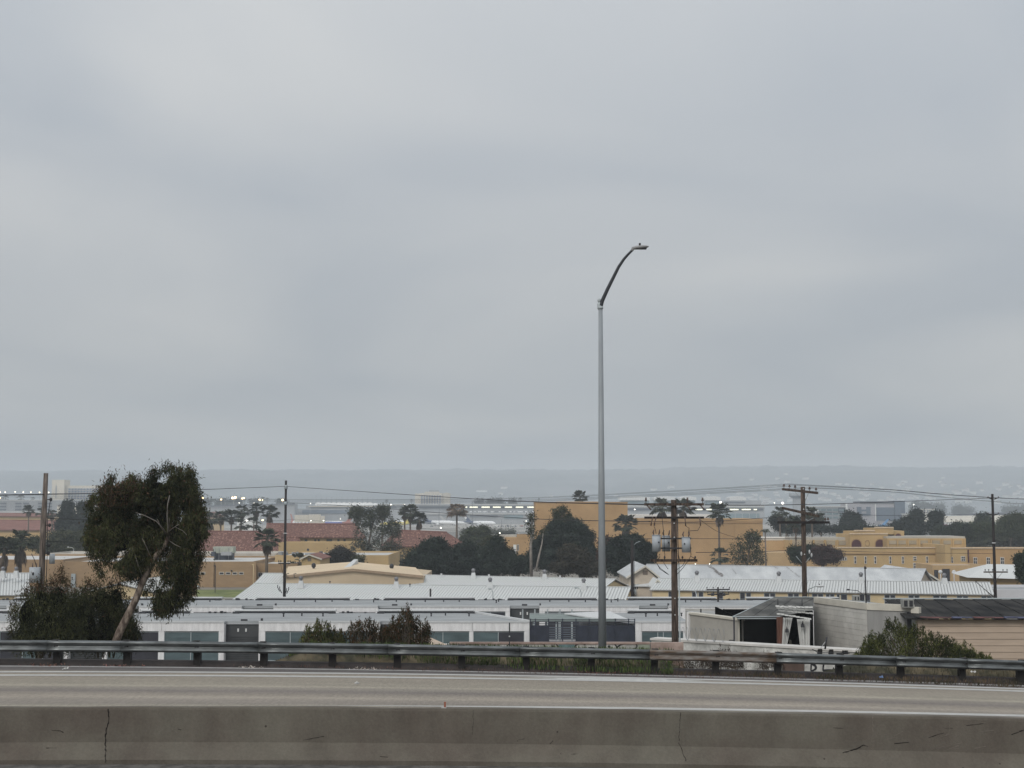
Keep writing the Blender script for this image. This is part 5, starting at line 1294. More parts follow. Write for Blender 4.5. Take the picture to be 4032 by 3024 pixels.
# shift between the leaning photo pixels and the vertical pole at its top
xtop = at(2381, 1206, YL).x; sh_ = xb - xtop
ap = [(383, 1500), (392, 1430), (420, 1340), (520, 1120), (620, 920), (720, 720), (820, 570), (900, 480), (980, 400)]
pts = [at(2300 + a / 4.74, 900 + c / 4.74, YL) + Vector((sh_, 0, 0)) for a, c in ap]
MB().tube(pts, [.066, .066, .060, .056, .052, .048, .044, .040, .036], 12).build('arm', mat('dark_steel_arm', (.028, .031, .037), .6, .1, 2), lp)
MB().tube([(xb - .035, YL, zT - .12), (xb - .035, YL, zT + .10)], [.06, .045], 8).build('pole_cap', FRAMEM, lp)
b_ = MB(); b_.ball((xb - .045, YL, zT + .16), .055, None, .07, 8, 6); b_.box(xb - .10, xb - .02, YL - .03, YL + .03, zT - .1, zT + .06); b_.build('clamp', FRAMEM, lp)
MB().tube([(xb, YL, zT - .11), (xb, YL, zT - .03)], .085, 10).build('collar', FRAMEM, lp)
# lamp head: flat oval body
hc = at(2537, 974, YL) + Vector((sh_, 0, 0))
HEAD = mat('lamp_head_grey', (.27, .27, .27), .5, .1, 4)
b_ = MB(); n_, i0 = 14, 0
prof = [(-.275, .012, .03), (-.24, .055, .042), (-.12, .10, .060), (0, .125, .066), (.12, .12, .055), (.22, .085, .035), (.27, .05, .015)]
for a, wy, wz in prof:
    for k in range(n_):
        t_ = 2 * math.pi * k / n_; b_.v.append(hc + Vector((a * 1.0, wy * math.cos(t_), wz * math.sin(t_) + a * .10)))
for j in range(len(prof) - 1):
    for k in range(n_): b_.f.append((j * n_ + k, j * n_ + (k + 1) % n_, (j + 1) * n_ + (k + 1) % n_, (j + 1) * n_ + k)); b_.sm.append(True)
b_.f.append(tuple(range(n_))[::-1]); b_.f.append(tuple(range((len(prof) - 1) * n_, len(prof) * n_))); b_.sm += [False, False]
head = b_.build('lamp_head', HEAD, lp)
MB().box(hc.x - .13, hc.x + .20, YL - .10, YL + .10, hc.z - .055, hc.z - .028).build('lens', DARKM, head)
b_ = MB(); b_.tube([(hc.x - .01, YL, hc.z + .05), (hc.x - .01, YL, hc.z + .135)], .032, 10); b_.build('photocell', BLACK, head)
MB().tube([pts[-1] - Vector((.03, 0, .03)), hc + Vector((-.2, 0, -.01))], [.045, .055], 10).build('arm_socket', HEAD, lp)

# ------------------------------------------------------------------ utility poles
def pole(label, px_t, py_t, px_b, Y, r0, r1, m, zb=0, mid=None, cat='utility pole'):
    x = (at(px_t, py_t, Y).x + at(px_b, 2330, Y).x) / 2
    T = Vector((x, Y, zat(py_t, Y)))
    root = thing('utility_pole', (x, Y, zb), label, cat, 'utility poles')
    MB().tube([(x, Y, zb), T.lerp(Vector((x, Y, zb)), .5), T], [r0, (r0 + r1) / 2, r1], 14).build('pole', m, root)
    return root, x, T
def crossarm(root, c, L, m, ang=0.0, w=.055, h=.07, name='crossarm'):
    """c centre, ang = turn in plan"""
    u = Vector((math.cos(ang), math.sin(ang), 0)); f = Frame(c - u * L / 2, c + u * L / 2)
    return MB(f).box(0, L, -w, w, c.z - h, c.z + h).build(name, m, root)
def insulator(parent, q, h=.22, r=.055, m=None):
    b_ = MB(); b_.tube([q, q + Vector((0, 0, h * .45))], .018, 5); 
    b_.tube([q + Vector((0, 0, h * .4)), q + Vector((0, 0, h * .5)), q + Vector((0, 0, h * .75)), q + Vector((0, 0, h))], [r, r * 1.25, r * .7, r * .9], 8); return b_.build('insulator', m or INSUL, parent)
def brace(parent, a, c, m=None, r=.02): return MB().tube([a, c], r, 5).build('brace', m or STEEL, parent)

# P1 leaning old pole at the left
Y1 = 80
p1 = thing('utility_pole', (at(157, 2400, Y1).x, Y1, 5), 'rough weathered wooden pole leaning slightly right, rising from the shrubs at the left', 'utility pole', 'utility poles')
MB().tube([(at(157, 2400, Y1).x, Y1, 5), at(168, 2150, Y1), at(181, 1863, Y1)], [.19, .165, .125], 14).build('pole', WOOD_G, p1)
for px, py in ((196, 1967), (191, 2068), (188, 2148), (187, 2178)):
    q = at(px, py, Y1 - .1); b_ = MB(); b_.ball(q + Vector((.06, 0, 0)), .09, .07, .11, 8, 5); b_.box(q.x - .12, q.x + .02, q.y - .04, q.y + .04, q.z - .03, q.z + .03); b_.build('bracket', DARKM, p1)
b_ = MB()
for k in range(4): q = at(194 + k * 4, 1962, Y1 - .1); b_.tube([q, q + Vector((0, 0, .18))], .012, 4)
b_.build('insulator', CAPW, p1)
MB().tube([at(198, 1972, Y1 - .2), at(192, 2010, Y1 - .2), at(187, 2040, Y1 - .2), at(186, 2180, Y1 - .2), at(180, 2330, Y1 - .2)], .022, 5).build('riser_cable', CABLE, p1)
q = at(188, 2160, Y1 - .3); MB().tube([at(124, 2180, Y1 - .3), at(136, 2205, Y1 - .3), at(146, 2240, Y1 - .3)], .02, 5).build('drop_cable', CABLE, p1)
tr = at(137, 2262, Y1 - .35); b_ = MB(); b_.tube([tr - Vector((0, 0, .45)), tr + Vector((0, 0, .40))], .30, 14); o = b_.build('transformer', TANK, p1)
MB().ball(tr + Vector((0, -.29, .05)), .07, .05, .1, 6, 4).build('bushing', DARKM, o)
for dx in (-.12, .1): MB().tube([tr + Vector((dx, -.05, .4)), tr + Vector((dx, -.05, .62))], .03, 6).build('bushing', INSUL, o)
tr = at(205, 2200, Y1 + .4); o = MB().tube([tr - Vector((0, 0, .28)), tr + Vector((0, 0, .28))], .16, 10).build('transformer', TANK, p1)

# P2 tarred pole
p2, x2, T2 = pole('tall tarred black pole rising beside the long white roof, left of centre', 1124, 1892, 1122, 176, .20, .135, TARRED)
MB().tube([T2 - Vector((0, 0, 1.05)), T2 - Vector((0, 0, .55))], .22, 8).build('cable_clamp', FRAMEM, p2)
MB().tube([T2 - Vector((0, 0, 3.0)), T2 - Vector((0, 0, 2.6))], .2, 8).build('cable_clamp', FRAMEM, p2)
MB().tube([(x2, 176, zat(2101, 176)), (x2, 176, zat(2098, 176))], .22, 8).build('band', CAPW, p2)
c = Vector((x2, 175.7, zat(2218, 176))); crossarm(p2, c, 1.5, TARRED)
for d in (-.7, -.45, .45, .7): insulator(p2, c + Vector((d, 0, .07)), .3, .08, DARKM)
for s in (-1, 1): brace(p2, c + Vector((s * .5, 0, 0)), c + Vector((s * .15, 0, -1.3)), CABLE)
c = Vector((x2 + .8, 175.6, zat(2262, 176)))
for dx in (-.4, .5): MB().tube([c + Vector((dx + .2, 0, .15)), c + Vector((dx - .1, 0, .1)), c + Vector((dx - .05, 0, -.35)), c + Vector((dx + .2, 0, -.3))], .05, 6).build('cable_bracket', DARKM, p2)
for dx, py in ((-.75, 2312), (-.5, 2318), (.6, 2320), (.35, 2325)):
    q = Vector((x2 + dx, 175.5, zat(py, 176))); MB().tube([q + Vector((0, 0, .3)), q, q + Vector((.25 * (1 if dx < 0 else -1), 0, -.5))], .05, 6).build('cable_bracket', DARKM, p2)

# P3 wooden pole with three transformers
p3, x3, T3 = pole('thick brown wooden pole carrying three grey transformers and many crossarms', 2664, 1968, 2645, 64, .175, .125, WOOD, zb=5)
def q3(px, py, dy=0.0): return at(px, py, 64) + Vector((x3 - at(2660, py, 64).x, dy, 0))
c = q3(2659, 1986, -.2); crossarm(p3, c, 2.66, WOOD, 0, .05, .055)
for px in (2549, 2712, 2771): insulator(p3, q3(px, 1982, -.2), .26, .05, INSUL)
for px in (2552, 2707, 2762):
    MB().tube([q3(px, 1989, -.2), q3(px + 16, 2007, -.3)], [.03, .035], 6).build('cutout_fuse', INSUL, p3)
c = q3(2659, 2038, -.2); crossarm(p3, c, 2.66, TARRED, 0, .05, .05)
for px in (2575, 2588, 2700, 2758):
    MB().tube([q3(px, 2036, -.25), q3(px + (2 if px > 2600 else -6), 2055, -.3), q3(px + (3 if px > 2600 else -8), 2070, -.3)], [.03, .022, .03], 6).build('cutout_fuse', INSUL, p3)
MB().box(x3 - .13, x3 + .16, 63.82, 63.86, q3(0, 2043).z, q3(0, 2034).z).build('plate', FRAMEM, p3)
for py in (2120, 2158):
    c = q3(2656, py, -.25); crossarm(p3, c, 1.55, DARKM, 0, .03, .035, 'hanger_bar')
for px, py0, py1, dy in ((2586, 2108, 2170, -.45), (2632, 2112, 2172, .35), (2702, 2116, 2174, -.45)):
    a, c = q3(px, py1, dy), q3(px, py0, dy); o = MB().tube([a, c], .19, 16).build('transformer', TANK, p3)
    MB().tube([c, c + Vector((0, 0, .03))], .205, 16).build('lid', TANK, o)
    for s in (-1, 1): MB().tube([c + Vector((s * .11, 0, .03)), c + Vector((s * .11 + .03 * s, 0, .14)), c + Vector((s * .12 + .03, 0, .27))], [.022, .034, .018], 6).build('bushing', INSUL, o)
    MB().ball((a + c) / 2 + Vector((.09 if px < 2650 else -.09, -.19, .06)), .035, .03, .04, 6, 4).build('bushing', DARKM, o)
c = q3(2656, 2206, -.2); crossarm(p3, c, 2.1, WOOD, 0, .05, .06)
for px in (2584, 2620, 2690, 2740): insulator(p3, q3(px, 2203, -.2), .16, .04, DARKM)
for py in (2060, 2115, 2160, 2205, 2355, 2420): MB().tube([q3(2659, py, -.16) , q3(2659, py, -.19)], .03, 6).build('bolt', CAPW, p3)
MB().tube([(x3 + .21, 63.9, 5), (x3 + .19, 63.9, q3(0, 2215).z)], .035, 8).build('conduit', FRAMEM, p3)
MB().tube([(x3 + .17, 63.85, q3(0, 2215).z), (x3 + .13, 63.85, q3(0, 2000).z)], .018, 6).build('riser_cable', DARKM, p3)
for pts_ in ([(2610, 2040), (2617, 2110), (2618, 2180)], [(2672, 2045), (2672, 2180), (2678, 2205)], [(2597, 2165), (2584, 2190), (2582, 2210), (2600, 2235), (2630, 2258)], [(2720, 2140), (2722, 2185), (2712, 2205), (2690, 2235), (2665, 2262)],
             [(2620, 2180), (2615, 2215), (2632, 2240)], [(2700, 2205), (2690, 2225), (2663, 2245)], [(2584, 2210), (2600, 2240), (2634, 2262)], [(2722, 2190), (2735, 2197), (2738, 2205)], [(2578, 2072), (2584, 2085), (2586, 2100)], [(2702, 2070), (2716, 2080), (2712, 2100)], [(2759, 2072), (2750, 2088), (2716, 2090)]):
    MB().tube([q3(a, c, -.35) for a, c in pts_], .013, 5).build('jumper_cable', CABLE, p3)

# P4 short black pole
p4, x4, T4 = pole('short plain tarred pole standing at the right end of the longest white roof', 2491, 2128, 2488, 176, .21, .17, TARRED)
MB().tube([(x4 + .25, 175.9, 0), (x4 + .25, 175.9, zat(2145, 176))], .03, 6).build('conduit', DARKM, p4)
MB().tube([(x4 + .25, 175.9, zat(2145, 176)), (x4 + .5, 175.6, zat(2136, 176)), (x4 + .95, 175.4, zat(2131, 176))], .04, 6).build('lamp_arm', FRAMEM, p4)

# P5 wooden pole with angled arms
p5, x5, T5 = pole('tall wooden pole with three turned crossarms behind the tarp shed', 3164, 1917, 3165, 90, .175, .14, WOOD, zb=5)
def q5(px, py, dy=0.0): return at(px, py, 90) + Vector((x5 - at(3164, py, 90).x, dy, 0))
A_, B_ = q5(3101, 1925, 1.4), q5(3206, 1942, -1.2)
u = (B_ - A_).normalized(); w_ = Vector((0, 0, 1)); n_ = u.cross(w_).normalized() * .055; h_ = Vector((0, 0, .075))
def bar(A_, B_, m, nm='crossarm', t=.055, h=.075):
    u = (B_ - A_).normalized(); n_ = u.cross(Vector((0, 0, 1))).normalized() * t; h_ = Vector((0, 0, h))
    return MB().hexa([A_ - n_ - h_, B_ - n_ - h_, B_ + n_ - h_, A_ + n_ - h_, A_ - n_ + h_, B_ - n_ + h_, B_ + n_ + h_, A_ + n_ + h_]).build(nm, m, p5)
bar(A_, B_, WOOD)
INS5 = [q5(px, py, 1.3 - 2.5 * (px - 3103) / 100) for px, py in ((3105, 1921), (3122, 1923), (3139, 1926), (3182, 1934), (3201, 1937))]
for q in INS5: insulator(p5, q, .26, .07)
bar(q5(3099, 2000, 1.4), q5(3206, 2032, -1.4), WOOD)
for px, py in ((3196, 2026), (3205, 2020)): insulator(p5, q5(px, py, -1.3), .2, .06, CAPW)
bar(q5(3060, 2057, -.25), q5(3264, 2057, -.25), TARRED)
for px in (3247, 3258): insulator(p5, q5(px, 2054, -.25), .26, .07)
for a, c in (((3130, 1938), (3150, 1960)), ((3182, 1942), (3170, 1972)), ((3128, 2018), (3152, 2048)), ((3200, 2040), (3175, 2052)), ((3130, 2190), (3152, 2216)), ((3182, 2195), (3168, 2214))): brace(p5, q5(*a, -.3), q5(*c, -.2), FRAMEM, .022)
for py in (1925, 2005, 2057, 2182): MB().tube([q5(3164, py, -.16), q5(3164, py, -.2)], .04, 6).build('bolt', CAPW, p5)
for px, py in ((3150, 2180), (3182, 2172), (3190, 2185)): MB().ball(q5(px, py, -.3), .06, .05, .14, 6, 4).build('insulator', CAPW, p5)
MB().tube([q5(3175, 2350, -.3), q5(3176, 2318, -.4), q5(3192, 2306, -1.0)], .03, 6).build('lamp_arm', FRAMEM, p5)
hd = q5(3208, 2304, -1.2); b_ = MB(); b_.ball(hd, .30, .13, .075, 12, 6); o = b_.build('lamp_head', CAPW, p5); MB().tube([hd + Vector((-.02, 0, .07)), hd + Vector((-.02, 0, .15))], .03, 6).build('photocell', DARKM, o)

# P6 black pole on the right
p6, x6, T6 = pole('black pole with a low crossarm standing at the far right before the hipped white roof', 3907, 1945, 3919, 120, .16, .10, TARRED)
def q6(px, py, dy=0.0): return at(px, py, 120) + Vector((x6 - at(np.interp(py, [1945, 2355], [3906, 3917]), py, 120).x, dy, 0))
for py in (1961, 2024):
    for s in (-1, 1):
        MB().tube([q6(3908 + s * 4, py + 4, -.1), q6(3908 + s * 14, py + 1, -.1), q6(3908 + s * 24, py - 2, -.1)], [.05, .04, .02], 5).build('side_arm', TARRED, p6)
        insulator(p6, q6(3908 + s * 20, py - 1, -.1), .12, .04)
c = q6(3915, 2252, -.2); crossarm(p6, c, 2.0, WOOD, 0, .05, .055)
for px in (3874, 3888, 3903, 3944, 3960): insulator(p6, q6(px, 2249, -.2), .18, .05, DARKM)
for s in (-1, 1): brace(p6, c + Vector((s * .6, 0, 0)), c + Vector((s * .08, .1, -.62)), FRAMEM, .02)
MB().tube([q6(3834, 2288, -.3), q6(3870, 2320, -.3), q6(3908, 2352, -.3)], .035, 5).build('guy_cable', CABLE, p6)
MB().tube([q6(3840, 2290, -.3), q6(3878, 2328, -.3), q6(3898, 2352, -.3)], .03, 5).build('guy_cable', CAPW, p6)
MB().tube([(x6, 120, q6(0, 2140).z), (x6, 120, q6(0, 2136).z)], .15, 8).build('band', CAPW, p6)

# P7 small far pole with double arms, in front of the cream barrack
p7, x7, T7 = pole('small dark pole top with two short crossarms in front of the cream barrack', 2827, 2312, 2827, 168, .13, .11, TARRED)
for py, L in ((2321, 2.9), (2340, 2.7)):
    c = Vector((x7, 167.8, zat(py, 168))); crossarm(p7, c, L, TARRED, .25, .05, .07)
    for d in (-.45, -.2, .2, .45): insulator(p7, c + Vector((d * L, 0, .05)), .25, .07, DARKM)
for dx in (-.7, .6): MB().tube([(x7 + dx, 167.5, zat(2345, 168)), (x7 + dx, 167.5, zat(2334, 168))], .2, 8).build('transformer', DARKM, p7)
# goose-neck lamps of the barracks
def small_lamp(px_b, py_b, px_t, py_t, Y, label, m=DARKM, zb=0, lit=False, arm=True):
    bx = xat(px_b, py_b, Y); z1 = zat(py_t, Y); tx = xat(px_t, py_t, Y)
    o = thing('yard_lamp', (bx, Y, zb), label, 'lamp post', 'small lamps among the buildings')
    pts_ = [(bx, Y, zb), (bx, Y, z1 - .5), (bx - (bx - tx) * .3, Y, z1 - .12), (tx, Y, z1)] if arm else [(bx, Y, zb), (bx, Y, z1)]
    MB().tube(pts_, [.06, .05, .04, .035] if arm else .06, 6).build('pole', m, o)
    MB().ball((tx, Y, z1), .22, .14, .11, 8, 5).build('lamp_head', emit('lit_lamp_white', (1, .95, .85), 6) if lit else m, o)
small_lamp(1941, 2345, 1928, 2318, 175, 'goose necked lamp before the long white roof, left of the steel lamp post', FRAMEM)
small_lamp(2288, 2348, 2268, 2314, 175, 'goose necked lamp right beside the steel lamp post base', FRAMEM)
small_lamp(2742, 2350, 2728, 2324, 172, 'white goose necked lamp by the cream barrack wall', CAPW)
small_lamp(3250, 2275, 3254, 2242, 215, 'tiny lamp standing before the worn grey roof', DARKM, arm=False)
small_lamp(3395, 2340, 3340, 2322, 168, 'dark lamp on a long arm at the eave of the cream barrack', DARKM)
small_lamp(290, 2180, 268, 2154, 330, 'white lamp on a curved arm above the brown building roof, left of the eucalyptus', CAPW)
small_lamp(847, 2316, 845, 2228, 262, 'yard lamp with a white lantern on a dark stem beside the lawn', DARKM, arm=False)
small_lamp(997, 2310, 996, 2224, 262, 'pale yard lamp post at the right corner of the brown building', CREAM, arm=False)
bp_ = thing('vent_stack', (xat(1695, 2330, 178), 178, 0), 'short thick black pipe standing before the long white roof', 'pipe'); MB().tube([(bp_.location.x, 178, 0), (bp_.location.x, 178, zat(2318, 178))], .11, 8).build('pipe', TARRED, bp_)
cp = thing('short_post', (xat(2006, 2530, 52), 52, 8.4), 'short dark post with a white stripe behind the guardrail, left of the navy fence', 'post')
MB().box(cp.location.x - .022, cp.location.x + .022, 52, 52.05, 8.4, zat(2452, 52)).build('post', DARKM, cp); MB().box(cp.location.x - .024, cp.location.x + .024, 51.985, 51.998, zat(2508, 52), zat(2503, 52)).build('stripe', CAPW, cp)

# ------------------------------------------------------------------ overhead wires
def wire(pts, r, label, sag=0.0):
    """pts = (px, py, Y) that the wire passes through"""
    P = [at(*p_) for p_ in pts]; Q = []
    for i in range(len(P) - 1):
        n = 10
        for k in range(n):
            s = k / n; p0, p1, p2, p3 = P[max(i - 1, 0)], P[i], P[i + 1], P[min(i + 2, len(P) - 1)]
            q = .5 * ((2 * p1) + (p2 - p0) * s + (2 * p0 - 5 * p1 + 4 * p2 - p3) * s * s + (3 * p1 - p0 - 3 * p2 + p3) * s ** 3); q.z -= sag * 4 * s * (1 - s); Q.append(q)
    Q.append(P[-1]); o = MB().tube(Q, r, 5).build('overhead_wire', CABLE); return tag(o, label, 'wire', 'overhead wires')
wire([(-900, 1962, 80), (-300, 1955, 80), (176, 1946, 80), (385, 1942, 105), (760, 1929, 140), (1124, 1915, 176)], .030, 'top wire from the leaning left pole behind the eucalyptus to the first black pole')
wire([(1124, 1915, 176), (1550, 1944, 150), (1900, 1966, 125), (2108, 1976, 100), (2400, 1984, 78), (2545, 1987, 64)], .030, 'top wire falling from the first black pole to the transformer pole')
wire([(2775, 1988, 64), (3000, 1989, 72), (3300, 1983, 88), (3560, 1974, 104), (3905, 1961, 120)], .020, 'sagging wire between the transformer pole and the black pole on the right')
for k, (q, ys) in enumerate(zip(INS5, ((1903, 1928, 1952, 1966, 1968), (1906, 1931, 1955, 1968, 1970), (1909, 1938, 1960, 1971, 1973), (1919, 1942, 1964, 1975, 1977), (1922, 1946, 1967, 1978, 1980)))):
    px0 = (3105, 3122, 3139, 3182, 3201)[k]
    ordn = ('first', 'second', 'third', 'fourth', 'fifth')[k]
    y0 = (1904, 1907, 1911, 1918, 1921)[k]
    wire([(px0, y0 + 1, 90 + 1.3 - 2.5 * k / 4), (2600, ys[1] + 7, 110), (2050, ys[2] + 8, 135), (1500, ys[3], 165), (900, ys[4] - 4, 200), (300, ys[4] - 14, 230), (-400, ys[4] - 40, 260)], .010, '%s wire from the left in the fan leaving the turned top crossarm to the left' % ordn)
    wire([(px0, y0 + 1, 90 + 1.3 - 2.5 * k / 4), (3500, 1927 + (0, 1, 2, 8, 10)[k], 104), (3700, 1944 + (0, 1, 2, 11, 13)[k], 112), (3905, 1958 + (0, 1, 2, 15, 17)[k], 120), (4100, 1966 + (0, 1, 2, 18, 20)[k], 130), (4700, 1985, 170)], .009, '%s wire of the bundle leaving the turned top crossarm to the right' % ordn)
wire([(1126, 1979, 176), (1400, 1993, 165), (1700, 2017, 140), (2108, 2043, 110), (2450, 2052, 80), (2560, 2053, 64)], .024, 'second wire falling from the first black pole across the tan hall')
wire([(2560, 2053, 64), (2740, 2056, 66), (3000, 2040, 76), (3160, 2028, 90)], .012, 'thin wire at the height of the lower black crossarm of the transformer pole')
wire([(1126, 2046, 176), (1220, 2049, 174), (1420, 2062, 168), (1800, 2090, 150), (2300, 2115, 115), (2640, 2122, 64)], .012, 'thin third wire from the first black pole, reaching the transformers')
wire([(186, 2041, 80), (345, 2046, 84), (700, 2056, 110), (1124, 2050, 176)], .020, 'wire at mid height between the leaning left pole and the first black pole')
wire([(186, 2131, 80), (345, 2137, 84), (700, 2150, 100)], .016, 'lowest thin wire leaving the leaning left pole')
wire([(2655, 2121, 64), (2900, 2121, 78), (3160, 2120, 90)], .012, 'level wire crossing the tan hall between the two wooden poles')
wire([(2740, 2175, 64), (2950, 2174, 78), (3160, 2168, 90), (3560, 2176, 105), (3912, 2180, 120)], .014, 'low wire crossing the ochre arcade building')
wire([(3160, 2010, 90), (3500, 2030, 104), (3905, 2024, 120), (4300, 2032, 150)], .012, 'wire through the lower side arms of the black pole on the right')
wire([(2755, 2045, 64), (2830, 2095, 72), (2930, 2125, 80)], .010, 'loose thin wire slanting down right of the transformer pole')
# ------------------------------------------------------------------ vegetation
def mk_lobes(lst, Y, depth=0.9, flat=None):
    """lobes given in photo pixels (px, py, rx, ry[, dY, weight]) at distance Y -> metres"""
    out = []
    for lb in lst:
        px, py, rx, ry = lb[:4]; dY = lb[4] if len(lb) > 4 else 0.0; w = lb[5] if len(lb) > 5 else 1.0
        q = at(px, py, Y + dY); s = ppm(Y)
        out.append((q.x, q.y, q.z, rx / s, rx / s * depth, ry / s, w))
    return out
def shift(lobes, o): return [(l[0] - o.x, l[1] - o.y, l[2] - o.z) + tuple(l[3:]) for l in lobes]
def tree(name, label, cat, lst, Y, m, leaf, per_lobe=90, per_clump=14, csize=None, base=None, zb=0.0, trunk=None, tr=.3, bark=BARK, group=None, corek=.7, down=0.1, up=0.0,
         aspect=.5, shell=.72, depth=.9, trunk_px=None, limbs=True):
    cx_ = sum(l[0] for l in lst) / len(lst) if base is None else base
    root = thing(name, (xat(cx_, 2300, Y), Y, zb), label, cat, group)
    o = origin(root); L = shift(mk_lobes(lst, Y, depth), o)
    if corek and len(L) > 2:
        g = np.random.default_rng(len(label)); S = []
        for l in L:
            S.append((*l[:3], l[3] * .72, l[4] * .72, l[5] * .72, .5))
            for k in range(7):
                d = g.normal(size=3); d[2] = abs(d[2]) * .9 + .05 if k else -.3; d[1] -= .4; d /= np.linalg.norm(d)
                q = g.uniform(.34, .48); S.append((l[0] + d[0] * l[3] * .66, l[1] + d[1] * l[4] * .66, l[2] + d[2] * l[5] * .66, l[3] * q, l[4] * q, l[5] * q * .85, .16))
        L = S; corek = min(.9, corek * 1.2)
    s = ppm(Y); cs = csize or 7 / s; per_clump = int(per_clump * 1.35)
    C = clumps(L, per_lobe, per_clump, cs, shell=shell)
    parts = [leaves(C, leaf, leaf * aspect, down=down, up=up)]
    if corek: parts.append(core(L, corek))
    V, Q = join(*parts)
    link_mesh('crown', np_mesh('crown', V, Q, m), root)
    if trunk is None: trunk = True
    if trunk:
        low = min(L, key=lambda l: l[2]); top = max(L, key=lambda l: l[2])
        b_ = MB(); c0 = Vector((0, 0, 0))
        if trunk_px: pts = [at(*p_, Y) for p_ in trunk_px]
        else: pts = [o, o + Vector((low[0] * .4, 0, max(.5, low[2] * .6))), o + Vector((top[0] * .7, 0, top[2]))]
        b_.tube(pts, [tr * (1 - .7 * k / (len(pts) - 1)) for k in range(len(pts))], 8)
        if limbs:
            for l in L[:16:5]: b_.tube([pts[len(pts) // 2], o + Vector((l[0], l[1], l[2]))], [tr * .4, tr * .12], 5)
        b_.build('trunk', bark, root)
    return root

# ---- the big eucalyptus on the left
YT = 52.0
et = thing('eucalyptus_tree', (xat(452, 2520, YT), YT, 8.8), 'tall drooping eucalyptus with a leaning peeling trunk, left of centre behind the guardrail', 'tree')
o = origin(et)
LB = [(530, 1960, 60, 70, .5), (500, 2050, 80, 75, .6), (570, 2090, 80, 70, 1.0), (690, 1905, 82, 68), (620, 1930, 75, 62), (735, 1975, 66, 95), (560, 1985, 105, 85, .7), (640, 2020, 130, 110, 1.3), (470, 1945, 75, 68), (420, 2030, 70, 100), (400, 2110, 55, 100), (470, 2130, 105, 85),
      (590, 2130, 120, 95, 1.2), (700, 2120, 95, 110, .9), (765, 2075, 40, 110), (745, 2180, 55, 80), (520, 2210, 70, 42), (695, 2240, 72, 60), (700, 2310, 52, 55), (640, 2370, 24, 40), (720, 2270, 48, 70)]
L = shift(mk_lobes(LB, YT, .95), o)
dark = rng.normal
def euc_crown(L, per_lobe, red_fn, name='crown', root=et, m1=EUC, m2=EUC_R, leaf=.155, per=20, cs=.115, shell=.45, holes=False):
    C = clumps(L, per_lobe, per, cs, shell=shell, flat=1.5)
    if holes:
        k = np.sin(C[:, 0] * 4.1 + 2.2 * np.sin(C[:, 2] * 2.3)) + np.sin(C[:, 2] * 4.7 + 1.3) + np.sin(C[:, 0] * 7.3 - C[:, 2] * 6.1); C = C[k > -1.5]
    red = red_fn(C)
    Va = leaves(C[~red], leaf, leaf * .21, down=1.3, spread=.75)
    link_mesh(name, np_mesh(name, *Va, m1), root)
    if red.any():
        Vb = leaves(C[red], leaf * .9, leaf * .22, down=.9, spread=.8)
        o_ = link_mesh(name, np_mesh(name, *Vb, m2), root); o_['label'] = 'reddish young leaves'
# leaf sprays: reddish young foliage on the upper left and the right rim
x_l, z_t = xat(470, 1950, YT) - o.x, zat(1990, YT) - o.z
euc_crown(L, 190, lambda C: ((C[:, 0] < x_l + .75) & (C[:, 2] > z_t) & (rng.uniform(size=len(C)) < .55)) | (rng.uniform(size=len(C)) < .07), holes=True)
hang = []
for px, py in [(380, 2230), (398, 2260), (420, 2200), (600, 2290), (632, 2400), (652, 2395), (690, 2390), (725, 2350), (745, 2320), (775, 2230), (795, 2160), (800, 2060), (360, 2160), (350, 2100), (352, 2040), (520, 1890), (600, 1860), (655, 1838), (668, 1845), (705, 1850), (750, 1880), (545, 2270), (480, 2240), (575, 2320), (510, 2262), (565, 2268), (770, 2000), (430, 1905), (395, 1950)]:
    hang.append((px, py, 17, 26, random.uniform(-.5, .5)))
for lb_ in LB:
    for k in range(4):
        a_ = random.uniform(-3.6, .4) if k else random.uniform(0, 3.1)
        hang.append((lb_[0] + math.cos(a_) * lb_[2] * 1.02, lb_[1] - math.sin(a_) * lb_[3] * 1.04, 12, 24, random.uniform(-.5, .4)))
Lh = shift(mk_lobes(hang, YT, 1.0), o)
euc_crown(Lh, 9, lambda C: rng.uniform(size=len(C)) < .12, per=16, cs=.07, shell=.1)
V, Q = core([l for l in L if l[4] > .5], .43); link_mesh('inner_foliage', np_mesh('inner_foliage', V, Q, mat('eucalyptus_inner_foliage', (.008, .009, .006), 1.0, .3, 3, spec=0.0)), et)  # near-black lumps: the deep shade inside the crown, put into the colour
tp = [at(px, py, YT) for px, py in ((446, 2560), (470, 2490), (505, 2420), (535, 2360), (562, 2290), (585, 2240), (612, 2190), (640, 2160), (655, 2135), (664, 2110))]
MB().tube(tp, [.155, .145, .135, .128, .12, .112, .108, .09, .075, .065], 12).build('trunk', EUC_BARK, et)
def limb(pts, r0, r1, dY=-.6, nm='limb'):
    P = [at(px, py, YT + dY * min(1, k * .6 + .2)) for k, (px, py) in enumerate(pts)]; r0 *= .62; r1 *= .7; MB().tube(P, [r0 + (r1 - r0) * k / (len(P) - 1) for k in range(len(P))], 7).build(nm, mat('pale_limb_bark', (.20, .18, .16), .85, .2, 6), et)
limb([(663, 2115), (662, 2080), (658, 2030), (660, 1985), (668, 1950)], .05, .022, -1.2)
limb([(662, 2112), (645, 2085), (615, 2052), (570, 2030), (535, 2018)], .035, .012, -1.3)
limb([(660, 2110), (635, 2080), (620, 2045)], .03, .012, -1.3)
limb([(664, 2095), (680, 2080), (705, 2064)], .03, .012, -1.3)
limb([(664, 2095), (668, 2060), (667, 2040)], .022, .010, -1.3)
limb([(668, 2130), (690, 2145), (712, 2155)], .022, .01, -1.3)
limb([(560, 2270), (545, 2230), (535, 2195), (520, 2150)], .04, .012, -.5)
limb([(600, 2200), (588, 2180), (575, 2150), (560, 2120)], .025, .01, -.8)
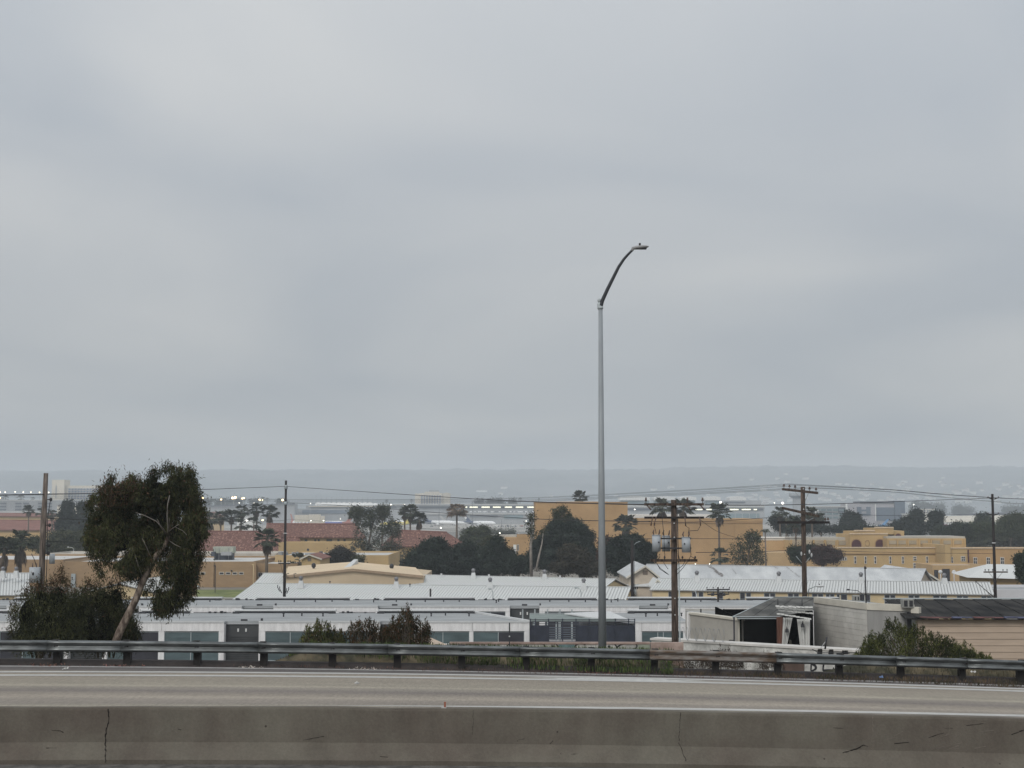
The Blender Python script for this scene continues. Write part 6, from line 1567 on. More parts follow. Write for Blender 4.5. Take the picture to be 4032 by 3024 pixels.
limb([(690, 2075), (720, 2090), (735, 2105)], .014, .008, -1.3)
# ---- the low shrubby eucalypts beside it
sh1 = thing('eucalyptus_shrub', (xat(150, 2560, 51), 51, 8.8), 'broad low eucalyptus shrub around the foot of the leaning left pole', 'shrub')
o = origin(sh1)
L1_ = shift(mk_lobes([(110, 2420, 62, 100), (290, 2440, 45, 85), (300, 2390, 35, 50), (165, 2370, 60, 78), (230, 2360, 62, 80), (90, 2500, 50, 70), (190, 2460, 85, 80), (260, 2440, 60, 90), (160, 2520, 90, 45), (250, 2520, 60, 45)], 51, .8), o)
euc_crown(L1_, 110, lambda C: (C[:, 2] > zat(2330, 51) - o.z) & (rng.uniform(size=len(C)) < .5), root=sh1, leaf=.125)
V, Q = core(L1_, .5); link_mesh('inner_foliage', np_mesh('inner_foliage', V, Q, MATS['eucalyptus_inner_foliage']), sh1)  # the same painted shade core inside this shrub
Lh = shift(mk_lobes([(px, py, 14, 26) for px, py in ((244, 2245), (250, 2280), (262, 2300), (150, 2300), (100, 2340), (60, 2390), (48, 2430), (45, 2480), (210, 2290), (120, 2310), (235, 2262))], 51, 1), o)
euc_crown(Lh, 9, lambda C: rng.uniform(size=len(C)) < .6, root=sh1, per=14, cs=.06, leaf=.11, shell=.1)
b_ = MB()
for px, py in ((120, 2350), (180, 2320), (244, 2260), (250, 2350), (80, 2400)): b_.tube([at(160 + (px - 160) * .4, 2590, 51.3), at(px, py, 51)], [.035, .008], 5)
b_.build('stems', BARK, sh1)
sh2 = thing('eucalyptus_shrub', (xat(400, 2560, 53), 53, 8.8), 'dense low eucalyptus shrub left of the leaning peeling trunk', 'shrub')
o = origin(sh2)
L2_ = shift(mk_lobes([(345, 2385, 55, 68), (400, 2370, 55, 72), (455, 2370, 45, 80), (340, 2470, 75, 80), (430, 2450, 70, 85), (500, 2440, 34, 80), (390, 2520, 100, 50), (480, 2510, 55, 45), (520, 2500, 20, 36)], 53, .8), o)
euc_crown(L2_, 110, lambda C: rng.uniform(size=len(C)) < .06, root=sh2, leaf=.125)
V, Q = core(L2_, .55); link_mesh('inner_foliage', np_mesh('inner_foliage', V, Q, MATS['eucalyptus_inner_foliage']), sh2)  # painted shade core of the second shrub
Lh = shift(mk_lobes([(px, py, 13, 22) for px, py in ((345, 2290), (352, 2310), (375, 2300), (435, 2300), (470, 2290), (330, 2330), (290, 2340))], 53, 1), o)
euc_crown(Lh, 8, lambda C: rng.uniform(size=len(C)) < .5, root=sh2, per=14, cs=.06, leaf=.11, shell=.1)
b_ = MB()
for px, py in ((350, 2320), (400, 2330), (460, 2310), (500, 2400)): b_.tube([at(410 + (px - 410) * .4, 2590, 53.3), at(px, py, 53)], [.035, .008], 5)
b_.build('stems', BARK, sh2)

# ---- bushes behind the guardrail: spiky upright twigs
def bush(label, outline, Y, m, m2=None, frac=.3, n=420, leaf=.085, zb=8.9, cat='bush', dens=30, name='bush'):
    """outline = list of (px, top py); twigs grow up to the outline"""
    xs = [p_[0] for p_ in outline]; ys = [p_[1] for p_ in outline]
    root = thing(name, (xat((xs[0] + xs[-1]) / 2, 2560, Y), Y, zb), label, cat); o = origin(root)
    C, D = [], []; s = ppm(Y); b_ = MB()
    bz = zat(2625, Y)
    for k in range(n):
        px = random.uniform(xs[0], xs[-1]); t = random.random() ** .75
        top = np.interp(px, xs, ys) + abs(random.gauss(0, 14)) + 9 * math.sin(px * .19) + 6 * math.sin(px * .43); py = 2600 - (2600 - top) * t
        dY = random.uniform(-.8, .8) * (1.1 - .8 * t)
        tip = at(px, py, Y + dY); ln = random.uniform(.25, .5)
        lean = Vector((random.uniform(-.35, .35), random.uniform(-.3, .3), 1)).normalized()
        basep = tip - lean * ln
        m_ = max(6, int(dens * random.uniform(.6, 1.2)))
        tt = np.random.default_rng(k).uniform(0, 1, m_) ** .8
        for u in tt:
            r_ = .075 * (1.15 - u); C.append(tuple(basep.lerp(tip, u) + Vector((random.gauss(0, r_), random.gauss(0, r_), random.gauss(0, .02)))))
            D.append(tuple(lean))
        if k % 4 == 0: b_.tube([Vector((o.x + (tip.x - o.x) * .5, Y, bz)), basep, tip], [.016, .009, .003], 4, False)
    C = np.array(C) - np.array(tuple(o)); D = np.array(D)
    sel = np.random.default_rng(3).uniform(size=len(C)) < frac
    if m2 is None: sel[:] = False
    ph = np.sin(C[:, 0] * 2.1 + 1) + np.sin(C[:, 2] * 3.3); sel &= ph > -.3
    link_mesh('foliage', np_mesh('foliage', *leaves(C[~sel], leaf, leaf * .3, up=.5, dirs=D[~sel]), m), root)
    if sel.any(): link_mesh('foliage', np_mesh('foliage', *leaves(C[sel], leaf, leaf * .3, up=.5, dirs=D[sel]), m2), root)['label'] = 'reddish seed heads'
    b_.build('stems', BARK, root); return root
BUSHG = mat('bush_green', (0.035, 0.045, 0.018), .75, .35, 2, island=.6, spec=.1, c2=(.085, .095, .032))
BUSHR = mat('bush_rust', (0.076, 0.044, 0.021), .8, .3, 2, island=.4, spec=.2)
BUSHD = mat('bush_dark', (0.027, 0.030, 0.013), .8, .3, 2, island=.4, spec=.2)
bush('green spiky bush, leftmost of the three behind the guardrail', [(1183, 2520), (1200, 2470), (1215, 2460), (1232, 2458), (1252, 2430), (1268, 2440), (1290, 2445), (1318, 2465), (1345, 2490)], 47, BUSHG, BUSHR, .15, 380)
bush('rust tinged spiky bush in the middle of the three behind the guardrail', [(1280, 2520), (1320, 2475), (1365, 2470), (1385, 2455), (1400, 2420), (1418, 2410), (1432, 2440), (1452, 2415), (1468, 2430), (1490, 2450), (1520, 2455), (1570, 2470)], 48, BUSHD, BUSHR, .5, 520)
bush('tallest pointed bush of the three behind the guardrail, its right side rusty', [(1505, 2520), (1525, 2460), (1548, 2430), (1575, 2410), (1595, 2385), (1605, 2374), (1616, 2390), (1640, 2420), (1655, 2425), (1672, 2440), (1700, 2450), (1706, 2490), (1690, 2530)], 48, BUSHD, BUSHR, .45, 460)
bush('big bushy green shrub sloping down to the right in front of the beige siding', [(3355, 2585), (3385, 2560), (3398, 2530), (3405, 2500), (3425, 2490), (3450, 2485), (3475, 2480), (3490, 2440), (3500, 2430), (3520, 2425), (3545, 2440), (3575, 2460), (3605, 2440), (3625, 2450), (3650, 2475), (3680, 2480), (3700, 2500), (3730, 2500), (3760, 2515), (3800, 2530), (3830, 2550), (3870, 2570), (3910, 2590)], 49.5, BUSHG, BUSHD, .4, 1050, .085)
bush('dark dead looking bush under the rusty length of guardrail', [(2760, 2600), (2785, 2565), (2820, 2545), (2860, 2540), (2895, 2560), (2925, 2600)], 50, mat('dead_bush', (.048, .034, .026), .9, .3, 2, island=.4), None, 0, 190, .06)
bush('dry reddish weeds before the reddish wall end', [(2560, 2590), (2600, 2555), (2640, 2540), (2685, 2550), (2700, 2590)], 54, mat('dry_red_weeds', (.12, .065, .05), .9, .3, 2, island=.4), None, 0, 60, .05, dens=12)
bush('thin grey green weeds at the left end of the graffiti wall', [(1960, 2570), (2000, 2545), (2050, 2530), (2090, 2525), (2120, 2560)], 52, mat('grey_green_weeds', (.14, .15, .10), .9, .3, 2, island=.4), None, 0, 40, .05, dens=10)
bush('dry brown bush left of the painted letters under the guardrail', [(2990, 2610), (3010, 2585), (3040, 2580), (3070, 2590), (3085, 2610)], 52, MATS['dead_bush'], None, 0, 60, .06)
bush('dry twiggy growth against the pale wall, beside the reddish wall end', [(2700, 2610), (2720, 2585), (2745, 2578), (2765, 2600)], 52, MATS['dead_bush'], None, 0, 40, .06)
bush('sparse weeds in front of the dark tarp shed opening', [(2960, 2590), (3000, 2555), (3030, 2540), (3060, 2560), (3100, 2590)], 60, mat('brown_green_weeds', (.08, .07, .04), .9, .3, 2, island=.4), None, 0, 50, .06, dens=12)

# ---- ground cover under the rail
def cover(name, label, x0, x1, Y0, Y1, n, m, h, zf, cat='ground cover'):
    r_ = np.random.default_rng(int(x0) % 97 + 5)
    px = r_.uniform(x0, x1, n); Y = r_.uniform(Y0, Y1, n)
    # thin and thick spots
    keep = (np.sin(px * .021 + 1.3) + np.sin(px * .053) + r_.uniform(-1, 1, n)) > -1.2
    px, Y = px[keep], Y[keep]
    xx = (px - 2016) / F * Y
    C = np.stack([xx, Y, zf(px, Y)], 1); D = np.stack([r_.normal(0, .35, len(C)), r_.normal(0, .35, len(C)), np.ones(len(C))], 1)
    o_ = link_mesh(name, np_mesh(name, *leaves(C, h, h * .16, up=1, spread=.4, r=r_, dirs=D), m)); tag(o_, label, cat, kind='stuff')
def zemb(px, Y):
    t_ = px / 4032; yk = 40 + 4 * np.clip(t_, -.3, 1.3) + .35
    zk = np.interp(px, [i * 4032 for i in ST], [q.z for q in kt])
    dy = Y - yk
    b_ = np.interp(px, [1080, 1230, 2660, 2700, 3290, 3340], [0, .55, .55, -.1, -.1, .5])
    return np.interp(dy, [0, 1, 2.5, 5, 9, 14], [0, -.1, -.35, -1.3, -2.7, -4.7]) + zk - .1 + b_ * np.interp(dy, [0, 1, 5, 9], [0, 1, 1, 0])
cover('weeds', 'dry brown and green weeds on the bank behind the guardrail', -500, 4500, 42.3, 47, 30000, mat('bank_weeds', (0.046, 0.045, 0.022), .9, .4, 1.0, island=.5, c2=(.08, .058, .034)), .12, zemb)
cover('grass', 'greener grass on the bank below the three bushes', 1150, 2640, 42.2, 48, 22000, mat('bank_grass', (.062, .092, .026), .9, .4, 1.0, island=.5), .19, zemb)
cover('leaf_litter', 'brown leaf litter on the verge behind the kerb', -200, 4200, 41.0, 43.6, 7000, mat('brown_litter', (.12, .07, .05), .95, .4, 3, island=.5), .07, zemb)
# litter in the gutter
LIT = [(185, 2610, 80, 'reddish leaf litter caught against the kerb below the eucalyptus shrub'), (480, 2606, 60, 'orange brown leaf litter caught against the kerb under the eucalyptus'), (1000, 2622, 30, 'scattered pale scraps against the kerb'), (1440, 2632, 40, 'pinkish scraps lying against the kerb right of centre left'), (2350, 2640, 60, 'dry leaf litter against the kerb near the lamp post')]
LM = [mat('litter_rust', (.16, .085, .065), .95, .3, 6, island=.6), mat('litter_pale', (.50, .45, .40), .95, .3, 6, island=.4)]
for k, (px, py, w, lb) in enumerate(LIT):
    C = []
    for j in range(int(w * 1.2)):
        q = at(px + random.gauss(0, w * .8), py + 5 + random.gauss(0, 2), 40.05 + 4 * px / 4032); q.z = np.interp(q.x, [v.x for v in kb], [v.z for v in kb]) + random.uniform(.01, .05); C.append((q.x, q.y - random.uniform(0, .35), q.z))
    link_mesh('litter', np_mesh('litter', *leaves(np.array(C), .07, .035), LM[0 if k not in (2, 3) else 1])); tag(col.objects[-1], lb, 'litter', kind='stuff')
def rubbish(px, py, w, lb, m, onroad=True):
    q = road_pt(px, py)
    if q is None: q = at(px, py, 42)
    b_ = MB(); i = 0; n = 7
    for k in range(n):
        a = random.uniform(0, 6.28); r_ = w * random.uniform(.2, 1); c = q + Vector((r_ * math.cos(a), r_ * .5 * math.sin(a), .02 + random.uniform(0, .03)))
        b_.face(c, c + Vector((w * .5, random.uniform(-.03, .03), random.uniform(0, .04))), c + Vector((w * .4, .08, random.uniform(.01, .06))), c + Vector((-.02, .06, .02)))
    tag(b_.build('rubbish', m), lb, 'rubbish')
rubbish(1402, 2699, .07, 'crumpled white scrap lying on the road, left of centre', PAINT)
rubbish(252, 2641, .08, 'small pale scrap by the shoulder line, far left', PAINT)
rubbish(383, 2610, .12, 'pale flattened cup in the gutter under the eucalyptus', MATS['litter_pale'])
rubbish(3470, 2674, .06, 'flattened blue scrap at the kerb on the right', mat('blue_plastic', (.10, .16, .30), .6, .1, 2))
rubbish(985, 2621, .10, 'pale crushed paper at the kerb left of the bushes', PAINT)
rubbish(3832, 2652, .06, 'white paper scraps on the verge near the right edge', PAINT)

# ---- mid distance trees
T = tree
T('round_tree', 'large rounded dark tree in front of the red tiled roof, left of the pair', 'tree', [(1705, 2160, 55, 45), (1670, 2195, 60, 45), (1745, 2195, 55, 45), (1715, 2225, 95, 45), (1640, 2225, 50, 40), (1790, 2235, 60, 35), (1690, 2250, 110, 35), (1620, 2250, 45, 28)], 262, LEAF_B, .50, 170, 16)
T('round_tree', 'lower dark tree right of the large rounded one', 'tree', [(1835, 2165, 50, 28), (1810, 2190, 50, 40), (1870, 2200, 50, 45), (1850, 2235, 70, 40), (1920, 2225, 45, 45), (1905, 2250, 60, 30)], 268, LEAF_B, .5, 150, 16)
T('round_tree', 'dark upright tree with two trunks, left of the ochre block', 'tree', [(1965, 2150, 32, 40), (1940, 2190, 40, 45), (1990, 2200, 40, 45), (2015, 2225, 40, 38), (1960, 2235, 60, 35)], 255, LEAF_B, .45, 150, 15)
T('round_tree', 'small dark tree in front of the small ochre building', 'tree', [(2040, 2215, 34, 30), (2060, 2235, 34, 28), (2020, 2240, 34, 26)], 250, LEAF_B, .4, 120, 14)
T('fluffy_tree', 'olive green tree behind the two dark round trees near a field lamp', 'tree', [(1860, 2105, 34, 22), (1890, 2125, 48, 24), (1840, 2130, 30, 22), (1905, 2095, 22, 14)], 420, LEAF_G, .7, 90, 14)
T('fluffy_tree', 'pale green round tree behind the upright dark one', 'tree', [(1925, 2150, 30, 34), (1905, 2175, 30, 30), (1945, 2165, 20, 24)], 300, LEAF_O, .45, 90, 12, corek=.4)
T('pine_tree', 'huge dark pine mass in front of the tan hall, left of the steel lamp post', 'tree', [(2190, 2085, 40, 30), (2260, 2080, 45, 32), (2300, 2115, 38, 38), (2165, 2125, 55, 40), (2230, 2130, 75, 50), (2130, 2160, 45, 40), (2310, 2160, 40, 40), (2200, 2180, 90, 50), (2100, 2200, 36, 34), (2270, 2200, 75, 50), (2160, 2220, 70, 40), (2330, 2200, 36, 36)], 272, LEAF_B, .45, 200, 16, aspect=.35)
T('round_tree', 'brown green rounded tree in front of the pine mass', 'tree', [(2255, 2190, 60, 40), (2290, 2215, 60, 42), (2230, 2235, 65, 32), (2310, 2245, 60, 28)], 240, mat('leaf_brownish', (0.040, 0.036, 0.023), .75, .3, .6, island=.4), .42, 170, 16)
T('red_tree', 'dark reddish tree right beside the steel lamp post', 'tree', [(2385, 2145, 28, 22), (2400, 2165, 25, 25), (2385, 2200, 35, 40)], 262, LEAF_R, .42, 120, 14)
T('round_tree', 'dark dome shaped tree right of the steel lamp post, behind the short black pole', 'tree', [(2440, 2145, 42, 30), (2490, 2135, 42, 26), (2530, 2165, 38, 36), (2425, 2185, 50, 45), (2480, 2190, 60, 50), (2545, 2200, 34, 36), (2440, 2235, 65, 35), (2510, 2225, 50, 36)], 246, LEAF_B, .42, 190, 16)
T('bare_tree', 'thin half bare tree standing left of the tan hall', 'tree', [(2092, 2040, 13, 18), (2086, 2075, 14, 24), (2098, 2100, 13, 20)], 240, LEAF_O, .35, 26, 8, trunk_px=[(2092, 2270), (2090, 2150), (2095, 2060), (2093, 2020)], tr=.28, corek=0, bark=mat('pale_grey_bark', (.28, .25, .22), .9, .2, 2), limbs=False)
T('bare_tree', 'forked pale trunk leaning up in front of the pine mass', 'tree', [(2140, 2090, 10, 14)], 238, LEAF_O, .3, 14, 6, trunk_px=[(2110, 2250), (2122, 2190), (2134, 2140), (2140, 2090)], tr=.2, corek=0, bark=MATS['pale_grey_bark'], limbs=False)
T('sparse_tree', 'wispy tree top rising over the pines against the tan hall', 'tree', [(2190, 2025, 16, 24), (2215, 2010, 24, 16), (2235, 2035, 16, 22), (2205, 2045, 26, 16)], 285, LEAF_O, .42, 38, 10, corek=0, shell=.2)
T('eucalyptus_tree', 'tall loose grey green eucalyptus between the two red tiled roofs', 'tree', [(1405, 2015, 28, 18), (1430, 2040, 42, 34), (1480, 2025, 38, 26), (1510, 2010, 22, 18), (1500, 2060, 48, 34), (1550, 2080, 28, 28), (1440, 2110, 48, 50), (1520, 2120, 55, 45), (1425, 2160, 40, 42), (1500, 2170, 60, 45), (1560, 2180, 40, 38), (1465, 2200, 48, 28), (1540, 2215, 50, 26)], 335, mat('leaf_grey_green', (0.054, 0.061, 0.041), .75, .35, .7, island=.45), .50, 62, 10, corek=.0, trunk_px=[(1455, 2260), (1450, 2150), (1470, 2050)], tr=.4)
T('shrub', 'dark clipped round tree in front of the ochre wall, right of the first black pole', 'tree', [(1335, 2185, 42, 26), (1315, 2205, 36, 20), (1365, 2200, 34, 26), (1395, 2215, 26, 14)], 290, mat('leaf_purple_dark', (0.027, 0.024, 0.022), .8, .3, .8, island=.35), .4, 130, 15)
T('shrub', 'low bush beside the hall roof right of the clipped dark tree', 'bush', [(1410, 2205, 24, 18)], 288, LEAF_O, .35, 60, 10, corek=.5)
T('bushy_tree', 'bushy olive tree in front of the right part of the tan hall', 'tree', [(2930, 2140, 30, 30), (2970, 2130, 28, 24), (2905, 2175, 30, 36), (2950, 2180, 44, 40), (2990, 2190, 26, 36), (2960, 2110, 24, 18), (2930, 2210, 44, 20)], 300, LEAF_O, .42, 42, 9, corek=0)
T('round_tree', 'dark green hedge tree behind the tall wooden pole with turned crossarms', 'tree', [(3130, 2180, 30, 26), (3170, 2175, 28, 26), (3200, 2180, 26, 30), (3140, 2200, 30, 18)], 305, LEAF, .4, 110, 15)
T('red_tree', 'wide dull reddish tree right of the tall wooden pole', 'tree', [(3225, 2175, 24, 20), (3255, 2180, 34, 26), (3285, 2195, 26, 24), (3240, 2200, 40, 20)], 300, mat('leaf_dull_red', (0.059, 0.036, 0.032), .8, .3, .8, island=.35), .4, 120, 15)
T('bushy_tree', 'dark tree cut by the right edge beside the hipped white roof', 'tree', [(4030, 2225, 30, 45), (4045, 2270, 40, 28), (4060, 2200, 30, 50)], 205, LEAF, .4, 130, 14)
T('bushy_tree', 'broad grey green tree left of the eucalyptus, above the brown building', 'tree', [(240, 2120, 50, 30), (300, 2125, 50, 34), (340, 2140, 50, 40), (230, 2150, 70, 30), (300, 2165, 80, 24), (190, 2165, 40, 20)], 345, LEAF_O, .6, 130, 14)
T('dense_tree', 'dark blue green tree clump rising left of the eucalyptus crown', 'tree', [(270, 2000, 18, 20), (325, 2000, 16, 16), (265, 2040, 30, 34), (320, 2040, 34, 34), (250, 2075, 26, 30), (300, 2080, 50, 36), (355, 2060, 36, 44), (350, 2100, 40, 30)], 470, LEAF_B, .75, 120, 14)
T('bushy_tree', 'green bush behind the shaggy palms at the left edge', 'tree', [(140, 2140, 34, 26), (60, 2150, 44, 30), (10, 2150, 36, 24)], 350, LEAF_G, .55, 90, 13)
# tree row on the right beyond the arcade building
T('dense_tree', 'round dark tree above the arcade roof, nearest the H marked building', 'tree', [(3352, 2040, 30, 22), (3340, 2062, 36, 22), (3372, 2066, 32, 22)], 520, LEAF_B, .8, 110, 14)
T('dense_tree', 'tall dark conical tree in the middle of the row behind the arcade building', 'tree', [(3606, 2030, 22, 18), (3606, 2055, 34, 28), (3605, 2085, 42, 30), (3590, 2100, 44, 20)], 500, LEAF_B, .75, 120, 14)
T('dense_tree', 'lower dark tree just left of the tall conical one', 'tree', [(3558, 2060, 16, 16), (3556, 2080, 24, 20), (3530, 2075, 12, 16)], 505, LEAF_B, .75, 80, 12)
T('dense_tree', 'narrow twin peaked dark tree right of the tall conical one', 'tree', [(3676, 2035, 12, 14), (3695, 2035, 13, 14), (3685, 2060, 26, 22), (3670, 2075, 22, 14)], 500, LEAF_B, .7, 90, 13)
T('dense_tree', 'round dark tree before the white hangar roofs, left of the right black pole', 'tree', [(3875, 2042, 26, 16), (3872, 2062, 28, 18)], 520, LEAF, .75, 90, 13)
for k, (lst, lb, mm) in enumerate((([(3735, 2095, 40, 22), (3780, 2085, 40, 22), (3700, 2110, 40, 20)], 'left part of the long dark green grove behind the arcade building', LEAF),
    ([(3830, 2085, 40, 22), (3875, 2090, 40, 26), (3800, 2115, 50, 26)], 'middle of the long green grove, beside the right black pole', LEAF_G),
    ([(3960, 2060, 40, 24), (4010, 2050, 40, 24), (3940, 2090, 50, 26), (4000, 2090, 50, 30)], 'brighter high part of the grove at the right edge', LEAF_G),
    ([(4080, 2060, 50, 34), (4070, 2100, 60, 40)], 'end of the grove cut by the right edge', LEAF_G),
    ([(3880, 2130, 60, 26), (3950, 2130, 60, 26), (4020, 2135, 60, 26), (3830, 2140, 30, 18)], 'lowest front trees of the grove directly above the ochre wing', LEAF_O))):
    T('grove_tree', lb, 'tree', lst, 440 + k * 8, mm, .65, 150, 14, group='trees of the grove on the right')
T('hedge', 'long dark hedge along the field behind the pale arcade roof', 'hedge', [(3110 + 36 * k, 2086, 26, 14) for k in range(12)], 430, LEAF_B, .5, 40, 12, trunk=False, corek=.8)
T('round_tree', 'dark tree mass behind the palms and the tall wooden pole', 'tree', [(3060, 2052, 24, 16), (3120, 2060, 34, 18), (3215, 2055, 26, 22), (3190, 2075, 50, 14), (3090, 2080, 40, 14)], 445, LEAF_B, .65, 100, 13)
T('hedge', 'dark brushy scrub line along the airfield, right of the red tiled roof', 'hedge', [(1830 + 30 * k, 2095 + (k % 3) * 2, 20, 7) for k in range(7)], 760, LEAF_O, .8, 25, 9, trunk=False, corek=.7)

# ---- palms
def fan_palm_mesh(seed, droop=.35, n=34, skirt=True, r=2.2):
    g = np.random.default_rng(seed); V, Q = [], []; VD, QD = [], []
    def frond(el, az, L, Vs, Qs, w=.9):
        d = np.array([math.cos(el) * math.cos(az), math.cos(el) * math.sin(az), math.sin(el)])
        side = np.cross(d, [0, 0, 1.0]); side /= np.linalg.norm(side) + 1e-6; upv = np.cross(side, d)
        a = d * L * .5                                   # end of the petiole
        for s in (-1,): i = len(Vs); Vs += [tuple(side * .03), tuple(-side * .03), tuple(a - side * .03), tuple(a + side * .03)]; Qs.append((i, i + 1, i + 2, i + 3))
        for k in range(9):
            an = (k - 4) / 4 * 1.25
            dd = d * math.cos(an) + side * math.sin(an) * w; dd = dd / np.linalg.norm(dd); l = L * .5 * (1 - .18 * abs(an)) * g.uniform(.85, 1.1)
            mid = a + dd * l * .55 + upv * .02; tip = a + dd * l + np.array([0, 0, -droop * l * g.uniform(.4, 1.1)])
            pr = np.cross(dd, upv); pr /= np.linalg.norm(pr) + 1e-6; wd = l * .17
            i = len(Vs); Vs += [tuple(a), tuple(mid + pr * wd), tuple(tip), tuple(mid - pr * wd)]; Qs.append((i, i + 1, i + 2, i + 3))
    for k in range(n):
        el = math.asin(g.uniform(-.45, 1)); frond(el, g.uniform(0, 6.283), r * g.uniform(.85, 1.1) * (1 - .12 * (el > 1.1)), V, Q)
    if skirt:
        for k in range(int(n * .9)): frond(g.uniform(-1.5, -.75), g.uniform(0, 6.283), r * g.uniform(.5, .85), VD, QD, .6)
    return (np.array(V), np.array(Q)), (np.array(VD), np.array(QD)) if skirt else None
PM = []
for k, (dr, n, sk, r_) in enumerate(((.3, 40, True, 2.1), (.4, 36, True, 2.2), (.35, 30, False, 2.0), (.3, 44, True, 2.3))):
    a, b_ = fan_palm_mesh(10 + k, dr, n, sk, r_)
    PM.append((np_mesh('fronds', *a, PALM), np_mesh('dry_skirt', *b_, PALM_DRY) if b_ else None))
PD = np_mesh('fronds', *fan_palm_mesh(33, .6, 46, False, 2.2)[0], PALM_DRY)
FARP = mat('far_palm', (.07, .08, .06), .8, .2, .3, island=.3)
PF = np_mesh('fronds', *fan_palm_mesh(44, .4, 22, False, 2.1)[0], FARP)
TR_ = {}
def palm(label, px, py_top, w_px, Y, py_base=None, kind=0, skirt_k=1.0, tr=.26, name='fan_palm', group='fan palms', zb=0.0, lean=0.0, skirt_drop=0.0):
    """crown w_px wide whose top is at py_top"""
    s = ppm(Y); sc_ = (w_px / s) / 4.3; r_ = 2.15 * sc_; sc_ *= 1.65
    c = at(px, py_top, Y) - Vector((0, 0, r_ * .95)); 
    root = thing(name, (c.x - lean, Y, zb), label, 'palm tree', group); o = origin(root)
    me, sk = (PD, None) if kind == 'dry' else (PF, None) if kind == 'far' else PM[kind]
    rz = random.uniform(0, 6.28)
    link_mesh('fronds', me, root, c - o, (0, 0, rz), (sc_, sc_, sc_ * 1.0))
    if sk: link_mesh('dry_skirt', sk, root, c - o - Vector((0, 0, .1 * sc_)), (0, 0, rz), (sc_ * .8, sc_ * .8, sc_ * skirt_k))
    rt = tr * min(1.15, max(.6, sc_))
    MB().tube([o + Vector((0, 0, -.1)), (o + c) / 2 + Vector((lean * .1, 0, 0)), c], [rt * 1.25, rt, rt * .8], 7 if kind != 'far' else 5).build('trunk', BARK if kind != 'far' else FARP, root)
    return root
P_ = palm
P_('lone palm with a brown dried crown, right of the parked aeroplanes', 1799, 1985, 56, 455, kind='dry', tr=.3)
P_('short palm left of the black pole, in front of the brown building', 1052, 2088, 78, 272, kind=0, skirt_k=1.1)
P_('low young palm in front of the ochre building, right of the black pole', 1180, 2182, 60, 285, kind=2)
P_('shaggy palm with a full dry skirt, left of the leaning wooden pole', 84, 2094, 78, 272, kind=1, skirt_k=2.0)
P_('shaggy palm cut by the left edge', 18, 2122, 74, 268, kind=3, skirt_k=2.0)
P_('palm half hidden by the eucalyptus crown edge, first of the row behind the red roof', 826, 2022, 56, 470, kind=1, skirt_k=1.2)
P_('second palm of the row behind the red tiled roof, clear of the eucalyptus', 870, 2015, 46, 466, kind=0)
P_('third palm of the row behind the red tiled roof', 912, 2012, 46, 468, kind=3)
P_('fourth and tall palm of the row behind the red tiled roof', 952, 1992, 46, 470, kind=1)
P_('tall palm, second from the black pole in the row behind the red roof', 1011, 1985, 46, 474, kind=0)
P_('palm of the row behind the red roof nearest the black pole', 1062, 1996, 50, 466, kind=3, skirt_k=1.3)
P_('low palm between the tall ones behind the red tiled roof, left', 945, 2046, 48, 462, kind=2)
P_('low palm between the tall ones behind the red tiled roof, right', 1000, 2040, 52, 460, kind=2)
P_('palm top sticking out of the loose eucalyptus, left', 1408, 1998, 52, 470, kind=1)
P_('palm top sticking out of the loose eucalyptus, right', 1506, 1996, 46, 470, kind=0)
P_('left palm of the three before the taxiway, tall and thin', 1594, 1998, 40, 440, kind=1, skirt_k=1.2)
P_('middle and tallest palm of the three before the taxiway', 1616, 1990, 56, 438, kind=0)
P_('right palm of the three before the taxiway, with a wide dry skirt', 1651, 2024, 46, 436, kind=3, skirt_k=1.4)
P_('palm top showing over the tall block of the tan hall', 2284, 1935, 46, 445, kind=0)
P_('palm in front of the junction of the two tan hall blocks', 2464, 2036, 66, 380, kind=3)
P_('left palm of the pair behind the transformer pole', 2607, 1968, 66, 418, kind=1, skirt_k=1.2)
P_('right palm of the pair behind the transformer pole', 2690, 1972, 62, 416, kind=3, skirt_k=1.2)
P_('tall palm with a thin trunk in front of the lower tan block', 2830, 1986, 66, 380, kind=0, skirt_k=1.2, tr=.24)
P_('squat palm head at the foot of the tall thin palm', 2836, 2162, 64, 330, kind=2, tr=.2)
P_('first palm from the left in the cluster around the tall wooden pole', 3070, 2000, 44, 440, kind=1)
P_('second palm in the cluster around the tall wooden pole', 3095, 2020, 40, 438, kind=2)
P_('drooping palm just left of the tall wooden pole', 3132, 2035, 52, 330, kind=0, tr=.2)
P_('palm just right of the tall wooden pole, thin trunk', 3196, 2000, 50, 335, kind=1, tr=.2)
P_('short palm crown right of the tall wooden pole near the crossarm end', 3232, 2022, 34, 440, kind=2)
P_('thin palm far left, before the far red roofs', 114, 1992, 36, 560, kind=0, tr=.24)
P_('thin palm just left of the leaning wooden pole, before the far red roofs', 163, 2002, 34, 560, kind=2, tr=.24)
P_('thin palm just right of the leaning wooden pole', 206, 2010, 34, 555, kind=1, tr=.24)
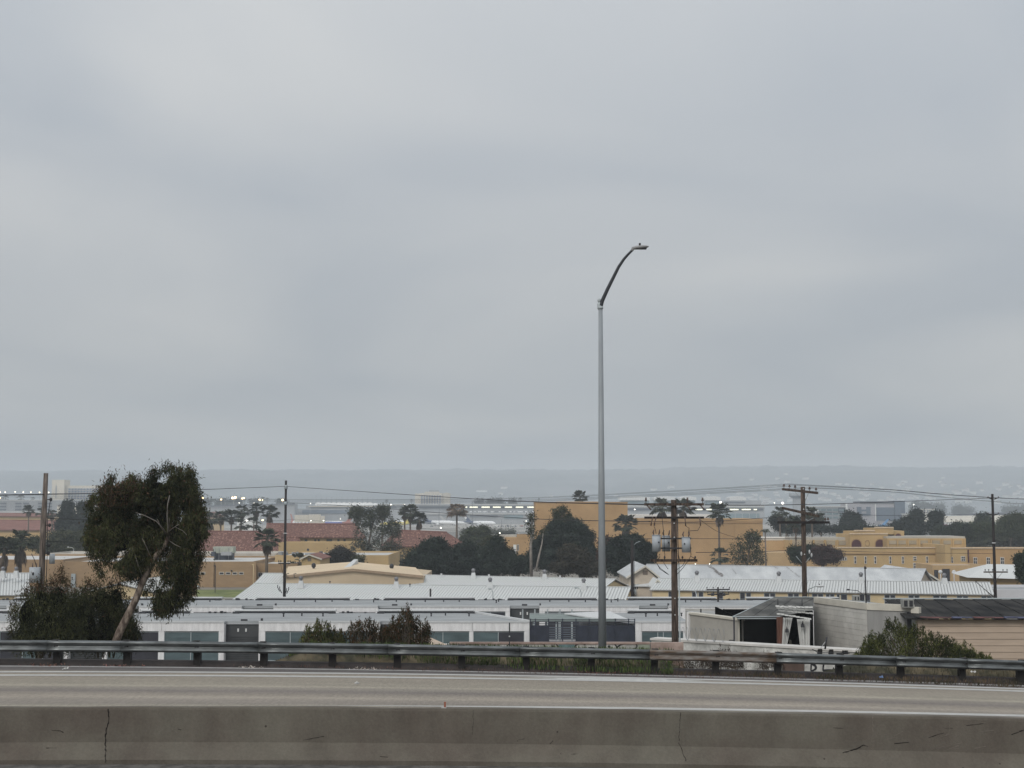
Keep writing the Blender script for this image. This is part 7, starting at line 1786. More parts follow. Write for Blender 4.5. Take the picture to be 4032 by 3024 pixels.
# queen palm beside the tan hall
qp = thing('queen_palm', (xat(3016, 2200, 300), 300, 0), 'queen palm with arching feather fronds at the right end of the tan hall', 'palm tree')
c = at(3013, 2092, 300); 
MB().tube([origin(qp), c], [.2, .13], 7).build('trunk', mat('grey_palm_trunk', (.20, .17, .15), .9, .2, 2), qp)
V, Q = [], []
for k in range(14):
    az = k * 2.4; el = random.uniform(.3, 1.1); L_ = random.uniform(2.0, 2.7); pts_ = []
    for j in range(9):
        s = j / 8; r_ = L_ * s; pts_.append(np.array([math.cos(az) * math.cos(el) * r_ * (1 - .12 * s), math.sin(az) * math.cos(el) * r_, math.sin(el) * r_ * 1.1 - 1.35 * s * s * L_ * .75]))
    for j in range(1, 9):
        d = pts_[j] - pts_[j - 1]; d /= np.linalg.norm(d); sd = np.cross(d, [0, 0, 1.0]); sd /= np.linalg.norm(sd) + 1e-6
        for u in (0, .5):
            p_ = pts_[j - 1] * (1 - u) + pts_[j] * u
            for s_ in (-1, 1):
                l = .5 * (1.15 - j / 9); t_ = p_ + sd * s_ * l * .7 + d * .15 + np.array([0, 0, -l * .6]); i = len(V)
                V += [tuple(p_), tuple((p_ + t_) / 2 + d * .04), tuple(t_), tuple((p_ + t_) / 2 - d * .04)]; Q.append((i, i + 1, i + 2, i + 3))
link_mesh('fronds', np_mesh('fronds', np.array(V), np.array(Q), PALM), qp, c - origin(qp))
for k, px in enumerate((3128, 3148)):
    pass
# ------------------------------------------------------------------ the airport, far away
WARM = emit('warm_floodlight', (1.0, .74, .40), 5.5); WHT = emit('white_floodlight', (1.0, .95, .84), 5); STRIP = emit('lit_ceiling_strip', (1.0, .97, .74), 1.1); REDL = emit('red_beacon', (1, .10, .12), 14)
def fbox(name, m, root, px0, px1, pt, pb, Y, d=12, z0=None):
    return MB().box(xat(px0, pt, Y), xat(px1, pt, Y), Y, Y + d, zat(pb, Y) if z0 is None else z0, zat(pt, Y)).build(name, m, root)
def far(name, label, cat, px, Y, group=None): return thing(name, (xat(px, 2040, Y), Y, 0), label, cat, group)
def floodlight(px, py, Y, label, s=1.0, m=WARM, n=1, zb=0):
    o = far('floodlight_mast', label, 'floodlight', px, Y, 'airport floodlights'); q = at(px, py, Y); r_ = 2.7 / ppm(Y) * s
    MB().tube([(q.x, Y, zb), (q.x, Y, q.z)], r_ * .22, 5).build('mast', FAR_G, o)
    for k in range(n): MB().ball(q + Vector(((k - (n - 1) / 2) * r_ * 1.9, -.3, (k % 2) * r_ * .4)), r_, r_ * .6, r_ * .85, 8, 5).build('lamp', m, o)
# row of small white lights on a roof at the far left
for k, (px, py) in enumerate(((1, 1938), (21, 1938), (60, 1937), (92, 1938), (122, 1938), (156, 1939), (192, 1939))):
    floodlight(px, py, 1700, '%s white rooftop light counted from the left edge, by the leaning wooden pole' % ('first', 'second', 'third', 'fourth', 'fifth', 'sixth', 'seventh')[k], .95, emit('small_white_light', (1, .90, .70), 3.5))
for px, py, s, n, lb in ((0, 1961, 1.0, 1, 'warm floodlight at the left edge under the top wire'), (325, 1961, 1.5, 2, 'pair of warm floodlights left of the eucalyptus crown'), (341, 1962, .9, 1, 'small warm floodlight beside the eucalyptus crown'),
                         (537, 1961, 1.0, 1, 'left warm light glimpsed through the eucalyptus crown'), (635, 1963, 1.1, 1, 'right warm light glimpsed through the eucalyptus crown'),
                         (798, 1961, 1.6, 1, 'warm floodlight just right of the eucalyptus crown'), (871, 1967, 1.3, 1, 'second warm floodlight right of the eucalyptus crown'), (921, 1961, 2.0, 2, 'brightest cluster of warm floodlights, left of the black pole'),
                         (957, 1963, 1.3, 2, 'double floodlight right of the brightest cluster'), (1023, 1968, 1.6, 1, 'warm floodlight second left of the black pole'), (1034, 1969, .9, 1, 'small light touching the second floodlight left of the black pole'), (1113, 1969, 1.8, 1, 'warm floodlight touching the first black pole')):
    floodlight(px, py, 1550, lb, s, WARM, n)
for px, py, Y, s, m, lb in ((942, 1980, 1500, .7, WHT, 'tiny white light low between the warm floodlights, left'), (1000, 1981, 1500, .7, WHT, 'tiny white light low between the warm floodlights, right'), (972, 2050, 900, .9, WHT, 'small white light in front of the two low palms'),
                            (1034, 2048, 900, 1.3, WARM, 'yellowish light right of the two low palms'), (1223, 1983, 1450, .8, WHT, 'light at the left end of the white tents'), (1224, 2050, 1000, .8, WHT, 'white ground light left of the purple aeroplane'), (1274, 2050, 1000, .8, WHT, 'white ground light at the nose of the purple aeroplane'),
                            (1340, 2043, 1000, .5, WHT, 'white light on the purple aeroplane stand'), (1540, 1987, 1450, .9, WHT, 'white light right of the white tents, first'), (1592, 1987, 1450, 1.1, WHT, 'white light right of the white tents, second'), (1561, 2056, 1000, .7, WARM, 'orange ground light under the yellow aeroplane'),
                            (1736, 2078, 700, 1.0, WHT, 'bright light on the near edge of the taxiway'), (1880, 2106, 420, 1.0, WHT, 'field lamp on a pale post behind the dark round trees'), (1968, 2099, 460, 1.0, WHT, 'field lamp left of the small ochre building'),
                            (2071, 2051, 900, 1.0, WHT, 'white light beside the wispy tree left of the tan hall'), (2499, 2006, 1000, .8, WHT, 'white light between the tan hall block and the palm pair'), (2837, 1978, 1000, 1.6, WHT, 'bright white light over the tall thin palm'),
                            (3081, 1981, 1000, 1.8, WHT, 'brightest white light left of the tall wooden pole'), (3049, 1980, 1000, .7, WHT, 'small light left of the brightest white light'), (3378, 1979, 1200, .8, WHT, 'light on the left roof corner of the H marked building'), (3597, 1987, 1300, .7, WHT, 'light right of the dark block of the H marked building'),
                            (3519, 2059, 1100, .9, REDL, 'red beacon beside the blue aeroplane tail'), (2738, 2220, 235, .6, WHT, 'tiny light on the ridge of the worn grey roof, left'), (2794, 2220, 235, .6, WHT, 'tiny light on the ridge of the worn grey roof, right')):
    if Y > 300: floodlight(px, py, Y, lb, s, m)
    else: o = MB().ball(at(px, py, Y), .07, None, None, 6, 4).build('roof_light', m); tag(o, lb, 'light', 'airport floodlights')
# hotels
h1 = far('hotel', 'pale hotel with a taller plain tower, right of the leaning wooden pole', 'building', 300, 1500)
fbox('tower', FAR_B, h1, 205, 254, 1889, 1975, 1540, 20, 0); fbox('wing', FAR_B, h1, 254.5, 470, 1912, 1975, 1545, 20, 0); fbox('slot', FAR_G, h1, 219, 223, 1912, 1962, 1539.5, .4)
for r_ in range(5):
    for k in range(17):
        px = 269 + k * 11.8
        if px < 455: MB().box(xat(px, 1920, 1544), xat(px + 9, 1920, 1544), 1544.3, 1544.8, zat(1930 + r_ * 9.0, 1544), zat(1923 + r_ * 9.0, 1544)).build('window', mat('far_blue_window', (.16, .19, .25), .4, .2, .05), h1)
h2 = far('hotel', 'hazy hotel block with stepped roofs above the parked aeroplanes', 'building', 1700, 1900)
fbox('main_block', FAR_B, h2, 1656, 1740, 1941, 1995, 1900, 20, 0); fbox('upper_block', FAR_B, h2, 1672, 1728, 1936, 1941, 1900, 20); fbox('roof_house', FAR_G, h2, 1690, 1726, 1930, 1935.8, 1902, 12); fbox('wing', FAR_B, h2, 1634, 1655.5, 1943, 1995, 1904, 20, 0); fbox('wing', FAR_B, h2, 1740.5, 1772, 1945, 1995, 1904, 20, 0)
MB().prism([(xat(1740, 1945, 1910), zat(1945, 1910)), (xat(1780, 1945, 1910), zat(1947, 1910)), (xat(1768, 1940, 1910), zat(1941, 1910)), (xat(1758, 1940, 1910), zat(1939, 1910))], 1904, 1916).build('hip_roof', FAR_B, h2)
for r_ in range(4):
    for k in range(8): MB().box(xat(1658 + k * 10.2, 1950, 1899), xat(1664 + k * 10.2, 1950, 1899), 1899.2, 1899.8, zat(1959 + r_ * 10, 1899), zat(1950 + r_ * 10, 1899)).build('window', MATS['far_blue_window'], h2)
# long low buildings at the left
pk = far('parking_building', 'long low grey parking building at the left behind the far palms', 'building', 200, 1500)
fbox('wall', FAR_G, pk, -200, 480, 1970, 2020, 1500, 30, 0); fbox('parapet', mat('far_pale_grey', (.42, .42, .41), .9, .08, .05), pk, -200, 480, 1968, 1972, 1499, 30)
for r_ in range(3):
    for k in range(22):
        px = -150 + k * 30; MB().box(xat(px, 1980, 1499), xat(px + 24, 1980, 1499), 1499.2, 1499.9, zat(1986 + r_ * 12, 1499), zat(1979 + r_ * 12, 1499)).build('window', FAR_D if k % 3 else FAR_G, pk)
fbox('wall', MATS['far_pale_grey'], pk, -200, 160, 2012, 2022, 1400, 20, 0)
yb_ = far('beige_building', 'beige building behind the dark tree clump left of the eucalyptus', 'building', 300, 1300); fbox('wall', FAR_B, yb_, 225, 400, 1990, 2030, 1300, 20, 0); fbox('roof', FAR_G, yb_, 223, 402, 1987, 1990, 1299, 22)
lb_ = far('long_building', 'long grey building with a sloping dark roof line left of the black pole', 'building', 1000, 1450)
MB().hexa([(xat(780, 2000, 1450), 1450, 0), (xat(1160, 2000, 1450), 1450, 0), (xat(1160, 2000, 1450), 1470, 0), (xat(780, 2000, 1450), 1470, 0), (xat(780, 2000, 1450), 1450, zat(1996, 1450)), (xat(1160, 2000, 1450), 1450, zat(1984, 1450)), (xat(1160, 2000, 1450), 1470, zat(1984, 1450)), (xat(780, 2000, 1450), 1470, zat(1996, 1450))]).build('wall', FAR_G, lb_)
MB().hexa([(xat(780, 2000, 1448), 1448, zat(1996, 1448)), (xat(1160, 2000, 1448), 1448, zat(1984, 1448)), (xat(1160, 2000, 1448), 1449, zat(1984, 1448)), (xat(780, 2000, 1448), 1449, zat(1996, 1448)), (xat(780, 1990, 1448), 1448, zat(1991, 1448)), (xat(1160, 1990, 1448), 1448, zat(1981, 1448)), (xat(1160, 1990, 1448), 1449, zat(1981, 1448)), (xat(780, 1990, 1448), 1449, zat(1991, 1448))]).build('roof', mat('far_dark_roof', (.10, .11, .13), .8, .1, .05), lb_)
o = far('white_building', 'low white building between the palm trunks left of the black pole', 'building', 980, 1100); fbox('wall', FAR_W, o, 935, 1010, 2032, 2048, 1100, 14, 0); fbox('roof', MATS['far_pale_grey'], o, 934, 1011, 2029, 2032, 1099, 16)
# terminal
tm = far('terminal_building', 'long hazy airport terminal with a strip of lit windows, left of the tan hall', 'building', 1900, 1620)
fbox('roof', MATS['far_pale_grey'], tm, 1480, 2115, 1984, 1990, 1620, 50); fbox('wall', FAR_G, tm, 1480, 2115, 1990.3, 2050, 1622, 50, 0)
LITS = [(1827, 1840), (1849, 1881), (1896, 1928), (1941, 1971), (1988, 2016), (2031, 2060), (2076, 2106)]
fbox('window_band', FAR_D, tm, 1650, 2112, 1994, 2002, 1621, .4)
for a, c in LITS: MB().box(xat(a, 1997, 1620), xat(c, 1997, 1620), 1620.2, 1620.8, zat(1999.5, 1620), zat(1994.5, 1620)).build('lit_window', STRIP, tm)
for a, c in ((1655, 1720), (1725, 1770), (1500, 1560), (1575, 1640)): fbox('dark_window', FAR_D, tm, a, c, 1994, 1999, 1620.4, .4)
tm2 = far('terminal_building', 'nearer low terminal pier with a dark roof behind the white aeroplanes', 'building', 1900, 1560)
fbox('wall', FAR_G, tm2, 1500, 2110, 2026, 2062, 1560, 16, 0); fbox('roof', MATS['far_pale_grey'], tm2, 1490, 2112, 2020, 2025.6, 1558, 20); fbox('window_band', MATS['far_dark_roof'], tm2, 1850, 1960, 2028, 2036, 1559, .4); fbox('window_band', FAR_T, tm2, 1985, 2060, 2028, 2042, 1559, .4); fbox('window_band', FAR_D, tm2, 1500, 1620, 2030, 2038, 1559, .4)
# parked cars row
cars = []
for k in range(46):
    px = 1850 + k * 5.6 + random.uniform(-1, 1); q = at(px, 2016, 1590); c_ = (.7, .7, .7) if random.random() < .6 else (.15, .16, .18)
CARW, CARD = mat('far_car_white', (.72, .72, .72), .4, .03, 1), mat('far_car_dark', (.12, .13, .15), .4, .1, 1)
pkt = far('parking_deck', 'upper parking deck behind the white aeroplanes, its edge lined with cars', 'building', 1975, 1600); fbox('deck', FAR_G, pkt, 1820, 2112, 2018, 2024, 1592, 20); 
zt_ = zat(2018, 1592)
cme = []
for wc in (CARW, CARD):
    b_ = MB(); b_.box(-2.1, 2.1, -.9, .9, .25, .95); b_.hexa([(-1.2, -.8, .951), (1.1, -.8, .951), (1.1, .8, .951), (-1.2, .8, .951), (-.8, -.7, 1.5), (.7, -.7, 1.5), (.7, .7, 1.5), (-.8, .7, 1.5)]); me = bpy.data.meshes.new('body'); me.from_pydata([tuple(q) for q in b_.v], [], b_.f); me.materials.append(wc); cme.append(me)
for k in range(34):
    px = 1855 + k * 7.4; 
    if random.random() < .15: continue
    w_ = random.random() < .62
    o = link_mesh('parked_car', cme[0 if w_ else 1], None, (xat(px, 2018, 1594), 1594, zt_ + .01), (0, 0, random.choice((0, 0, 1.57)))); tag(o, '%s car on the far parking deck behind the white aeroplanes' % ('white' if w_ else 'dark'), 'car', 'cars on the far parking deck')
# tents
tn = far('tent_row', 'long row of pointed white canopies right of the first black pole', 'canopy', 1360, 1500)
for k in range(12):
    a, c = 1240 + k * 20.5, 1240 + (k + 1) * 20.5; xa_, xc_ = xat(a, 1985, 1500), xat(c, 1985, 1500); m_ = (xa_ + xc_) / 2; zb_, zt_ = zat(1990, 1500), zat(1976.5 + (k > 10) * 4, 1500)
    b_ = MB(); n_ = 6
    for j in range(n_):
        for s_ in (0,):
            u0, u1 = j / n_, (j + 1) / n_; f_ = lambda u: zt_ - (zt_ - zb_) * (.38 * (1 - math.cos((u - .5) * 2 * math.pi)) / 2)
            X0, X1 = xa_ + (xc_ - xa_) * u0, xa_ + (xc_ - xa_) * u1
            b_.hexa([(X0, 1500, zb_), (X1, 1500, zb_), (X1, 1516, zb_), (X0, 1516, zb_), (X0, 1503, f_(u0)), (X1, 1503, f_(u1)), (X1, 1512, f_(u1)), (X0, 1512, f_(u0))])
    b_.build('canopy', FAR_W, tn)
    MB().tube([(xa_, 1508, 0), (xa_, 1508, zat(1957 if k > 0 else 1950, 1508))], .13, 4).build('mast', FAR_G, tn)
fbox('base', FAR_G, tn, 1205, 1500, 1990.5, 2002, 1502, 14, 0); fbox('lower_band', FAR_B, tn, 1215, 1470, 1992, 1996, 1500, 1.5)
o = far('service_building', 'grey service building with a dark window band behind the purple aeroplane', 'building', 1330, 1480); fbox('wall', FAR_G, o, 1150, 1640, 2003, 2040, 1480, 14, 0); fbox('window_band', mat('far_slate', (.10, .13, .17), .6, .1, .05), o, 1190, 1500, 2008, 2022, 1479, .6)
for px0, px1, pt, Y, lb in ((1160, 1215, 2028, 1180, 'left beige blast wall section right of the first black pole'), (1216, 1262, 2026, 1175, 'middle beige blast wall section, stepped, right of the first black pole'), (1263, 1278, 2032, 1170, 'short grey box beside the purple aeroplane nose')):
    o = far('blast_wall', lb, 'wall', (px0 + px1) / 2, Y); fbox('wall', FAR_B, o, px0, px1, pt, 2060, Y, 3, 0); fbox('cap', MATS['far_pale_grey'], o, px0, px1, pt - 1.6, pt - .1, Y, 3)
for px in (1158, 1168, 1180, 1196, 1210): o = far('service_vehicle', 'small pale service truck beyond the red roof, %s from the black pole' % {1158: 'first', 1168: 'second', 1180: 'third', 1196: 'fourth', 1210: 'fifth'}[px], 'truck', px, 1050); fbox('body', FAR_W, o, px - 4, px + 3, 2055, 2060, 1050, 4, 0); fbox('cab', FAR_G, o, px + 3.1, px + 5, 2057, 2060, 1050, 4, 0)

# ---- aeroplanes
def plane(label, px, py_ground, length_px, Y, head, body, tail, nose_right=True, L=39.5, belly=None, tailpx=None, tail_patch=None, z=0.0):
    """nose_right: turned so that the nose points right in the picture"""
    o = far('aeroplane', label, 'aeroplane', px, Y); s = L / 39.5
    zc = 3.4 * s; u = Vector((math.cos(head), math.sin(head), 0)); v = Vector((-u.y, u.x, 0)); c = Vector((o.location.x, Y, z))
    W = lambda a, b_, h: c + u * a + v * b_ + Vector((0, 0, h))
    secs = [(-.50, .15, 1.4), (-.44, .75, 1.1), (-.30, 1.6, .4), (-.15, 1.88, 0), (.30, 1.88, 0), (.40, 1.8, -.05), (.46, 1.3, -.25), (.49, .75, -.45), (.50, .2, -.55)]
    def body_part(name, m, i0, i1):
        b_ = MB(); n = 12
        for a, r_, dz in secs[i0:i1]:
            for k in range(n): t_ = 2 * math.pi * k / n; b_.v.append(W(a * L, r_ * s * math.cos(t_), zc + dz * s + r_ * s * math.sin(t_)))
        for j in range(i1 - i0 - 1):
            for k in range(n): b_.f.append((j * n + k, j * n + (k + 1) % n, (j + 1) * n + (k + 1) % n, (j + 1) * n + k)); b_.sm.append(True)
        b_.f.append(tuple(range(n))); b_.f.append(tuple(range((i1 - i0 - 1) * n, (i1 - i0) * n))); b_.sm += [False, False]
        return b_.build(name, m, o)
    body_part('rear_fuselage', tail, 0, 4); f_ = body_part('fuselage', body, 3, 9)
    if belly:
        b_ = MB(); b_.hexa([W(-.3 * L, -1.93 * s, zc - 1.2 * s), W(.42 * L, -1.93 * s, zc - 1.2 * s), W(.42 * L, 1.93 * s, zc - 1.2 * s), W(-.3 * L, 1.93 * s, zc - 1.2 * s), W(-.3 * L, -1.95 * s, zc - .1 * s), W(.42 * L, -1.95 * s, zc - .1 * s), W(.42 * L, 1.95 * s, zc - .1 * s), W(-.3 * L, 1.95 * s, zc - .1 * s)]); b_.build('belly_stripe', belly, o)
    b_ = MB(); P = [(-.36, 1.2), (-.50, 8.6), (-.43, 8.6), (-.24, 1.7)]
    i = 0
    for w_ in (-.18, .18):
        for a, h in P: b_.v.append(W(a * L, w_, zc + h * s))
    b_.f = [(0, 1, 2, 3), (7, 6, 5, 4), (0, 4, 5, 1), (1, 5, 6, 2), (2, 6, 7, 3), (3, 7, 4, 0)]; b_.sm = [False] * 6; fin = b_.build('tail_fin', tail, o)
    if tail_patch:
        for w_ in (-.20, .20): MB().tube([W(-.405 * L, w_, zc + 5.2 * s), W(-.405 * L, w_ * 1.25, zc + 5.2 * s)], 1.35 * s, 10).build('tail_emblem', tail_patch, fin)
    for sg in (-1, 1):
        b_ = MB(); Q_ = [W(.12 * L, sg * 1.6, zc - .9 * s), W(-.06 * L, sg * 1.6, zc - .9 * s), W(-.13 * L, sg * 17 * s, zc + .6 * s), W(-.09 * L, sg * 17 * s, zc + .6 * s)]; b_.slab(Q_, (0, 0, 1), .3); b_.build('wing', FAR_G, o)
        b_ = MB(); Q_ = [W(-.38 * L, sg * .6, zc + 1.2 * s), W(-.47 * L, sg * .6, zc + 1.2 * s), W(-.50 * L, sg * 7 * s, zc + 1.6 * s), W(-.46 * L, sg * 7 * s, zc + 1.6 * s)]; b_.slab(Q_, (0, 0, 1), .2); b_.build('tailplane', FAR_G, o)
        MB().tube([W(.13 * L, sg * 4.9 * s, zc - 1.7 * s), W(.02 * L, sg * 4.9 * s, zc - 1.7 * s)], [1.05 * s, .8 * s], 10).build('engine', body, o)
        MB().tube([W(-.02 * L, sg * 2.8 * s, .6), W(-.02 * L, sg * 2.8 * s, zc - 1)], .18, 5).build('landing_gear', FAR_D, o); MB().ball(W(-.02 * L, sg * 2.8 * s, .55), .55, .35, .55, 8, 5).build('wheel', FAR_D, o)
    MB().tube([W(.38 * L, 0, .4), W(.38 * L, 0, zc - 1)], .15, 5).build('landing_gear', FAR_D, o)
    return o
NAVYP = mat('plane_navy', (.045, .07, .14), .4, .1, .1); PWHT = mat('plane_white', (.80, .81, .81), .35, .03, .1); PPUR = mat('plane_purple_blue', (.10, .12, .36), .4, .1, .1); PYEL = mat('plane_yellow', (.62, .50, .06), .4, .05, .1); PRED = mat('plane_red', (.38, .12, .08), .5, .1, .1); PBLU = mat('plane_sky_blue', (.12, .30, .55), .4, .1, .1); PMAR = mat('plane_maroon', (.16, .06, .07), .5, .1, .1)
H = R(-32)
plane('left one of the two white aeroplanes with navy tails before the terminal', 1722, 2068, 115, 1395, R(-30), PWHT, NAVYP, L=39.5, tail_patch=PWHT)
plane('right one of the two white aeroplanes with navy tails before the terminal', 1886, 2070, 110, 1360, R(-34), PWHT, NAVYP, L=38, tail_patch=PWHT)
plane('white aeroplane mostly hidden behind the dry brown palm', 1788, 2068, 100, 1440, R(-20), PWHT, MATS['far_pale_grey'], L=33)
plane('purple blue aeroplane with an orange red tail behind the loose eucalyptus', 1325, 2062, 110, 1330, R(200), PPUR, PRED, L=34)
plane('white aeroplane with a dark navy tail behind the purple one', 1300, 2045, 100, 1460, R(-12), PWHT, NAVYP, L=33, tail_patch=MATS['far_pale_grey'])
plane('yellow aeroplane left of the three palms', 1562, 2062, 100, 1330, R(200), PYEL, PYEL, L=32)
plane('white aeroplane with a tall navy tail above the yellow one', 1572, 2050, 90, 1480, R(-25), PWHT, NAVYP, L=36, tail_patch=MATS['far_pale_grey'])
plane('aeroplane with a red tail just right of the first black pole', 1165, 2058, 60, 1400, R(-65), PWHT, PRED, L=38)
plane('white aeroplane with a sky blue tail behind the arcade building', 3440, 2078, 110, 1150, R(187), PWHT, PBLU, L=26)
plane('white aeroplane with a dark maroon tail before the white hangar', 3755, 2078, 100, 1150, R(-25), PWHT, PMAR, L=30)
for k, (px, w, h, m, lb) in enumerate(((1955, 22, 5, 'FAR_W', 'white tanker truck at the nose of the right white aeroplane'), (1978, 12, 4, 'FAR_G', 'grey truck right of the white tanker'), (2000, 9, 5, 'FAR_D', 'dark baggage tug, left of the pair near the tan hall'), (2016, 10, 4, 'FAR_W', 'small white van on the apron, left of the red crate'), (2030, 7, 4, 'FAR_G', 'small grey cart on the apron beside the white van'), (2056, 12, 3, 'PRED', 'low red cart on the apron beside the wispy tree'), (1700, 10, 4, 'FAR_G', 'grey stair truck under the left white aeroplane'), (1850, 8, 4, 'FAR_W', 'white cart between the two white aeroplanes'))):
    mm = dict(FAR_W=FAR_W, FAR_G=FAR_G, FAR_D=FAR_D, PRED=PRED)[m]; o = far('apron_vehicle', lb, 'truck', px, 1300); b_ = MB(); fbox('body', mm, o, px - w * .5, px + w * .3, 2074 - h - 2, 2073.5, 1300, 4); fbox('cab', FAR_G, o, px + w * .3 + .2, px + w * .5, 2074 - h, 2073.5, 1300, 4)
    for s_ in (-.3, .3): q = at(px + w * s_, 2074, 1299.5); MB().ball((q.x, 1299.5, .5), .5, .2, .5, 8, 4).build('wheel', FAR_D, o)
# jet bridge masts and thin posts
for px, pt, lb in ((1860, 1975, 'tall thin mast over the right white aeroplane'), (1729, 1985, 'tall thin mast behind the left white aeroplane'), (2012, 2058, 'thin pale mast near the small ochre building'), (1975, 2045, 'thin mast beside the white tanker')):
    o = far('light_mast', lb, 'mast', px, 1300, 'thin masts on the apron'); MB().tube([(o.location.x, 1300, 0), (o.location.x, 1300, zat(pt, 1300))], .18, 5).build('mast', FAR_D, o); MB().box(o.location.x - 1, o.location.x + 1, 1299.8, 1300.2, zat(pt, 1300), zat(pt, 1300) + .5).build('lamp_bar', FAR_G, o)
# terminal right of the tan hall
t2_ = far('terminal_building', 'glass fronted airport terminal with lit strips, behind the lower tan block', 'building', 2750, 1500)
fbox('roof', MATS['far_pale_grey'], t2_, 2470, 3010, 1988, 1998, 1500, 60); fbox('wall', FAR_G, t2_, 2470, 3010, 1998.3, 2052, 1502, 50, 0); fbox('glass_wall', FAR_T, t2_, 2830, 2990, 2022, 2050, 1501, .6); fbox('window_band', FAR_D, t2_, 2470, 3005, 2002, 2010, 1501, .6)
for a, c in ((2735, 2766), (2782, 2802), (2855, 2860), (2873, 2908), (2921, 2956), (2968, 2980)): MB().box(xat(a, 2005, 1500), xat(c, 2005, 1500), 1499.8, 1500.6, zat(2008.5, 1500), zat(2004, 1500)).build('lit_window', STRIP, t2_)
for k in range(6): fbox('mullion', MATS['far_pale_grey'], t2_, 2838 + k * 28, 2839.5 + k * 28, 2022, 2050, 1500.2, .6)
for px0, px1, k in ((2440, 2560, 0), (2575, 2660, 1), (2678, 2742, 2), (2774, 2838, 3), (2873, 2938, 4)):
    o = far('cloud_canopy', 'pale curved rooftop canopy over the terminal, %s from the left' % ('first', 'second', 'third', 'fourth', 'last and smallest')[k], 'canopy', (px0 + px1) / 2, 1650, 'pale canopies over the terminal')
    xa_, xc_ = xat(px0, 1960, 1650), xat(px1, 1960, 1650); poly = [(xa_, zat(1970, 1650)), (xc_, zat(1970, 1650))] + [(xc_ - (xc_ - xa_) * j / 8, zat(1958 - 5 * math.sin(math.pi * j / 8), 1650)) for j in range(9)]
    MB().prism(poly, 1650, 1680).build('canopy', FAR_W, o); fbox('wall', FAR_T, o, px0 + 4, px1 - 4, 1970.3, 1988, 1652, 20, 0)
fbox('upper_storey', FAR_G, t2_, 2842, 2996, 1970, 1987.6, 1560, 20); fbox('window_band', FAR_D, t2_, 2850, 2935, 1975, 1981, 1559.4, .5)
tw = far('control_tower', 'hazy airport control tower with a wide cab, left of the tall wooden pole', 'tower', 3140, 1900)
fbox('shaft', FAR_G, tw, 3126, 3154, 1960, 1990, 1900, 9, 0); MB().hexa([(xat(3124, 1960, 1900), 1899, zat(1962, 1900)), (xat(3156, 1960, 1900), 1899, zat(1962, 1900)), (xat(3156, 1960, 1900), 1910, zat(1962, 1900)), (xat(3124, 1960, 1900), 1910, zat(1962, 1900)), (xat(3112, 1950, 1900), 1895, zat(1952, 1900)), (xat(3168, 1950, 1900), 1895, zat(1952, 1900)), (xat(3168, 1950, 1900), 1914, zat(1952, 1900)), (xat(3112, 1950, 1900), 1914, zat(1952, 1900))]).build('cab', MATS['far_slate'], tw); fbox('cab_roof', FAR_G, tw, 3114, 3166, 1942, 1951.6, 1897, 14)
gb = far('glass_building', 'low grey office range between the tall wooden pole and the H marked building', 'building', 3250, 1150)
fbox('wall', FAR_G, gb, 3180, 3329, 1998, 2050, 1150, 16, 0); fbox('roof', MATS['far_pale_grey'], gb, 3176, 3329, 1993, 1997.7, 1149, 18)
for r_ in range(3):
    for k in range(6): fbox('window', FAR_T, gb, 3184 + k * 24, 3204 + k * 24, 2004 + r_ * 15, 2012 + r_ * 15, 1149.3, .5)
fbox('dark_block', FAR_D, gb, 3300, 3329, 1996, 2018, 1149.5, .4)
hb = far('marked_building', 'grey building with dark panels shaped like a letter H and a dark block', 'building', 3450, 1180)
HG = mat('far_violet_grey', (.36, .35, .37), .9, .06, .05)
fbox('wall', HG, hb, 3330.5, 3522, 1981, 2056, 1180, 20, 0); fbox('roof', FAR_D, hb, 3386, 3560, 1974, 1980.7, 1179, 24); fbox('dark_block', MATS['far_slate'], hb, 3523, 3563, 1972, 2052, 1178, 20, 0); fbox('column', FAR_W, hb, 3330, 3337, 1984, 2052, 1178.5, 1, 0); fbox('column', FAR_W, hb, 3446, 3449, 1985, 2052, 1179, .8)
fbox('dark_panel', MATS['far_slate'], hb, 3374, 3392, 1996, 2030, 1179.2, .6); fbox('dark_panel', MATS['far_slate'], hb, 3411, 3428, 1996, 2030, 1179.2, .6); fbox('dark_panel', MATS['far_slate'], hb, 3392.3, 3410.7, 2006, 2013, 1179.2, .6); fbox('dark_panel', MATS['far_slate'], hb, 3392.3, 3410.7, 2022, 2030, 1179.2, .6); fbox('dark_panel', MATS['far_slate'], hb, 3450, 3521, 1998, 2050, 1179.3, .6)
o = far('white_shed', 'small white box building right of the dark block of the H marked building', 'building', 3572, 1150); fbox('wall', FAR_W, o, 3563, 3581, 2023, 2036, 1150, 10, 0); fbox('roof', MATS['far_pale_grey'], o, 3562, 3582, 2021, 2022.7, 1149, 12)
hg = far('hangar', 'long low white hangar strip behind the grove on the right', 'building', 3850, 1250)
fbox('wall', FAR_W, hg, 3720, 4200, 2056, 2068, 1250, 30, 0); MB().hexa([(xat(3715, 2056, 1250), 1249, zat(2056, 1250) + .02), (xat(4200, 2056, 1250), 1249, zat(2056, 1250) + .02), (xat(4200, 2040, 1250), 1330, zat(2056, 1250) + .02), (xat(3720, 2040, 1250), 1330, zat(2056, 1250) + .02), (xat(3725, 2050, 1250), 1252, zat(2048, 1250)), (xat(4200, 2050, 1250), 1252, zat(2045, 1250)), (xat(4200, 2030, 1250), 1330, zat(2028, 1250)), (xat(3740, 2030, 1250), 1330, zat(2034, 1250))]).build('roof', FAR_B, hg)
o = far('hangar', 'brownish arched hangar roof beyond the white hangar strip', 'building', 3900, 1600); xa_, xc_ = xat(3810, 2030, 1600), xat(4200, 2030, 1600)
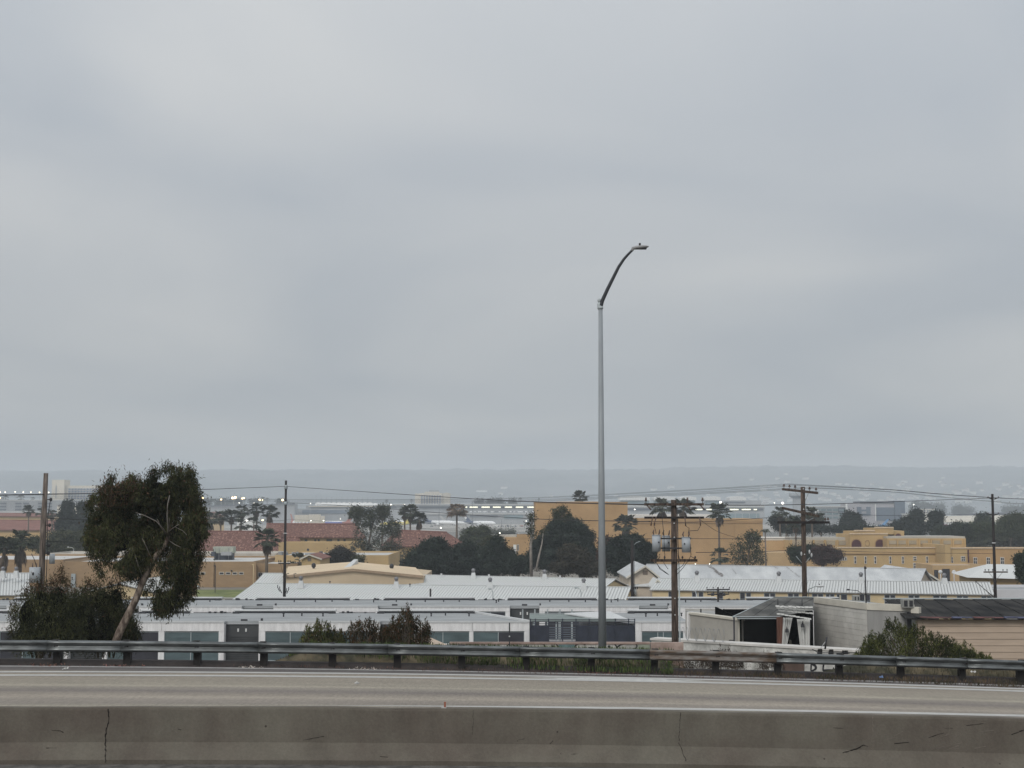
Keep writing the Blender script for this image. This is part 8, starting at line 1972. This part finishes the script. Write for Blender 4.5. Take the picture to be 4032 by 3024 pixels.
MB().prism([(xa_, 0), (xc_, 0)] + [(xc_ - (xc_ - xa_) * j / 10, zat(2030 - 13 * math.sin(math.pi * (.08 + .84 * j / 10)), 1600)) for j in range(11)], 1600, 1640).build('roof', MATS['far_dark_roof'], o)
o = far('pale_house', 'pale two storey house among trees right of the dark block, on the slope', 'building', 3640, 1900); fbox('wall', FAR_B, o, 3620, 3680, 2003, 2030, 1900, 14, 0); fbox('roof', MATS['far_dark_roof'], o, 3618, 3682, 1999, 2002.7, 1899, 16)
for k in range(4): fbox('window', FAR_D, o, 3625 + k * 13, 3630 + k * 13, 2008, 2022, 1899.3, .5)
# dark scrub between airport and hills on the right
for k, (lst, lb) in enumerate((([(3620, 1995, 22, 16), (3650, 2000, 20, 16), (3600, 2003, 20, 12)], 'hazy tree group above the tall conical tree'), ([(3685, 2005, 22, 14), (3705, 2008, 14, 22)], 'hazy pointed trees right of the tall conical tree'), ([(3770, 2008, 20, 12), (3800, 2010, 30, 10)], 'hazy tree group left of the brownish hangar'), ([(3975, 2008, 26, 12), (4020, 2008, 26, 12)], 'hazy tree group at the right edge beyond the hangars'))):
    T('hazy_tree', lb, 'tree', lst, 2100, mat('hazy_foliage', (.05, .06, .05), .8, .3, .1, island=.3), 2.6, 60, 12, corek=.75)
# trees and palms of the far shore
for k, (px, pt, w) in enumerate(((22, 1952, 20), (83, 1950, 24), (130, 1958, 14), (10, 1960, 12), (833, 1966, 12), (845, 1967, 14), (886, 1961, 12), (964, 1963, 12), (984, 1966, 16), (1036, 1957, 16), (1052, 1961, 14), (1100, 1964, 20), (1522, 1968, 12), (1620, 1966, 10), (2122, 1962, 8), (2048, 1960, 12))):
    lb = ['far palm nearest the left edge, below the wire', 'far palm under the rooftop lights, left of the leaning pole', 'third far palm from the left edge', 'small far palm at the very left edge', 'far palm right of the eucalyptus crown, first', 'far palm right of the eucalyptus crown, second',
          'far palm between the first two warm floodlights', 'far palm under the double floodlight', 'far bushy palm between floodlight clusters', 'tall far palm behind the small paired floodlight', 'far palm just right of the paired floodlight', 'far dark palm left of the floodlight on the black pole', 'far palm right of the white tents', 'small far palm left of the hazy hotel', 'tiny far palm above the tan hall left corner', 'far palm behind the terminal near the tan hall'][k]
    P_(lb, px, pt, w, 1700, kind='far', tr=.35, group='hazy palms on the horizon')
for k, (px, w, h) in enumerate(((814, 14, 8), (866, 18, 10), (910, 22, 10), (935, 18, 8), (1887, 18, 9), (1935, 16, 8), (1966, 14, 9), (2018, 10, 8), (300, 20, 8), (1005, 16, 8), (1110, 16, 10))):
    lb = ['hazy bush beside the eucalyptus crown on the horizon', 'hazy dark tree between the first two floodlights', 'hazy tree under the brightest floodlights', 'hazy tree right under the brightest floodlights', 'hazy round tree over the lit terminal strip, first', 'hazy round tree over the lit terminal strip, second', 'hazy round tree over the lit terminal strip, third', 'hazy round tree over the lit terminal strip, fourth', 'hazy tree before the pale hotel wing', 'hazy tree left of the second floodlight from the black pole', 'hazy tree beside the black pole on the horizon'][k]
    T('hazy_tree', lb, 'tree', [(px - w * .4, 1982, w * .5, h * .7), (px + w * .4, 1980, w * .5, h)], 1750, MATS['hazy_foliage'], 2.0, 40, 10, corek=.75)
# hillside houses: pale specks
HM_ = [mat('hill_house_wall', (.55, .54, .51), .9, .05, .1), mat('hill_house_roof', (.30, .25, .22), .9, .1, .1)]
hl = [o for o in col.objects if o.name == 'hills'][0]
HB = BVHTree.FromPolygons([v.co.copy() for v in hl.data.vertices], [tuple(p_.vertices) for p_ in hl.data.polygons])
hr = random.Random(5)
hme = []
for k in range(3):
    w, d, h = (14, 10, 6) if k == 0 else (20, 10, 7) if k == 1 else (10, 9, 5)
    me = bpy.data.meshes.new('wall'); b_ = MB(); b_.box(-w / 2, w / 2, -d / 2, d / 2, -3, h); me.from_pydata([tuple(q) for q in b_.v], [], b_.f); me.materials.append(HM_[0])
    m2 = bpy.data.meshes.new('roof'); b_ = MB(); b_.prism([(-w / 2 - .5, h + .05), (w / 2 + .5, h + .05), (0, h + 2.5)], -d / 2 - .5, d / 2 + .5); m2.from_pydata([tuple(q) for q in b_.v], [], b_.f); m2.materials.append(HM_[1]); hme.append((me, m2))
cnt = 0
for k in range(900):
    px = hr.uniform(2950, 4100) if hr.random() < .8 else hr.uniform(1700, 4100); py = hr.triangular(1865, 1995, 1975)
    d = (at(px, py, 5000) - Vector((0, 0, EYE))).normalized(); h = HB.ray_cast(Vector((0, 0, EYE)), d)
    if h[0] is None or h[0].y > 6100: continue
    q = h[0]; i = hr.randrange(3)
    root = bpy.data.objects.new('hillside_house', None); col.objects.link(root); root.location = (q.x, q.y, q.z - 1)
    tag(root, 'pale house speck among trees on the hazy hillside', 'house', 'houses scattered over the far hillside')
    rz = hr.uniform(-.6, .6)
    link_mesh('wall', hme[i][0], root, (0, 0, 0), (0, 0, rz)); link_mesh('roof', hme[i][1], root, (0, 0, 0), (0, 0, rz))
    cnt += 1
    if cnt > 150: break
o = far('pale_slab', 'faint long pale building on the hill above the terminal', 'building', 1897, 3200); q = at(1897, 1934, 3600); HBh = None
fbox('wall', FAR_W, o, 1876, 1918, 1931, 1937, 3900, 10, z0=zat(1937, 3900));
